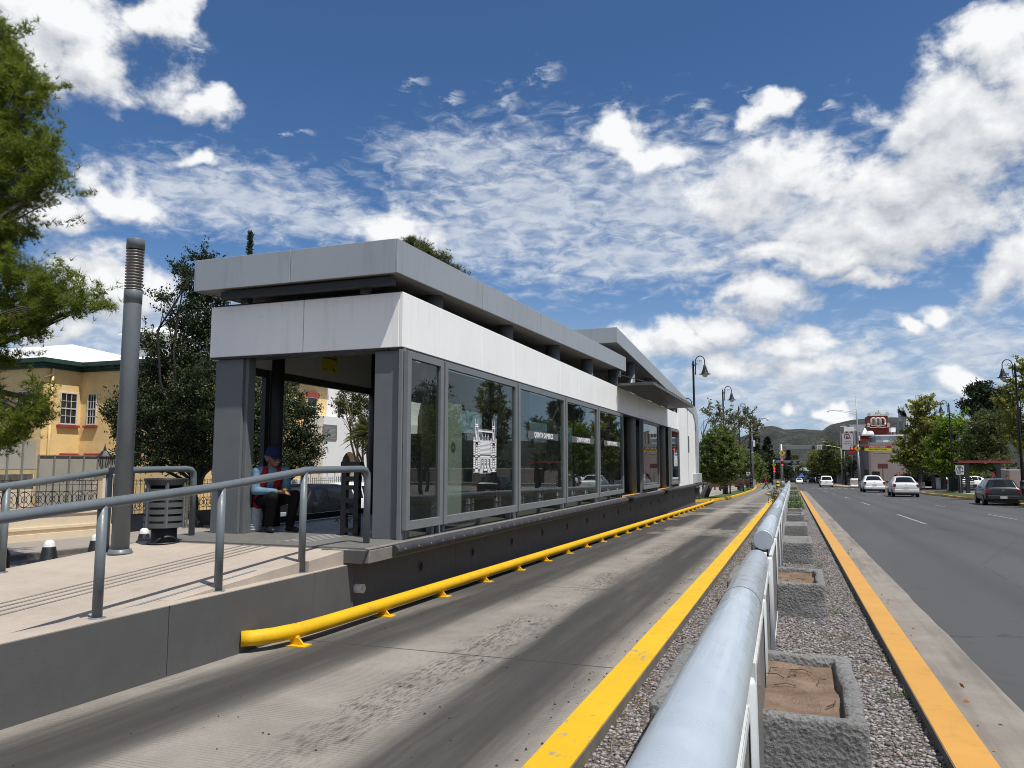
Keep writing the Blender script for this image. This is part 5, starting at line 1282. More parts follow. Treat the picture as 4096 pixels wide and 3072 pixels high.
# ------------------------------------------------------------------ vegetation
KO = 4096/2212
def bw(cx, cy, rx, ry, Y, dens=1.0, depth=1.0):
    c = at(cx*KO, cy*KO, Y); w = (c-EYE).dot(_FW); m = KO/F_*w*(.80 if Y > 50 else .95)
    return (np.array(c), rx*m, max(rx, ry)*m*depth*.8, ry*m, dens)
def crown_points(bl, n, clump, rng, shell=.55):
    """leaves gathered in clumps; clumps sit mostly toward the outside of each limb's mass"""
    out = []; vol = np.array([b[1]*b[3]*b[4] for b in bl]); vol = vol/vol.sum()
    for b, v in zip(bl, vol):
        c, rx, ry, rz_, de = b; m = max(20, int(n*v)); per = 42; k = max(3, m//per)
        d = rng.normal(size=(k, 3)); d /= np.linalg.norm(d, axis=1)[:, None]
        r = (shell+(1-shell)*rng.random(k)) ** .8
        r = np.where(rng.random(k) < .35, rng.random(k)**.6, r)
        cc = c+d*r[:, None]*np.array([rx, ry, rz_])
        cs = clump*(.5+rng.random(k))
        P = np.repeat(cc, per, 0)+rng.normal(size=(k*per, 3))*np.repeat(cs, per)[:, None]*np.array([.55, .55, .42])
        out.append(P)
    return np.concatenate(out)
BARK = paint('grey_brown_bark', (.075, .06, .045), .95, var=.35, scale=6, bump=.6, bscale=20)
BARKD = paint('dark_bark', (.02, .017, .014), .95, var=.35, scale=6, bump=.6, bscale=20)
LIME = paint('lime_washed_bark', (.42, .41, .38), .9, var=.25, scale=6, bump=.5, bscale=20, dirt=(.5, (.16, .14, .11)))
TWIGB = paint('pale_twig', (.22, .17, .11), .9, var=.3)
LEAF = {
 'pine': leaf_mat('pine_needles', (.065, .10, .010), (.20, .245, .028), .42, .5, .3),
 'oak': leaf_mat('holm_oak_leaf', (.016, .028, .010), (.055, .075, .028), .15, .5, .25),
 'mid': leaf_mat('median_tree_leaf', (.07, .105, .022), (.16, .20, .06), .4),
 'grey': leaf_mat('grey_green_leaf', (.075, .09, .05), (.17, .18, .10), .3),
 'dark': leaf_mat('dark_tree_leaf', (.014, .026, .011), (.04, .06, .022), .2),
 'bright': leaf_mat('bright_green_leaf', (.08, .14, .010), (.19, .27, .03), .45),
 'gold': leaf_mat('yellow_green_leaf', (.10, .12, .018), (.27, .27, .06), .45),
 'olive': leaf_mat('olive_leaf', (.05, .07, .02), (.12, .14, .045), .35),
 'cyp': leaf_mat('cypress_leaf', (.010, .018, .010), (.028, .04, .018), .1),
 'palm': leaf_mat('palm_frond', (.05, .065, .02), (.14, .15, .05), .25),
}
def limb(mb, a, b, r0, r1, rng, bend=.12, mi=0, n=5):
    a, b = Vector(a), Vector(b); L_ = (b-a).length; pts = []
    o = Vector(rng.normal(size=3))*L_*bend; o.z = abs(o.z)*.5
    for i in range(n+1):
        s = i/n; pts.append(a.lerp(b, s)+o*math.sin(PI*s)+Vector(rng.normal(size=3))*L_*.012)
    mb.tube(pts, [r0+(r1-r0)*(i/n) for i in range(n+1)], 8, mi=mi)
    return pts
def tree(name, label, foot, bl, kind, n, leaf, clump, seed, trunk=.16, fork=.45, group=None, white=0.0, needles=False, bark=None, twigs=0, asp=.55, leanto=None, shell=.55, straggle=0):
    rng = np.random.default_rng(seed); foot = Vector(foot)
    t = thing(name, foot, label, 'tree', group)
    cz = np.average([b[0] for b in bl], axis=0, weights=[b[1]*b[3] for b in bl])
    zlow = min(b[0][2]-b[3] for b in bl)
    head = Vector((foot.x*.5+cz[0]*.5, foot.y*.5+cz[1]*.5, max(foot.z+.8, foot.z+(cz[2]-foot.z)*fork)))
    mb = MB(); bk = bark or BARK
    limb(mb, foot-Vector((0, 0, .2)), head, trunk, trunk*.75, rng, .05)
    tr = mb.build('trunk', bk, t)
    if white:
        w = MB(); d = (head-foot)/max(.1, head.z-foot.z)
        w.tube([foot, foot+d*white*.5, foot+d*white], [trunk*1.12, trunk*1.04, trunk], 10); w.build('lime_wash', LIME, tr)
    mb = MB()
    for b in bl:
        c = Vector(b[0]); pts = limb(mb, head, c, trunk*.5, trunk*.16, rng, .12)
        for _ in range(3):
            d = rng.normal(size=3); d /= np.linalg.norm(d); q = c+Vector(d*np.array([b[1], b[2], b[3]])*.8); limb(mb, pts[3], q, trunk*.16, trunk*.04, rng, .1, n=3)
    for _ in range(twigs):
        b = bl[rng.integers(len(bl))]; c = Vector(b[0]); d = rng.normal(size=3); d[2] = abs(d[2])*1.2; d /= np.linalg.norm(d)
        q = c+Vector(d*np.array([b[1], b[2], b[3]])*(1.0+.35*rng.random())); limb(mb, c.lerp(q, .2), q, trunk*.07, trunk*.02, rng, .05, n=3)
    mb.build('limbs', TWIGB if twigs > 20 else bk, t)
    P = crown_points(bl, n, clump, rng, shell)
    if straggle:   # loose leafy shoots beyond the mass
        ex = []
        for _ in range(straggle):
            b = bl[rng.integers(len(bl))]; d = rng.normal(size=3); d[2] = abs(d[2])*.8+.1; d /= np.linalg.norm(d); s0 = b[0]+d*np.array([b[1], b[2], b[3]])*.85
            L_ = clump*(1.2+2.2*rng.random()); k = 26; s = rng.random(k)[:, None]; ex.append(s0+d*s*L_+rng.normal(size=(k, 3))*clump*.16)
        P = np.concatenate([P]+ex)
    if needles:
        k = 11; n_ = len(P); P2 = np.repeat(P, k, 0); ax = rng.normal(size=(n_, 3)); ax[:, 2] = np.abs(ax[:, 2])*.6+.25; ax /= np.linalg.norm(ax, axis=1)[:, None]
        d = np.repeat(ax, k, 0)+rng.normal(size=(n_*k, 3))*.55; d /= np.linalg.norm(d, axis=1)[:, None]
        s = np.cross(d, rng.normal(size=d.shape)); s /= np.linalg.norm(s, axis=1)[:, None]
        L_ = leaf*(.7+.6*rng.random(len(d)))[:, None]; V = np.stack([P2-s*leaf*.035, P2+s*leaf*.035, P2+d*L_], 1).reshape(-1, 3); F = np.arange(len(V)).reshape(-1, 3)
        # keep one random value per tuft by welding the needle bases through a tiny shared fan
        mesh_np('crown', V, F, LEAF[kind], t)
    else:
        V, F = leafcards(P, leaf, rng, asp=asp); mesh_np('crown', V, F, LEAF[kind], t)
    return t
# -- left
PY = 13.0
pb = [bw(b[0]-22, *b[1:], PY) for b in [(10,95,55,60),(60,150,48,45),(15,190,100,70),(90,205,30,45),(20,270,75,45),(70,320,70,50),(130,345,40,45),(20,380,110,60),(110,410,55,40),(20,460,85,50),(65,490,60,30),(10,545,55,40),(60,590,85,25),(130,600,70,30),(40,640,110,50),(150,660,65,28),(195,665,28,18),(30,710,90,35),(90,690,70,30),(-40,300,80,160),(-60,500,90,130),(-80,150,60,110),(20,900,55,35),(80,915,45,28),(110,890,25,16),(30,945,70,30),(-50,760,70,60),(-60,900,50,40),(15,770,45,22)]]
tree('pine_tree', 'tall sunlit pine with long needles filling the left edge of the view', (at(-330*KO, 1100*KO, PY).x, PY, gz(-15, PY)), pb, 'pine', 24000, .17, .28, 21, trunk=.2, fork=.5, needles=True, bark=BARK, shell=.5, straggle=120)
OY = 24.0
ob = [bw(*b, OY) for b in [(380,905,95,85),(320,860,70,70),(440,860,60,110),(290,930,55,55),(350,985,110,40),(440,960,60,60),(420,770,55,70),(350,780,45,40),(445,690,45,55),(395,690,40,35),(430,620,45,35),(400,585,30,16),(350,645,30,10),(470,620,30,45),(440,560,30,12),(260,880,32,22),(320,740,36,20),(490,850,40,130),(500,980,50,50),(240,900,16,10),(560,900,60,100),(560,990,60,45)]]
tree('holm_oak', 'dark small-leaved oak behind the grey lighting column', (at(440*KO, 1090*KO, OY).x, OY, gz(-18, OY)), ob, 'oak', 95000, .10, .24, 22, trunk=.13, fork=.35, bark=BARKD, straggle=170)
O2 = 29.0
o2 = [bw(*b, O2) for b in [(615,860,45,55),(640,930,50,50),(600,985,60,45),(670,965,30,35),(660,890,30,22),(570,900,50,70),(640,1000,50,25)]]
tree('holm_oak', 'dark small-leaved oak seen through the station entrance', (at(610*KO, 1080*KO, O2).x, O2, gz(-17, O2)), o2, 'oak', 24000, .10, .22, 23, trunk=.16, fork=.4, bark=BARKD, straggle=70)
O3 = 34.0
o3 = [bw(*b, O3) for b in [(760,860,35,30),(780,900,40,35),(745,890,25,18),(800,940,40,45),(790,850,40,30)]]
tree('tree', 'grey-twigged tree seen between the station pier and the arched house', (at(800*KO, 1060*KO, O3).x, O3, gz(-16, O3)), o3, 'olive', 6500, .11, .22, 24, trunk=.14, fork=.4, bark=BARK, twigs=60, straggle=40)
def fronds(P0, n, L_, rng, droop=.6, w=.05, seg=7):
    V, F = [], []
    for k in range(n):
        a = rng.random()*2*PI; e = rng.uniform(-.25, 1.25); d = np.array([math.cos(a)*math.cos(e), math.sin(a)*math.cos(e), math.sin(e)]); side = np.array([-math.sin(a), math.cos(a), 0])
        LL = L_*rng.uniform(.7, 1.1)
        for s in np.linspace(.15, 1, 22):
            p = P0+d*LL*s-np.array([0, 0, droop*LL*.6*s**2.2])
            for sg in (-1, 1):
                l = LL*.30*math.sin(PI*min(1, s*.9+.08)); q = p+side*sg*l*.75+d*l*.6-np.array([0, 0, l*.35]); t_ = d*w*.5
                b = len(V); V += [p-t_, p+t_, q]; F.append((b, b+1, b+2))
    return np.array(V), np.array(F)
def palm(name, label, foot, top, n, L_, seed, r=.16, group=None):
    rng = np.random.default_rng(seed); t = thing(name, foot, label, 'palm', group)
    mb = MB(); limb(mb, Vector(foot)-Vector((0, 0, .2)), top, r*1.1, r, rng, .01); mb.build('trunk', BARK, t)
    V, F = fronds(np.array(top), n, L_, rng, w=.10 if L_ > 1.5 else .05); mesh_np('crown', V, F, LEAF['palm'], t); return t
c = at(800*KO, 940*KO, 33.0); palm('palm', 'low spiky palm beside the right-hand station pier', (c.x, 33, gz(c.x, 33)), (c.x, 33, c.z), 70, 1.5, 31, .12)
# cypress and pine tips rising behind the station roof
def cypress(label, cx, ytop, ybot, hw, Y, kind, seed, n=5000, leaf=.2, foot=None, group=None):
    rng = np.random.default_rng(seed); a, b = at(cx*KO, ytop*KO, Y), at(cx*KO, ybot*KO, Y); w = (a-EYE).dot(_FW); m = KO/F_*w
    z0 = foot if foot is not None else gz(b.x, Y); t = thing('cypress', (b.x, Y, z0), label, 'tree', group)
    mb = MB(); limb(mb, (b.x, Y, z0-.2), (a.x, Y, a.z-.4), .2, .04, rng, .005); mb.build('trunk', BARKD, t)
    s = rng.random(n)**1.15; H = a.z-z0-.8; z = z0+.8+s*H; R = hw*m*np.minimum(1, (1-s)*2.3+.02)**.75*np.minimum(1, s*5+.5)
    q = rng.random(n)*2*PI; lump = 1+.22*np.sin(q*3+z*2.2)+.15*np.sin(q*5-z*3.1); r = R*lump*(.55+.45*rng.random(n)**.5)
    P = np.stack([b.x+(a.x-b.x)*s+r*np.cos(q), Y+r*np.sin(q), z], 1)+rng.normal(size=(n, 3))*.06
    V, F = leafcards(P, leaf, rng, asp=.4); mesh_np('crown', V, F, LEAF[kind], t); return t
cypress('thin dark cypress tip rising behind the front roof edge', 541, 503, 548, 10, 50.0, 'cyp', 41, 9000, .22)
pt = [bw(*b, 48.0) for b in [(895,530,28,14),(925,548,24,12),(948,560,20,12),(975,578,12,7),(900,570,50,40),(960,620,60,50),(885,522,10,8)]]
tree('pine_tree', 'pine top showing just above the right roof edge of the station', (at(900*KO, 900*KO, 48).x, 48, gz(-25, 48)), pt, 'olive', 7000, .3, .35, 42, trunk=.25, needles=True)
# -- trees beside the busway beyond the station
f1, f2 = gp(2750+255/5.53, 1750+1365/5.53), gp(2750+400/5.53, 1750+1360/5.53)
m1 = [bw(*b, 57.0) for b in [(1545,975,38,52),(1530,1015,34,38),(1575,990,34,50),(1556,950,36,32),(1565,1030,34,22)]]
tree('tree', 'leafy median tree with forked white-washed trunk just past the station end', (f2.x, f2.y, gb(f2.y)+.13), m1, 'mid', 26000, .16, .22, 51, trunk=.17, fork=.4, white=1.5, straggle=60)
m1b = [bw(*b, 58.5) for b in [(1535,898,26,28),(1570,905,42,26),(1610,908,30,24),(1590,925,46,26),(1553,886,14,14),(1630,928,22,20)]]
tree('tree', 'sparse grey-green tree reaching above the leafy median tree', (f1.x, f1.y+1.5, gb(f1.y)+.13), m1b, 'grey', 2300, .15, .22, 52, trunk=.15, fork=.35, white=1.5, twigs=70, straggle=50)
m2 = [bw(*b, 130.0) for b in [(1600,1000,34,44),(1625,1008,28,36),(1600,1032,50,22),(1642,1015,18,26)]]
tree('tree', 'mid green plaza tree between the lamp posts on the left', (at(1615*KO, 1050*KO, 130).x, 130, gb(130)+.13), m2, 'mid', 9000, .33, .5, 53, trunk=.2, fork=.35)
m3 = [bw(*b, 170.0) for b in [(1672,1010,34,32),(1690,1025,26,22),(1655,1020,28,26),(1640,1000,30,30)]]
tree('tree', 'rounded dark tree behind the walking person in red', (at(1672*KO, 1055*KO, 170).x, 170, gb(170)+.13), m3, 'dark', 8000, .45, .8, 54, trunk=.35, fork=.3)
cypress('large dark cypress left of the first traffic signal', 1657.7, 947, 1045, 11, 200.0, 'cyp', 43, 7000, .6)
cypress('small dark cypress right of the first traffic signal', 1703, 972, 1045, 5.5, 270.0, 'cyp', 44, 4000, .6)
cypress('dark cypress behind the red roof among the left lamp posts', 1629, 905, 1020, 9, 150.0, 'cyp', 45, 6000, .5)
for i, (cx, cy, Y, L_) in enumerate([(1724, 1008, 250.0, 2.6), (1718, 992, 300.0, 3.2), (1778, 990, 210.0, 5.5), (1800, 985, 200.0, 4.5)]):
    c = at(cx*KO, cy*KO, Y); palm('palm', ['short palm in the distance by the blue awnings', 'taller hazy palm behind the second gantry', 'broad palm left of the clinic sign', 'palm half hidden by trees under the clinic sign'][i], (c.x, Y, gb(Y)), c, 46, L_, 60+i, .35, 'distant palms')
# -- right-hand pavement
def rt(label, blist, Y, foot, kind, n, leaf, clump, seed, **k): return tree('tree', label, (foot[0], foot[1], gb(foot[1])+.15), [bw(*b, Y) for b in blist], kind, n, leaf, clump, seed, group='trees along the right-hand pavement', **k)
rt('tall yellow-green tree with open top left of the right lamp post', [(2000,876,30,20),(1984,890,22,20),(2000,915,40,24),(1980,940,26,22),(1962,985,22,24),(1994,965,40,34),(2018,940,32,34),(1952,965,14,14),(1975,1003,24,18),(1945,1000,14,12)], 112.0, (at(1985*KO, 1040*KO, 112).x, 112), 'gold', 8500, .33, .36, 71, trunk=.28, fork=.3, straggle=150)
rt('bright green bushy tree with white-washed trunk behind the parking sign', [(2062,925,36,34),(2045,965,44,40),(2075,970,44,40),(2030,1005,36,26),(2065,1015,44,24),(2090,1000,36,34),(2040,940,26,26)], 98.0, (16.2, 97), 'bright', 16000, .27, .48, 72, trunk=.22, fork=.3, white=1.6, straggle=80)
rt('dark round-topped pine behind the right-hand trees', [(2118,850,36,26),(2098,878,26,20),(2138,872,34,34),(2120,890,40,30),(2150,860,30,26)], 120.0, (at(2120*KO, 1040*KO, 120).x, 120), 'dark', 13000, .36, .5, 73, trunk=.3, fork=.35)
rt('olive drooping tree over the dark hatchback', [(2130,920,46,36),(2155,955,44,36),(2110,955,36,36),(2140,990,50,26),(2115,1005,34,24),(2170,915,28,36),(2090,985,30,28)], 93.0, (at(2170*KO, 1040*KO, 93).x, 93), 'olive', 22000, .19, .38, 74, trunk=.26, fork=.4, bark=BARKD, straggle=110)
rt('sparse yellow-green tree with pale twigs at the right edge', [(2195,842,28,28),(2212,800,20,26),(2180,872,30,26),(2205,905,40,36),(2215,960,30,40),(2190,940,26,30),(2235,850,30,60)], 66.0, (at(2225*KO, 1040*KO, 66).x, 66), 'gold', 7500, .19, .26, 75, trunk=.22, fork=.45, twigs=110, straggle=110)
rt('low green tree filling the gap behind the kiosk', [(2080,1020,40,20),(2110,1030,40,18),(2000,1010,44,30),(1975,1030,36,18)], 125.0, (at(2050*KO, 1045*KO, 125).x, 125), 'olive', 6000, .36, .6, 76, trunk=.25, fork=.3)
# trees opposite the station, standing beyond the right edge of the view and mirrored in its glazing
rg6 = np.random.default_rng(77)
for i, (x, y, h, kd) in enumerate([(15.5, 50, 6.5, 'gold'), (18, 42, 8.5, 'olive'), (17, 57, 7.0, 'bright'), (16.3, 34, 7.5, 'gold'), (21, 62, 10, 'dark'), (19, 26, 8, 'olive'), (24, 50, 10.5, 'dark')]):
    z = gb(y)+.15; bl = []
    for k in range(7):
        a = rg6.random()*6.28; r = rg6.random()*1.5; bl.append((np.array([x+r*math.cos(a), y+r*math.sin(a), z+h*(.45+.45*rg6.random())]), 1.2+rg6.random()*.6, 1.3, 1.0+rg6.random()*.5, 1))
    tree('tree', ['yellow-green street tree mirrored in the middle glazed panels', 'olive street tree mirrored in the first large glazed panel', 'bright street tree mirrored in the later glazed panels', 'yellow-green street tree mirrored in the narrow first panel', 'tall dark tree mirrored in the far glazed panels', 'olive street tree opposite the station entrance', 'tall dark tree mirrored behind the street trees'][i], (x, y, z), bl, kd, 6000, .2, .4, 80+i, trunk=.18, fork=.35, group='street trees mirrored in the station glazing', straggle=40)
# -- central far trees
def ft(label, blist, Y, kind, n, leaf, clump, seed, px, group='trees lining the far avenue', **k): return tree('tree', label, (at(px*KO, 1050*KO, Y).x, Y, gb(Y)+.1), [bw(*b, Y) for b in blist], kind, n, leaf, clump, seed, group=group, **k)
ft('dark green tree in front of the clinic sign', [(1795,985,30,36),(1812,1005,22,34),(1790,1015,34,24),(1775,1000,22,26),(1830,1010,22,30)], 175.0, 'olive', 7000, .42, .7, 91, 1800, trunk=.3)
ft('yellow-flowered tree at the far right of the crossing', [(1765,990,20,22),(1778,975,16,18),(1760,1008,24,18)], 215.0, 'gold', 4500, .5, .75, 92, 1768, trunk=.3)
ft('dark trees closing the avenue by the second gantry', [(1690,1030,20,14),(1712,1028,18,14),(1740,1036,24,12),(1755,1030,20,14),(1730,1028,16,12)], 330.0, 'dark', 6000, .7, 1.1, 93, 1725, trunk=.4)
ft('green tree left of the avenue end', [(1600,1010,28,26),(1635,1030,30,18),(1655,1036,24,14)], 220.0, 'olive', 5000, .5, .8, 94, 1630, trunk=.4)
ft('dark tree mass on the right of the far avenue', [(1770,1025,26,18),(1800,1030,30,16),(1830,1030,24,16),(1850,1028,20,14)], 260.0, 'dark', 6000, .55, .9, 95, 1800, trunk=.4)
# soft line of town trees far off
rg = np.random.default_rng(9); P = []
for k in range(420):
    a = rg.uniform(-1.2, 1.0); r = rg.uniform(430, 900); x, y = r*math.sin(a), r*math.cos(a)
    if abs(x) < 14: continue
    h = rg.uniform(4, 9); q = rg.normal(size=(60, 3))*np.array([3.5, 3.5, h*.3])+np.array([x, y, gb(y)+h*.6]); P.append(q)
V, F = leafcards(np.concatenate(P), 2.2, rg); tag(mesh_np('distant_trees', V, F, LEAF['dark']), 'far-off belt of town trees below the hills', 'trees', kind='stuff')
# ------------------------------------------------------------------ vehicles
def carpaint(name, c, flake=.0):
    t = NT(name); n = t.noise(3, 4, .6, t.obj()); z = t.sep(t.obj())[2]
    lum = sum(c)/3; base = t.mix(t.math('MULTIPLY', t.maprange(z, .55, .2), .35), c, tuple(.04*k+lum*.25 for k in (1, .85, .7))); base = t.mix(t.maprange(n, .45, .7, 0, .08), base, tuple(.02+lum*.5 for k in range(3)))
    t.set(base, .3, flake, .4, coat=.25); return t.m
M['tyre'] = paint('tyre_rubber', (.014, .014, .014), .8, var=.2, local=True)
M['rim'] = paint('wheel_rim', (.34, .34, .35), .35, metal=.6, var=.15, local=True)
M['car_glass'] = NT('car_glass').set((.010, .012, .013), .04, 0, .4)
M['trim'] = paint('black_plastic_trim', (.018, .018, .018), .6, local=True)
M['tail'] = NT('tail_lamp_red').set((.22, .008, .008), .2, 0, .5)
M['plate'] = paint('number_plate', (.55, .55, .53), .5, local=True)
M['chrome'] = NT('chrome').set((.6, .6, .6), .15, 1.0)
M['head'] = NT('head_lamp').set((.5, .52, .54), .1, .3, .6)
# stations: y, sill, belt, top, half-widths at sill / belt / top;  kinds mark the glazing
CARS = {
 'hatch': dict(L=3.9, st=[(-1.93,.42,.72,.74,.66,.68,.60),(-1.90,.30,.84,.88,.77,.77,.68),(-1.84,.27,.90,.96,.80,.79,.66),(-1.50,.25,.93,1.36,.815,.79,.56),(-.95,.24,.93,1.42,.82,.80,.56),(-.05,.24,.92,1.42,.82,.80,.56),(.42,.24,.91,1.36,.82,.80,.56),(1.10,.24,.89,.93,.82,.79,.70),(1.72,.26,.76,.80,.79,.76,.66),(1.90,.32,.62,.64,.70,.68,.56)], side=[(3,4),(4,5),(5,6)], rear=(2,3), front=(6,7), wheels=(-1.15,1.27), wr=.29),
 'sedan': dict(L=4.4, st=[(-2.20,.44,.74,.76,.64,.66,.58),(-2.16,.32,.90,.94,.78,.78,.68),(-2.05,.28,.96,1.00,.82,.80,.72),(-1.50,.25,.96,1.02,.84,.82,.70),(-.85,.24,.95,1.40,.845,.82,.57),(-.35,.24,.94,1.45,.85,.825,.57),(.30,.24,.93,1.43,.85,.825,.57),(.65,.24,.92,1.36,.85,.82,.57),(1.35,.24,.90,.94,.84,.81,.70),(2.0,.26,.76,.80,.80,.77,.66),(2.20,.32,.62,.64,.70,.68,.56)], side=[(4,5),(5,6),(6,7)], rear=(3,4), front=(7,8), wheels=(-1.32,1.38), wr=.31),
 'van': dict(L=4.8, st=[(-2.40,.44,.80,.82,.70,.74,.66),(-2.37,.30,1.00,1.05,.88,.90,.84),(-2.30,.26,1.02,1.10,.93,.92,.80),(-2.10,.25,1.04,1.66,.94,.92,.72),(-1.5,.24,1.04,1.74,.95,.93,.72),(-.4,.24,1.03,1.76,.95,.93,.72),(.5,.24,1.02,1.70,.95,.93,.70),(1.45,.24,.98,1.04,.94,.90,.80),(2.2,.26,.84,.88,.88,.84,.74),(2.40,.32,.66,.68,.78,.74,.62)], side=[(3,4),(4,5),(5,6)], rear=(2,3), front=(6,7), wheels=(-1.5,1.5), wr=.33),
 'suv': dict(L=4.4, st=[(-2.15,.48,.80,.82,.72,.74,.66),(-2.12,.36,1.04,1.08,.86,.88,.82),(-2.06,.34,1.08,1.14,.90,.90,.80),(-1.80,.33,1.08,1.66,.91,.90,.70),(-1.2,.32,1.08,1.74,.92,.90,.70),(-.2,.32,1.06,1.75,.92,.90,.70),(.45,.32,1.05,1.68,.92,.90,.68),(1.05,.32,1.04,1.10,.91,.88,.80),(1.95,.34,.98,1.02,.88,.84,.78),(2.15,.42,.76,.78,.78,.74,.66)], side=[(3,4),(4,5),(5,6)], rear=(2,3), front=(6,7), wheels=(-1.35,1.35), wr=.36),
}
def ring(s):
    y, zs, zb, zt, ws, wb, wt = s; h = zt-zb
    half = [(ws*.90, zs), (ws, zs+.10), (max(ws, wb)*1.01, zs+(zb-zs)*.55), (wb, zb), (wb+(wt-wb)*.12, zb+h*.12), (wt+(wb-wt)*.12, zb+h*.86), (wt*.93, zt-.012 if h > .2 else zt-.006), (wt*.55, zt+.012), (0, zt+.018)]
    return [(x, y, z) for x, z in half]+[(-x, y, z) for x, z in reversed(half[:-1])]
def car(name, label, kind, loc, rz, scale, pm, cat, group=None, plate=True, spare=False, bumper=None):
    d = CARS[kind]; t = thing(name, loc, label, cat, group, rz=rz); t.scale = (scale,)*3
    # refine stations so the shell is smooth
    st = []; src = d['st']; idx = {}
    for i in range(len(src)-1):
        a, b = src[i], src[i+1]; idx[i] = len(st); k = 4 if abs(b[0]-a[0]) > .3 else 2
        for j in range(k):
            s = j/k; st.append(tuple(a[m]+(b[m]-a[m])*s for m in range(7)))
    idx[len(src)-1] = len(st); st.append(src[-1])
    R = [ring(s) for s in st]; n = len(R[0])
    glass = {}
    def mark(key, i0, i1, js):
        for i in range(i0, i1):
            for j in js: glass[(i, j)] = key
    for k, (a, b) in enumerate(d['side']):
        i0, i1 = idx[a], idx[b]
        if k > 0: i0 += 0
        mark(('side_window', k, 0), i0+(1 if b-a and i1-i0 > 2 else 0)*(k > 0)*0, i1, [4]); mark(('side_window', k, 1), i0, i1, [n-6])
    a, b = d['rear']; mark(('rear_window', 0), idx[a], idx[b], [6, 7, 8, 9, 5, 10]); a, b = d['front']; mark(('windscreen', 0), idx[a], idx[b], [5, 6, 7, 8, 9, 10])
    V = [p for r in R for p in r]; body = MB(); F = []; parts = {}
    for i in range(len(R)-1):
        for j in range(n):
            f = (i*n+j, i*n+(j+1) % n, (i+1)*n+(j+1) % n, (i+1)*n+j); F.append(f)
            g = glass.get((i, j))
            if g: parts.setdefault(g, []).append(f)
    F += [tuple(range(n-1, -1, -1)), tuple((len(R)-1)*n+k for k in range(n))]
    body.add(V, F, 0, True); bo = body.build('body', pm, t, local=True)
    # flat-ish ends, dark sills
    for key, fs in parts.items():
        cen = Vector((0, 0, 0)); m = MB(); used = sorted({v for f in fs for v in f}); mp = {v: k for k, v in enumerate(used)}
        P = [Vector(V[v]) for v in used]; c = sum(P, Vector())/len(P)
        o = Vector((1 if c.x > .2 else -1 if c.x < -.2 else 0, 0, 0)) if key[0] == 'side_window' else Vector((0, -1 if key[0] == 'rear_window' else 1, .8)).normalized()
        P = [c+(p-c)*.90+o*.010+Vector((0, 0, 0)) for p in P]
        m.add(P, [tuple(mp[v] for v in f) for f in fs], 0, True); m.build(key[0], M['car_glass'], t, local=True)
    W = src[len(src)//2][5]; yr, yf = src[0][0], src[-1][0]; wr = d['wr']
    for wy in d['wheels']:
        for s in (-1, 1):
            x = s*(W-.06); m = MB()
            m.lathe((x, wy, wr), [(wr*.62, -.10), (wr*.95, -.10), (wr, -.07), (wr, .07), (wr*.95, .10), (wr*.62, .10)], 22, ax='x', caps=True); w_ = m.build('wheel', M['tyre'], t, local=True)
            m = MB(); xo = x+s*.10; m.lathe((xo, wy, wr), [(wr*.62, -.012), (wr*.62, .012), (wr*.52, .012), (.001, .004)] if s > 0 else [(wr*.62, .012), (wr*.62, -.012), (wr*.52, -.012), (.001, -.004)], 20, ax='x', caps=False)
            for q in range(5): a = q*2*PI/5; m.bar((xo+s*.014, wy, wr), (xo+s*.014, wy+wr*.55*math.cos(a), wr+wr*.55*math.sin(a)), .05, .012)
            m.build('rim', M['rim'], w_, local=True)
            m = MB(); m.lathe((s*(W+.012), wy, wr+.02), [(wr*1.16, -.002), (wr*1.16, .002), (wr*.98, .002), (wr*.98, -.002)], 22, ax='x', caps=False); m.build('wheel_arch', M['trim'], t, local=True)
    zb = src[2][2]; wb = src[2][5]
    for s in (-1, 1):
        m = MB(); x0, x1 = sorted((s*(wb-.16), s*(wb+.012))); m.box(x0, x1, src[1][0]-.035, src[2][0]+.12, zb-.24, zb-.02); m.build('tail_light', M['tail'], t, local=True, bevel=.02)
        m = MB(); x0, x1 = sorted((s*(src[-2][5]-.30), s*(src[-2][5]-.02))); m.box(x0, x1, src[-2][0]+.02, src[-1][0]-.03, src[-2][2]-.14, src[-2][2]-.0); m.build('headlight', M['head'], t, local=True, bevel=.02)
        m = MB(); x0, x1 = sorted((s*(W+.01), s*(W+.19))); yb = src[d['front'][0]][0]+.25; m.box(x0, x1, yb, yb+.09, src[5][2]+.02, src[5][2]+.15); m.build('mirror', M['trim'], t, local=True, bevel=.02)
        m = MB()
        for k, (a, b) in enumerate(d['side'][:2]):
            yh = (src[a][0]*.75+src[b][0]*.25); x0, x1 = sorted((s*(W), s*(W+.03))); m.box(x0, x1, yh, yh+.15, src[a][2]-.10, src[a][2]-.07)
        m.build('door_handles', bumper or pm, t, local=True)
    m = MB(); m.box(-W*.92, W*.92, yr-.05, yr+.10, .34, .56); m.build('rear_bumper', bumper or pm, t, local=True, bevel=.04)
    m = MB(); m.box(-W*.88, W*.88, yf-.10, yf+.05, .32, .54); m.build('front_bumper', bumper or pm, t, local=True, bevel=.04)
    m = MB(); m.box(-W*.85, W*.85, yr+.12, yf-.12, .17, .30); m.build('underbody', M['trim'], t, local=True)
    if plate:
        m = MB(); m.box(-.16, .16, yr-.056, yr-.051, .40, .52) if kind == 'hatch' else m.box(-.17, .17, yr-.06, yr-.052, .62 if kind != 'van' else .78, .74 if kind != 'van' else .90); m.build('number_plate', M['plate'], t, local=True)
    m = MB(); m.lathe((0, src[1][0]-.012, src[1][2]-.03), [(.05, -.006), (.05, .004), (.035, .008)], 14, ax='y'); m.build('badge', M['chrome'], t, local=True)
    m = MB(); m.lathe((-W*.5, yr-.02, .28), [(.03, -.08), (.03, .1)], 10, ax='y'); m.build('exhaust', M['trim'], t, local=True)
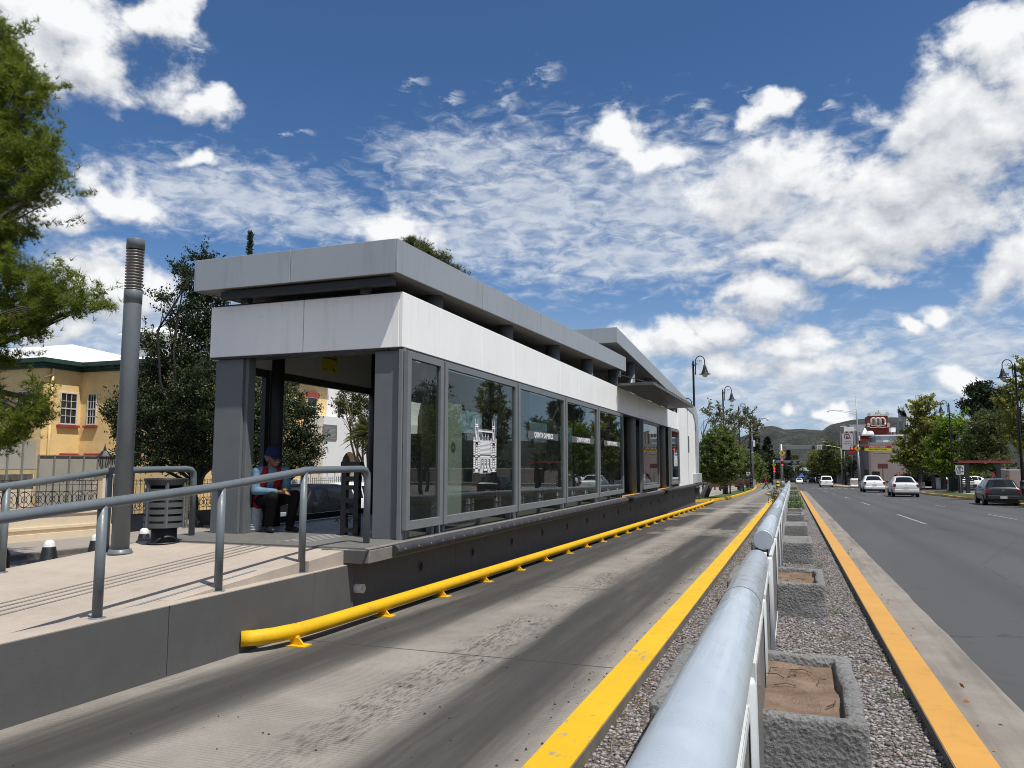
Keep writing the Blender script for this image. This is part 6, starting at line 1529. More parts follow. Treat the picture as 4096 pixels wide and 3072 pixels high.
    if spare:
        m = MB(); m.lathe((0, yr-.10, .92), [(.20, .10), (.33, .09), (.36, .05), (.36, -.06), (.32, -.10), (.001, -.11)], 24, ax='y'); w_ = m.build('spare_wheel', M['tyre'], t, local=True)
    return t
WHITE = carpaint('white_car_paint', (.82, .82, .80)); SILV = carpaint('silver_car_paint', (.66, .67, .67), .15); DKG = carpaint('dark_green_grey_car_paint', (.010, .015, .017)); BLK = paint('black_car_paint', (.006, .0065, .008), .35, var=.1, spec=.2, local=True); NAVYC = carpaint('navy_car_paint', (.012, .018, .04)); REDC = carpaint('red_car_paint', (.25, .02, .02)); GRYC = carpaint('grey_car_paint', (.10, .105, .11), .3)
def rear_at(px, py, kind, s, side=0):
    g = gp(px, py); return Vector((g.x, g.y-CARS[kind]['wheels'][0]*s+CARS[kind]['wr']*s*.4, gb(g.y-CARS[kind]['wheels'][0]*s)+.006))
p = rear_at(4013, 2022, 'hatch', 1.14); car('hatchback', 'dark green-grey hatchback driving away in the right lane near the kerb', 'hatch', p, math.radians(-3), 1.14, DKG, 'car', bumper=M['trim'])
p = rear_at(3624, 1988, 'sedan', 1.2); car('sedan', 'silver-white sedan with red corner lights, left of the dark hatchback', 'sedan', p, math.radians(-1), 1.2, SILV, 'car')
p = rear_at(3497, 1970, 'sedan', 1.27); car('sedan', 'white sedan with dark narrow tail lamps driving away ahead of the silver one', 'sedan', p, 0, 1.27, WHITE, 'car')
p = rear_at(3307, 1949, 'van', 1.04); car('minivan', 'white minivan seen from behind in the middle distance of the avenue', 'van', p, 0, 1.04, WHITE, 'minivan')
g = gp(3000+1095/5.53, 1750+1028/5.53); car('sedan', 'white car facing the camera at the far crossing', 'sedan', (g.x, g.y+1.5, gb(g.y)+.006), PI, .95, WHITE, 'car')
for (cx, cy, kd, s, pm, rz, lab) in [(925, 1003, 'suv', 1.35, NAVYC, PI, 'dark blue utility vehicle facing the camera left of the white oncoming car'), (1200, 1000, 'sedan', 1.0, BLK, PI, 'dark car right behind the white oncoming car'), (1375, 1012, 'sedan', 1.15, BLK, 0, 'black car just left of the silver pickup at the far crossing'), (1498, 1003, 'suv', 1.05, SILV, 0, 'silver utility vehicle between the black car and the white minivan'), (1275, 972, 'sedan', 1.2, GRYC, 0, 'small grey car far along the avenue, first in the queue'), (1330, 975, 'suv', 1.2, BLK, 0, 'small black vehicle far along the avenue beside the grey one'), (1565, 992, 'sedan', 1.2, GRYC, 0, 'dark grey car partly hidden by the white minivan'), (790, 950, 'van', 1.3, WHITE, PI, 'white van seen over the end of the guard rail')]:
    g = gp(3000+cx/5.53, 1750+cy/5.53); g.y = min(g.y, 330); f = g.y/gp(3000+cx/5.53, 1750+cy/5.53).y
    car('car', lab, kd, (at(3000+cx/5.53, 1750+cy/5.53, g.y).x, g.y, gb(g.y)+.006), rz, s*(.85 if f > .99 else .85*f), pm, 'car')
def park(px, py, kind, s, pm, rz, lab, h=.16):
    g = gp(px, py, h); car('parked_car', lab, kind, (g.x, g.y, gb(g.y)+h), rz, s, pm, 'car')
park(3650+330/4.96, 1750+985/4.96, 'suv', 1.35, WHITE, math.radians(62), 'white utility vehicle parked beside the pink wall behind the white fence')
park(3650+350/4.96, 1750+1000/4.96, 'sedan', 1.25, BLK, math.radians(62), 'black sedan parked in front of the white utility vehicle')
park(3350+950/4.367, 1600+1500/4.367, 'hatch', 1.5, REDC, math.radians(40), 'dark red car parked behind the silver-white sedan')
park(3650+1190/4.96, 1750+1030/4.96, 'sedan', 1.2, WHITE, math.radians(-75), 'white car behind the parking sign beside the person in yellow')
zs = lambda y: gz(-9, y)+.006
car('parked_suv', 'black utility vehicle with rear spare wheel parked in the side street', 'suv', (-16.0, 22.9, zs(22.9)), PI, 1.05, BLK, 'car', spare=True)
car('parked_suv', 'white utility vehicle parked beyond the black one in the side street', 'suv', (-18.0, 28.6, zs(28.6)), PI, 1.05, WHITE, 'car')
# ------------------------------------------------------------------ people
SKIN = paint('skin', (.26, .13, .08), .55, var=.08, scale=20); SKIND = paint('tanned_skin', (.20, .095, .055), .55, var=.1, scale=20)
def cloth(name, c, local=False): 
    t = NT(name); n = t.noise(9, 5, .65); base = t.ramp(n, [(.3, tuple(x*.7 for x in c)), (.7, c)]); t.set(base, .85, 0, .2); t.bump(t.noise(14, 4, .6), .5, .02); return t.m
def melded(name, caps, blobs, mat, parent, vox=.012, smooth=3):
    """limbs and masses melted into one continuous skin"""
    mb = MB()
    for a, ra, b, rb in caps:
        a, b = Vector(a), Vector(b); mb.tube([a.lerp(b, s) for s in (0, .25, .5, .75, 1)], [ra+(rb-ra)*s for s in (0, .25, .5, .75, 1)], 14)
        mb.sphere(a, ra, 14, 9); mb.sphere(b, rb, 14, 9)
    for c, r, s in blobs: mb.sphere(c, r, 18, 12, sx=s[0], sy=s[1], sz=s[2])
    me = bpy.data.meshes.new('t'); me.from_pydata(mb.v, [], mb.f); ob = bpy.data.objects.new('t', me); col.objects.link(ob)
    m = ob.modifiers.new('r', 'REMESH'); m.mode = 'VOXEL'; m.voxel_size = vox; m.use_smooth_shade = True
    m = ob.modifiers.new('s', 'SMOOTH'); m.iterations = smooth; m.factor = .5
    bpy.context.view_layer.update(); me2 = bpy.data.meshes.new_from_object(ob.evaluated_get(bpy.context.evaluated_depsgraph_get()))
    bpy.data.objects.remove(ob); me2.name = name
    off = ROOT.get(parent.name, Vector()); 
    for v in me2.vertices: v.co -= off
    me2.materials.clear(); me2.materials.append(mat)
    for p in me2.polygons: p.use_smooth = True
    o = bpy.data.objects.new(name, me2); col.objects.link(o); o.parent = parent; ROOT[o.name] = off; return o
def V3(*a): return Vector(a)
# --- the seated man
f = V3(.80, -.60, 0); rt_ = V3(-.60, -.80, 0); up = V3(0, 0, 1)
hip = V3(-7.30, 9.45, 1.10); chest = V3(-7.16, 9.40, 1.46); neck = V3(-7.10, 9.37, 1.60); head = V3(-7.035, 9.335, 1.735)
hf = V3(.96, -.28, -.08).normalized(); hr = hf.cross(up).normalized()
PM = thing('person', (-7.2, 9.4, FZ), 'seated man in blue cap, red vest and blue shirt with forearms on his knees', 'person')
shR, shL = neck+rt_*.19+V3(0, 0, -.06), neck-rt_*.19+V3(.02, 0, -.06)
elR, elL = V3(-7.20, 9.16, 1.27), V3(-6.93, 9.52, 1.29)
haR, haL = V3(-6.83, 9.25, 1.255), V3(-6.79, 9.31, 1.27)
hiR, hiL = hip+rt_*.10, hip-rt_*.10
knR, knL = V3(-6.93, 9.21, 1.19), V3(-6.70, 9.41, 1.20)
anR, anL = V3(-7.05, 9.29, .77), V3(-6.84, 9.50, .77)
caps = [(hip, .135, chest, .15), (chest, .15, neck+V3(0, 0, -.05), .09), (neck+V3(0, 0, -.04), .058, head+V3(-.01, 0, -.05), .055), (neck+V3(0,0,-.06), .075, shR, .06), (neck+V3(0,0,-.06), .075, shL, .06),
 (shR, .052, elR, .042), (elR, .040, haR, .026), (shL, .052, elL, .042), (elL, .040, haL, .026), (hiR, .095, knR, .062), (knR, .06, anR, .042), (hiL, .095, knL, .062), (knL, .06, anL, .042)]
def head_blobs(c, f_, r_, s=1.0):
    b = [(c+up*.025*s, .098*s, (1.0, .92, 1.08)), (c+f_*.035*s-up*.055*s, .066*s, (1, 1, 1)), (c+f_*.065*s-up*.09*s, .036*s, (1, 1, .8)), (c+f_*.105*s-up*.018*s, .018*s, (1, 1, 1.5)), (c+f_*.112*s-up*.03*s, .017*s, (1.1, 1.2, .9)),
         (c+f_*.088*s+up*.022*s, .035*s, (1, 1.6, .5)), (c+f_*.092*s-up*.062*s, .02*s, (.8, 1.5, .6))]
    for q in (-1, 1): b += [(c+r_*q*.094*s-up*.005*s-f_*.005*s, .026*s, (.9, .5, 1.3)), (c+r_*q*.05*s+f_*.07*s-up*.03*s, .03*s, (1, 1, .9))]
    return b
def hand(h, d, n, r_):
    """five fingers curling from the palm h along d"""
    d = d.normalized(); s = d.cross(n).normalized(); out = [(h-d*.03, .028, h+d*.045, .03)]
    for k, L_ in enumerate((.066, .075, .070, .056)):
        o = s*(-.027+.018*k); a = h+d*.055+o; b = a+d*L_*.5-n*.004; c = b+d*L_*.28-n*L_*.4; out += [(a, .0105, b, .0095), (b, .0095, c, .008)]
    a = h+s*-.032+d*.005; b = a+s*-.022+d*.03-n*.01; out += [(a, .012, b, .0105), (b, .0105, b+d*.026-n*.008, .009)]
    return out
caps += hand(haR+V3(.02, .01, 0), V3(.8, .45, -.15), V3(0, -.3, 1), 1)+hand(haL+V3(.015, -.02, 0), V3(.75, -.6, -.15), V3(0, .3, 1), -1)
melded('body', caps, head_blobs(head, hf, hr), SKIND, PM, .0085, 2)
W_ = cloth('light_blue_shirt', (.14, .26, .36)); RV = cloth('red_vest', (.30, .014, .018)); TR = cloth('black_trousers', (.008, .008, .010)); CP = cloth('navy_cap', (.014, .022, .075))
melded('shirt', [(hip+V3(0,0,-.02), .150, chest, .168), (chest, .168, neck+V3(0, 0, -.07), .10), (neck+V3(0,0,-.075), .09, shR, .078), (neck+V3(0,0,-.075), .09, shL, .078), (shR, .074, elR, .060), (elR, .060, elR.lerp(haR, .80), .044), (shL, .074, elL, .060), (elL, .060, elL.lerp(haL, .80), .044)], [(neck+V3(.02,-.01,-.03), .078, (1, 1, .6))], W_, PM, .012, 2)
# vest: two front panels and back, open over the shirt
vb = []
for q, w in ((1, .075), (-1, .075)):
    o = rt_*q*.100
    vb += [(hip+o+f*.11+V3(0,0,-.03), w, chest+o+f*.115, w*.98), (chest+o+f*.115, w*.98, neck+o*.95+f*.035+V3(0, 0, -.045), .062), (neck+o+V3(0, 0, -.055), .055, chest+o-f*.09, .085), (chest+o-f*.09, .085, hip+o-f*.07, .09)]
melded('vest', vb, [], RV, PM, .012, 2)
melded('trousers', [(hip+V3(0,0,-.03), .150, hip+V3(.03,0,-.005), .145), (hiR, .115, knR, .082), (knR, .08, anR+V3(0,0,.02), .062), (hiL, .115, knL, .082), (knL, .08, anL+V3(0,0,.02), .062)], [], TR, PM, .013, 2)
for an, d in ((anR, V3(.85, -.5, 0)), (anL, V3(.95, -.3, 0))):
    d.normalize(); b0 = an+V3(0, 0, -.045)-d*.05
    melded('shoe', [(b0, .040, b0+d*.13, .042), (b0+d*.13, .042, b0+d*.21+V3(0,0,-.008), .034), (an+V3(0,0,.0), .048, an+V3(0,0,-.04), .046)], [], M['black'], PM, .01, 1)
cb = head+up*.06
mb = MB(); vs = []; n = 22
for i, (rr, zz) in enumerate([(.112, -.03), (.115, .0), (.113, .035), (.098, .072), (.07, .095), (.035, .105), (.001, .108)]):
    for k in range(n): a = 2*PI*k/n; vs.append(cb+hf*rr*1.05*math.cos(a)+hr*rr*math.sin(a)+up*zz)
mb.add(vs, [(i*n+k, i*n+(k+1) % n, (i+1)*n+(k+1) % n, (i+1)*n+k) for i in range(6) for k in range(n)], 0, True)
vs = []; m_ = 12
for rr, dz in ((.100, -.022), (.145, -.026), (.188, -.046)):
    for k in range(m_+1): a = (-.5+k/m_)*2.0; vs.append(cb+hf*rr*math.cos(a)*1.02+hr*min(rr, .118)*math.sin(a)*1.0+up*(dz-.010*abs(math.sin(a))))
mb.add(vs, [(i*(m_+1)+k, i*(m_+1)+k+1, (i+1)*(m_+1)+k+1, (i+1)*(m_+1)+k) for i in range(2) for k in range(m_)], 0, True)
mb.build('cap', CP, PM)
GREYH = cloth('grey_hair', (.30, .28, .26))
melded('moustache', [(head+hf*.115-up*.048+hr*.004, .011, head+hf*.098-up*.058+hr*.034, .007), (head+hf*.115-up*.048-hr*.004, .011, head+hf*.098-up*.058-hr*.034, .007)], [], GREYH, PM, .004, 1)
melded('hair', [(head-hf*.06+hr*.07+up*.02, .036, head-hf*.085+hr*.03-up*.03, .034), (head-hf*.06-hr*.07+up*.02, .036, head-hf*.085-hr*.03-up*.03, .034)], [], GREYH, PM, .008, 1)
mb = MB()
for q in (-1, 1):
    e = head+hf*.098+hr*q*.034+up*.004; mb.sphere(e, .024, 10, 6, sx=.5, sy=1, sz=.7); mb.bar(e+hr*q*.015, head+hr*q*.098+up*.012, .005)
mb.build('sunglasses', M['black'], PM)
# bucket stool, and the food in his hands
BK = thing('bucket', (-7.38, 9.30, FZ), 'stack of ribbed white plastic buckets the seated man sits on', 'bucket')
mb = MB(); prof = [(.115, .0)]
for k in range(9): z = .02+k*.035; prof += [(.118+.002*k, z), (.127+.002*k, z+.012), (.127+.002*k, z+.018), (.118+.002*k, z+.03)]
mb.lathe((-7.36, 9.34, FZ+.002), prof+[(.14, .345), (.13, .35)], 24); mb.build('bucket_wall', paint('white_bucket', (.42, .45, .50), .5, var=.08), BK)
mb = MB(); mb.sphere(V3(-6.755, 9.25, 1.285), .028, 10, 7, sx=1.5); tag(mb.build('snack', paint('yellow_snack', (.5, .28, .02), .5)), 'small yellow snack in the seated man\'s hands', 'food')
BG = thing('bag', (-7.56, 9.22, FZ), 'pinkish bag leaning behind the left pier next to the buckets', 'bag')
melded('sack', [(V3(-7.52, 9.33, FZ+.14), .08, V3(-7.5, 9.34, 1.0), .06)], [(V3(-7.52, 9.33, FZ+.10), .10, (1, 1, 1))], cloth('pink_cloth', (.34, .22, .19)), BG, .014, 2)

def walker(label, foot, h, rz, top, legs, stride=.28, hair=(.02, .015, .01), arms=.18, bare=False):
    k = h/1.75; R3 = Matrix.Rotation(rz, 3, 'Z'); P = lambda x, y, z: Vector(foot)+R3@Vector((x*k, y*k, z*k))
    t = thing('person', foot, label, 'person'); f_ = R3@V3(0, 1, 0); r_ = R3@V3(1, 0, 0)
    hip, ch, nk, hd = P(0, 0, .93), P(0, .02, 1.28), P(0, .02, 1.46), P(0, .05, 1.62)
    kR, aR = P(.09, stride*.55, .50), P(.09, stride*1.0, .08); kL, aL = P(-.09, -stride*.2, .50), P(-.09, -stride*1.05, .11)
    sR, sL = P(.18, .02, 1.41), P(-.18, .02, 1.41); eR, eL = P(.24, -arms*.6, 1.14), P(-.24, arms*.5, 1.14); hR, hL = P(.22, -arms, .90), P(-.22, arms*1.3, .92)
    C_ = [(hip, .12*k, ch, .135*k), (ch, .135*k, nk, .07*k), (nk, .05*k, hd, .055*k), (nk, .06*k, sR, .055*k), (nk, .06*k, sL, .055*k), (sR, .05*k, eR, .04*k), (eR, .038*k, hR, .026*k), (sL, .05*k, eL, .04*k), (eL, .038*k, hL, .026*k),
      (P(.09, 0, .9), .09*k, kR, .06*k), (kR, .058*k, aR, .04*k), (P(-.09, 0, .9), .09*k, kL, .06*k), (kL, .058*k, aL, .04*k)]
    for h_ in (hR, hL): C_ += hand(h_, V3(0, 0, -1)+f_*.2, f_*.3+r_, 1)
    melded('body', C_, head_blobs(hd, f_, r_, k), SKIN, t, .016, 2)
    melded('shirt', [(P(0, 0, .90), .145*k, ch, .155*k), (ch, .155*k, nk-up*.05, .085*k), (nk-up*.05*k, .075*k, sR, .07*k), (nk-up*.05*k, .075*k, sL, .07*k), (sR, .068*k, sR.lerp(eR, .85), .06*k), (sL, .068*k, sL.lerp(eL, .85), .06*k)], [], cloth('shirt_cloth', top), t, .018, 2)
    melded('trousers', [(P(0, 0, .92), .14*k, P(0, 0, .85), .13*k), (P(.09, 0, .88), .105*k, kR, .078*k), (kR, .076*k, aR, .06*k), (P(-.09, 0, .88), .105*k, kL, .078*k), (kL, .076*k, aL, .06*k)], [], cloth('trouser_cloth', legs), t, .018, 2)
    melded('hair', [(hd+up*.05*k-f_*.02*k, .10*k, hd+up*.01*k-f_*.05*k, .09*k)], [], cloth('hair', hair), t, .018, 1)
    for a_ in (aR, aL): melded('shoe', [(a_-up*.03*k-f_*.04*k, .045*k, a_-up*.04*k+f_*.15*k, .04*k)], [], M['black'], t, .016, 1)
    return t
g = gp(3000+352/5.53, 1750+1138/5.53)
walker('man in red shirt and grey trousers striding across the busway', (g.x, g.y, gb(g.y)+.01), 1.68, -PI/2, (.38, .012, .016), (.075, .08, .09), .40, arms=.14)
g = gp(3650+1130/4.96, 1750+1010/4.96, .16); walker('person with dark curly hair in a yellow shirt standing behind the parking sign', (g.x, g.y, gb(g.y)+.16), 1.95, math.radians(20), (.50, .30, .02), (.30, .26, .24), .06)
g = gp(3650+1890/4.96, 1750+1000/4.96, .16); walker('person in an orange-red top under the trees at the right edge', (g.x, g.y, gb(g.y)+.16), 1.9, math.radians(-30), (.42, .04, .01), (.05, .05, .06), .05)
# ------------------------------------------------------------------ lamp posts
M['lamp_black'] = paint('lamp_post_black', (.012, .014, .016), .45, var=.2, local=True)
M['lamp_glass'] = NT('frosted_lamp_glass').set((.55, .56, .54), .25, 0, .5)
def arm(root, z0, sx, up_=1.0):
    mb = MB(); x0 = .15*sx; r = .30
    pts = [(x0, 0, z0-.9), (x0, 0, z0)]+[(x0+sx*r*(1-math.cos(q)), 0, z0+r*1.25*math.sin(q)) for q in np.linspace(.15, PI, 12)]+[(x0+sx*2*r, 0, z0-.28)]
    mb.tube(pts, .032, 8)
    for z in (z0-.25, z0-.75): mb.bar((0, 0, z), (x0, 0, z), .05)
    for c, rr, a0, a1 in (((x0+sx*.16, z0+.02), .12, -.5, 4.2), ((x0+sx*.36, z0+.0), .10, 2.8, -2.0), ((x0+sx*.10, z0-.16), .07, 1.2, 5.5)):
        mb.tube([(c[0]+sx*rr*(1-.6*s)*math.cos(a0+(a1-a0)*s), 0, c[1]+rr*(1-.6*s)*math.sin(a0+(a1-a0)*s)) for s in np.linspace(0, 1, 12)], .013, 5)
    a = mb.build('arm', M['lamp_black'], root, local=True)
    c = (x0+sx*2*r, 0, z0-.28)
    mb = MB(); mb.lathe(c, [(.03, .06), (.09, .02), (.10, -.10), (.13, -.14), (.125, -.2), (.17, -.32), (.23, -.48), (.235, -.52), (.37, -.56), (.37, -.585), (.22, -.57)], 20); mb.build('shade', M['lamp_black'], a, local=True)
    mb = MB(); mb.sphere((c[0], 0, c[2]-.58), .19, 16, 10, sz=1.1); mb.build('globe', M['lamp_glass'], a, local=True)
def lamp_post(x, y, label, rz=0.0, s=1.0, group='ornate lamp posts'):
    t = thing('lamp_post', (x, y, gb(y)+.13), label, 'lamp post', group, rz=rz); t.scale = (s, s, s)
    mb = MB(); mb.lathe((0, 0, 0), [(.26, 0), (.26, .10), (.22, .14), (.22, .7), (.25, .74), (.25, .80), (.19, .86), (.17, 1.15), (.19, 1.2), (.11, 1.32)], 18); mb.build('base', M['lamp_black'], t, local=True)
    mb = MB(); mb.lathe((0, 0, 0), [(.10, 1.2), (.075, 6), (.065, 8.9), (.09, 8.93), (.09, 8.98), (.05, 9.02), (.07, 9.08), (.03, 9.18), (.004, 9.28)], 14); mb.build('pole', M['lamp_black'], t, local=True)
    arm(t, 9.1, 1); arm(t, 6.3, -1); return t
LPS = [(-5.95, 52.0, 'tall black lamp post rising nearest behind the station end'), (-5.55, 70.5, 'second black lamp post past the station, standing in the verge'), (-5.3, 88, 'third black lamp post past the station'), (-5.4, 113, 'fourth black lamp post past the station beside the camera mast')]
L0 = None
for x, y, lab in LPS:
    if L0 is None: L0 = lamp_post(x, y, lab)
    else: copy_tree(L0, (x, y, gb(y)+.13), label=lab)
for x, y, lab in [(-6.2, 140, 'distant black lamp post left of the camera mast'), (-9.5, 150, 'distant black lamp post on the plaza by the dark trees'), (-4.9, 178, 'farthest black lamp post on the left before the walking person')]: copy_tree(L0, (x, y, gb(y)+.13), label=lab, scale=.9)
copy_tree(L0, (15.9, 92.5, gb(92.5)+.15), rz=PI, label='black lamp post beside the square parking sign', scale=1.02)
copy_tree(L0, (14.75, 61.5, gb(61.5)+.15), rz=PI, label='black lamp post at the right edge above the dark hatchback', scale=1.02)
# ------------------------------------------------------------------ camera masts and street lights
M['pole_grey'] = paint('galvanised_pole', (.26, .27, .28), .45, metal=.3, var=.12)
def mast(px_foot, py_foot, py_top, label, sx, Yd=None, r=.14, armpy=None, reach=2.4):
    g = gp(px_foot, py_foot, .13); z1 = at(px_foot, py_top, g.y).z
    t = thing('camera_mast', (g.x, g.y, gb(g.y)+.13), label, 'mast', 'grey camera masts'); x, y, z = g.x, g.y, gb(g.y)+.13
    mb = MB(); mb.box(x-.28, x+.28, y-.28, y+.28, z, z+1.1); mb.build('plinth', paint('plinth', (.36, .36, .35), .8), t, bevel=.02)
    mb = MB(); h = z1-z; mb.tube([(x, y, z+1.0), (x, y, z+h*.5), (x, y, z1)], [r, r*.8, r*.35], 12); mb.lathe((x, y, z+h*.42), [(r*1.3, 0), (r*1.3, .12)], 12); mb.build('pole', M['pole_grey'], t)
    za = at(px_foot, armpy, g.y).z; mb = MB()
    for o in (0, -.45): mb.tube([(x+sx*reach*s, y, za+o*(1-s)+.55*math.sin(s*PI*.5)) for s in np.linspace(0, 1, 8)], .035, 6)
    for s in (.25, .5, .75): mb.bar((x+sx*reach*s, y, za+.55*math.sin(s*PI*.5)), (x+sx*reach*s, y, za-.45*(1-s)+.55*math.sin(s*PI*.5)), .03)
    a = mb.build('arm', M['pole_grey'], t)
    mb = MB(); mb.lathe((x+sx*reach, y, za+.1), [(.06, .45), (.16, .3), (.17, .2), (.12, .05), (.001, 0)], 12); mb.build('camera', M['white_paint'], a)
    mb = MB(); mb.box(x+.12, x+.4, y-.2, y, z+h*.5, z+h*.5+.9); mb.build('control_box', M['white_paint'], t)
    return t
mast(2750+1462/5.53, 1750+1105/5.53, 1350+650/2.37, 'grey camera mast with white base beside the left-hand lamp posts', 1, armpy=1350+800/2.37, reach=2.2)
mast(3350+393/4.367, 1600+1490/4.367, 1350+520/2.212, 'tall grey camera mast with arm reaching left at the right-hand corner', -1, armpy=1600+215/4.367, reach=5.0, r=.2)
def street_light(px, pyf, pyt, pxl, pyl, label):
    g = gp(px, pyf, .14); top = at(px, pyt, g.y); tip = at(pxl, pyl, g.y); t = thing('street_light', (g.x, g.y, gb(g.y)+.14), label, 'street light', 'pale street lights by the clinic')
    z = gb(g.y)+.14; mb = MB(); mb.tube([(g.x, g.y, z), (g.x, g.y, (z+top.z)/2), (g.x, g.y, top.z)], [.13, .11, .08], 10); mb.build('pole', M['pole_grey'], t)
    mb = MB(); mb.tube([(g.x, g.y, top.z), (g.x*.5+tip.x*.5, g.y, top.z*.42+tip.z*.58), (tip.x, g.y, tip.z)], .05, 8); a = mb.build('arm', M['white_paint'], t)
    mb = MB(); mb.obox((tip.x-.3, g.y, tip.z), (1.1, .3, .16)); mb.build('luminaire', M['white_paint'], a, bevel=.05)
C5 = lambda x, y: (3000+x/5.53, 1750+y/5.53)
street_light(3000+1868/5.53, 1750+1000/5.53, 1750+170/5.53, 3000+1680/5.53, 1750+95/5.53, 'left pale street light of the pair below the hills')
street_light(3000+2045/5.53, 1750+1040/5.53, 1750+235/5.53, 3000+1740/5.53, 1750+180/5.53, 'right pale street light of the pair, in front of the clinic sign')
street_light(3350+388/4.367, 1600+1480/4.367, 1600+535/4.367, 3350+125/4.367, 1600+460/4.367, 'tall pale street light with long arm above the red signal')

# ------------------------------------------------------------------ signs and signals
M['sign_yellow'] = paint('warning_sign_yellow', (.72, .36, .008), .5, var=.05); M['sign_black'] = paint('sign_black', (.012, .012, .012), .5); M['sign_white'] = paint('sign_white', (.66, .66, .64), .5, var=.05); M['sign_red'] = paint('sign_red', (.36, .012, .02), .5, var=.08); M['sign_lime'] = paint('sign_lime_yellow', (.55, .52, .03), .5, var=.06); M['sign_back'] = paint('sign_back_grey', (.20, .225, .22), .5, metal=.3, var=.12)
M['maroon'] = paint('maroon_lettering', (.10, .022, .028), .5)
def lit_red():
    t = NT('lit_red_signal'); t.set((.6, .02, .02), .3, emit=(1, .05, .05), estr=2.2); return t.m
M['lit_red'] = lit_red()
def ped_sign(parent, c, w, plus=None):
    """yellow diamond with a walking figure"""
    x, y, z = c; h = w/2; s = w/1.0
    mb = MB(); mb.prism([(x, z-h), (x+h, z), (x, z+h), (x-h, z)], y-.02, y, 'y'); d = mb.build('warning_diamond', M['sign_yellow'], parent)
    mb = MB(); yy = y-.021
    def limb_(pts, wd):
        for (a, b), (c_, e) in zip(pts[:-1], pts[1:]): mb.bar((x+a*s, yy, z+b*s), (x+c_*s, yy, z+e*s), wd*s, .006, up=(0, 1, 0))
    mb.lathe((x-.02*s, yy-.004, z+.26*s), [(.055*s, 0), (.055*s, .006)], 12, ax='y')
    limb_([(-.01, .20), (0, .0)], .11); limb_([(0, .0), (.07, -.15), (.12, -.28)], .06); limb_([(0, .0), (-.05, -.15), (-.12, -.28)], .06); limb_([(-.01, .17), (-.12, .06), (-.13, -.02)], .045); limb_([(0, .17), (.10, .08), (.13, -.0)], .045)
    mb.build('walking_figure', M['sign_black'], d)
def signal_head(parent, c, h, w, lamps, name='signal_head', back=False):
    x, y, z = c; mb = MB(); mb.box(x-w/2, x+w/2, y, y+.25, z-h/2, z+h/2); o = mb.build(name, M['sign_black'], parent, bevel=.02)
    for dz in lamps:
        m = MB(); m.lathe((x, y-.012, z+dz), [(.001, -.01), (w*.34, -.004), (w*.36, .01)], 16, ax='y'); m.build('red_lamp', M['lit_red'], o)
        m = MB(); m.lathe((x, y-.10, z+dz), [(w*.40, 0), (w*.42, .11)], 14, ax='y', caps=False); m.build('hood', M['sign_black'], o)
def no_turn(parent, c, w):
    x, y, z = c; mb = MB(); mb.box(x-w/2, x+w/2, y-.02, y, z-w/2, z+w/2); b = mb.build('turn_sign', M['sign_white'], parent)
    mb = MB(); yy = y-.026; r = w*.36
    mb.tube([(x+r*math.cos(q), yy, z+r*math.sin(q)) for q in np.linspace(0, 2*PI, 25)[:-1]], w*.035, 6, closed=True)
    mb.bar((x-r*.7, yy, z+r*.7), (x+r*.7, yy, z-r*.7), w*.06, .01, up=(0, 1, 0)); mb.bar((x+r*.35, yy, z-r*.6), (x+r*.35, yy, z+r*.15), w*.09, .012, up=(0, 1, 0)); mb.bar((x+r*.4, yy, z+r*.2), (x-r*.45, yy, z+r*.2), w*.09, .012, up=(0, 1, 0)); mb.prism([(x-r*.75, z+r*.2), (x-r*.35, z+r*.5), (x-r*.35, z-r*.1)], yy-.006, yy+.006, 'y')
    mb.build('crossed_arrow', M['sign_black'], b)
def pc(x, y, Y): return at(*C5(x, y), Y)
def gantry(label, Y, xpost, ybase, xa, xb, ya, yb, signs, foot=None, diamond=None, signal=None):
    g = pc(xpost, ybase, Y); z0 = gb(Y); t = thing('traffic_signal', (g.x, Y, z0), label, 'traffic signal')
    a, b = pc(xa, ya, Y), pc(xb, yb, Y); zt = a.z; m = (b.x-a.x)/max(1, xb-xa)   # metres per picture unit at that distance
    mb = MB(); mb.tube([(g.x, Y, z0), (g.x, Y, zt+.15)], .20, 12); mb.lathe((g.x, Y, z0), [(.34, 0), (.34, .9), (.24, 1.0)], 12); mb.build('post', M['pole_grey'], t)
    mb = MB(); zb = b.z; mb.bar((g.x, Y, zt-.08), (b.x, Y, zt-.08), .16); mb.bar((g.x, Y, zb+.08), (b.x, Y, zb+.08), .16); n = 5
    for k in range(n+1): x = a.x+(b.x-a.x)*k/n; mb.bar((x, Y, zb+.08), (x, Y, zt-.08), .10)
    mb.build('gantry_arm', M['pole_grey'], t)
    for s in signs:
        if s[0] == 'back': p0, p1 = pc(s[1], 0, Y).x, pc(s[2], 0, Y).x; mb = MB(); mb.box(p0, p1, Y-.14, Y-.10, zb+.12, zt-.12); mb.build('sign_back', M['sign_back'], t)
        if s[0] == 'head': x = pc(s[1], 0, Y).x; signal_head(t, (x, Y-.3, (zb+zt)/2), (zt-zb)*.7, m*62, [])
        if s[0] == 'turn': x = pc(s[1], 0, Y).x; no_turn(t, (x, Y-.32, (zb+zt)/2), m*100)
    if diamond: p = pc(diamond[0], diamond[1], Y); ped_sign(t, (p.x, Y-.24, p.z), m*diamond[2])
    if signal: p = pc(signal[0], signal[1], Y); signal_head(t, (p.x, Y-.5, p.z), m*signal[2], m*60, [m*signal[2]*.33, -m*signal[2]*.33])
    return t
gantry('nearest traffic signal with two red lamps, yellow pedestrian diamond and long gantry', 128, 718, 1105, 700, 1680, 168, 270, [('back', 782, 1070), ('back', 1080, 1362), ('head', 1400), ('turn', 1530), ('head', 1640)], diamond=(715, 345, 155), signal=(715, 555, 165))
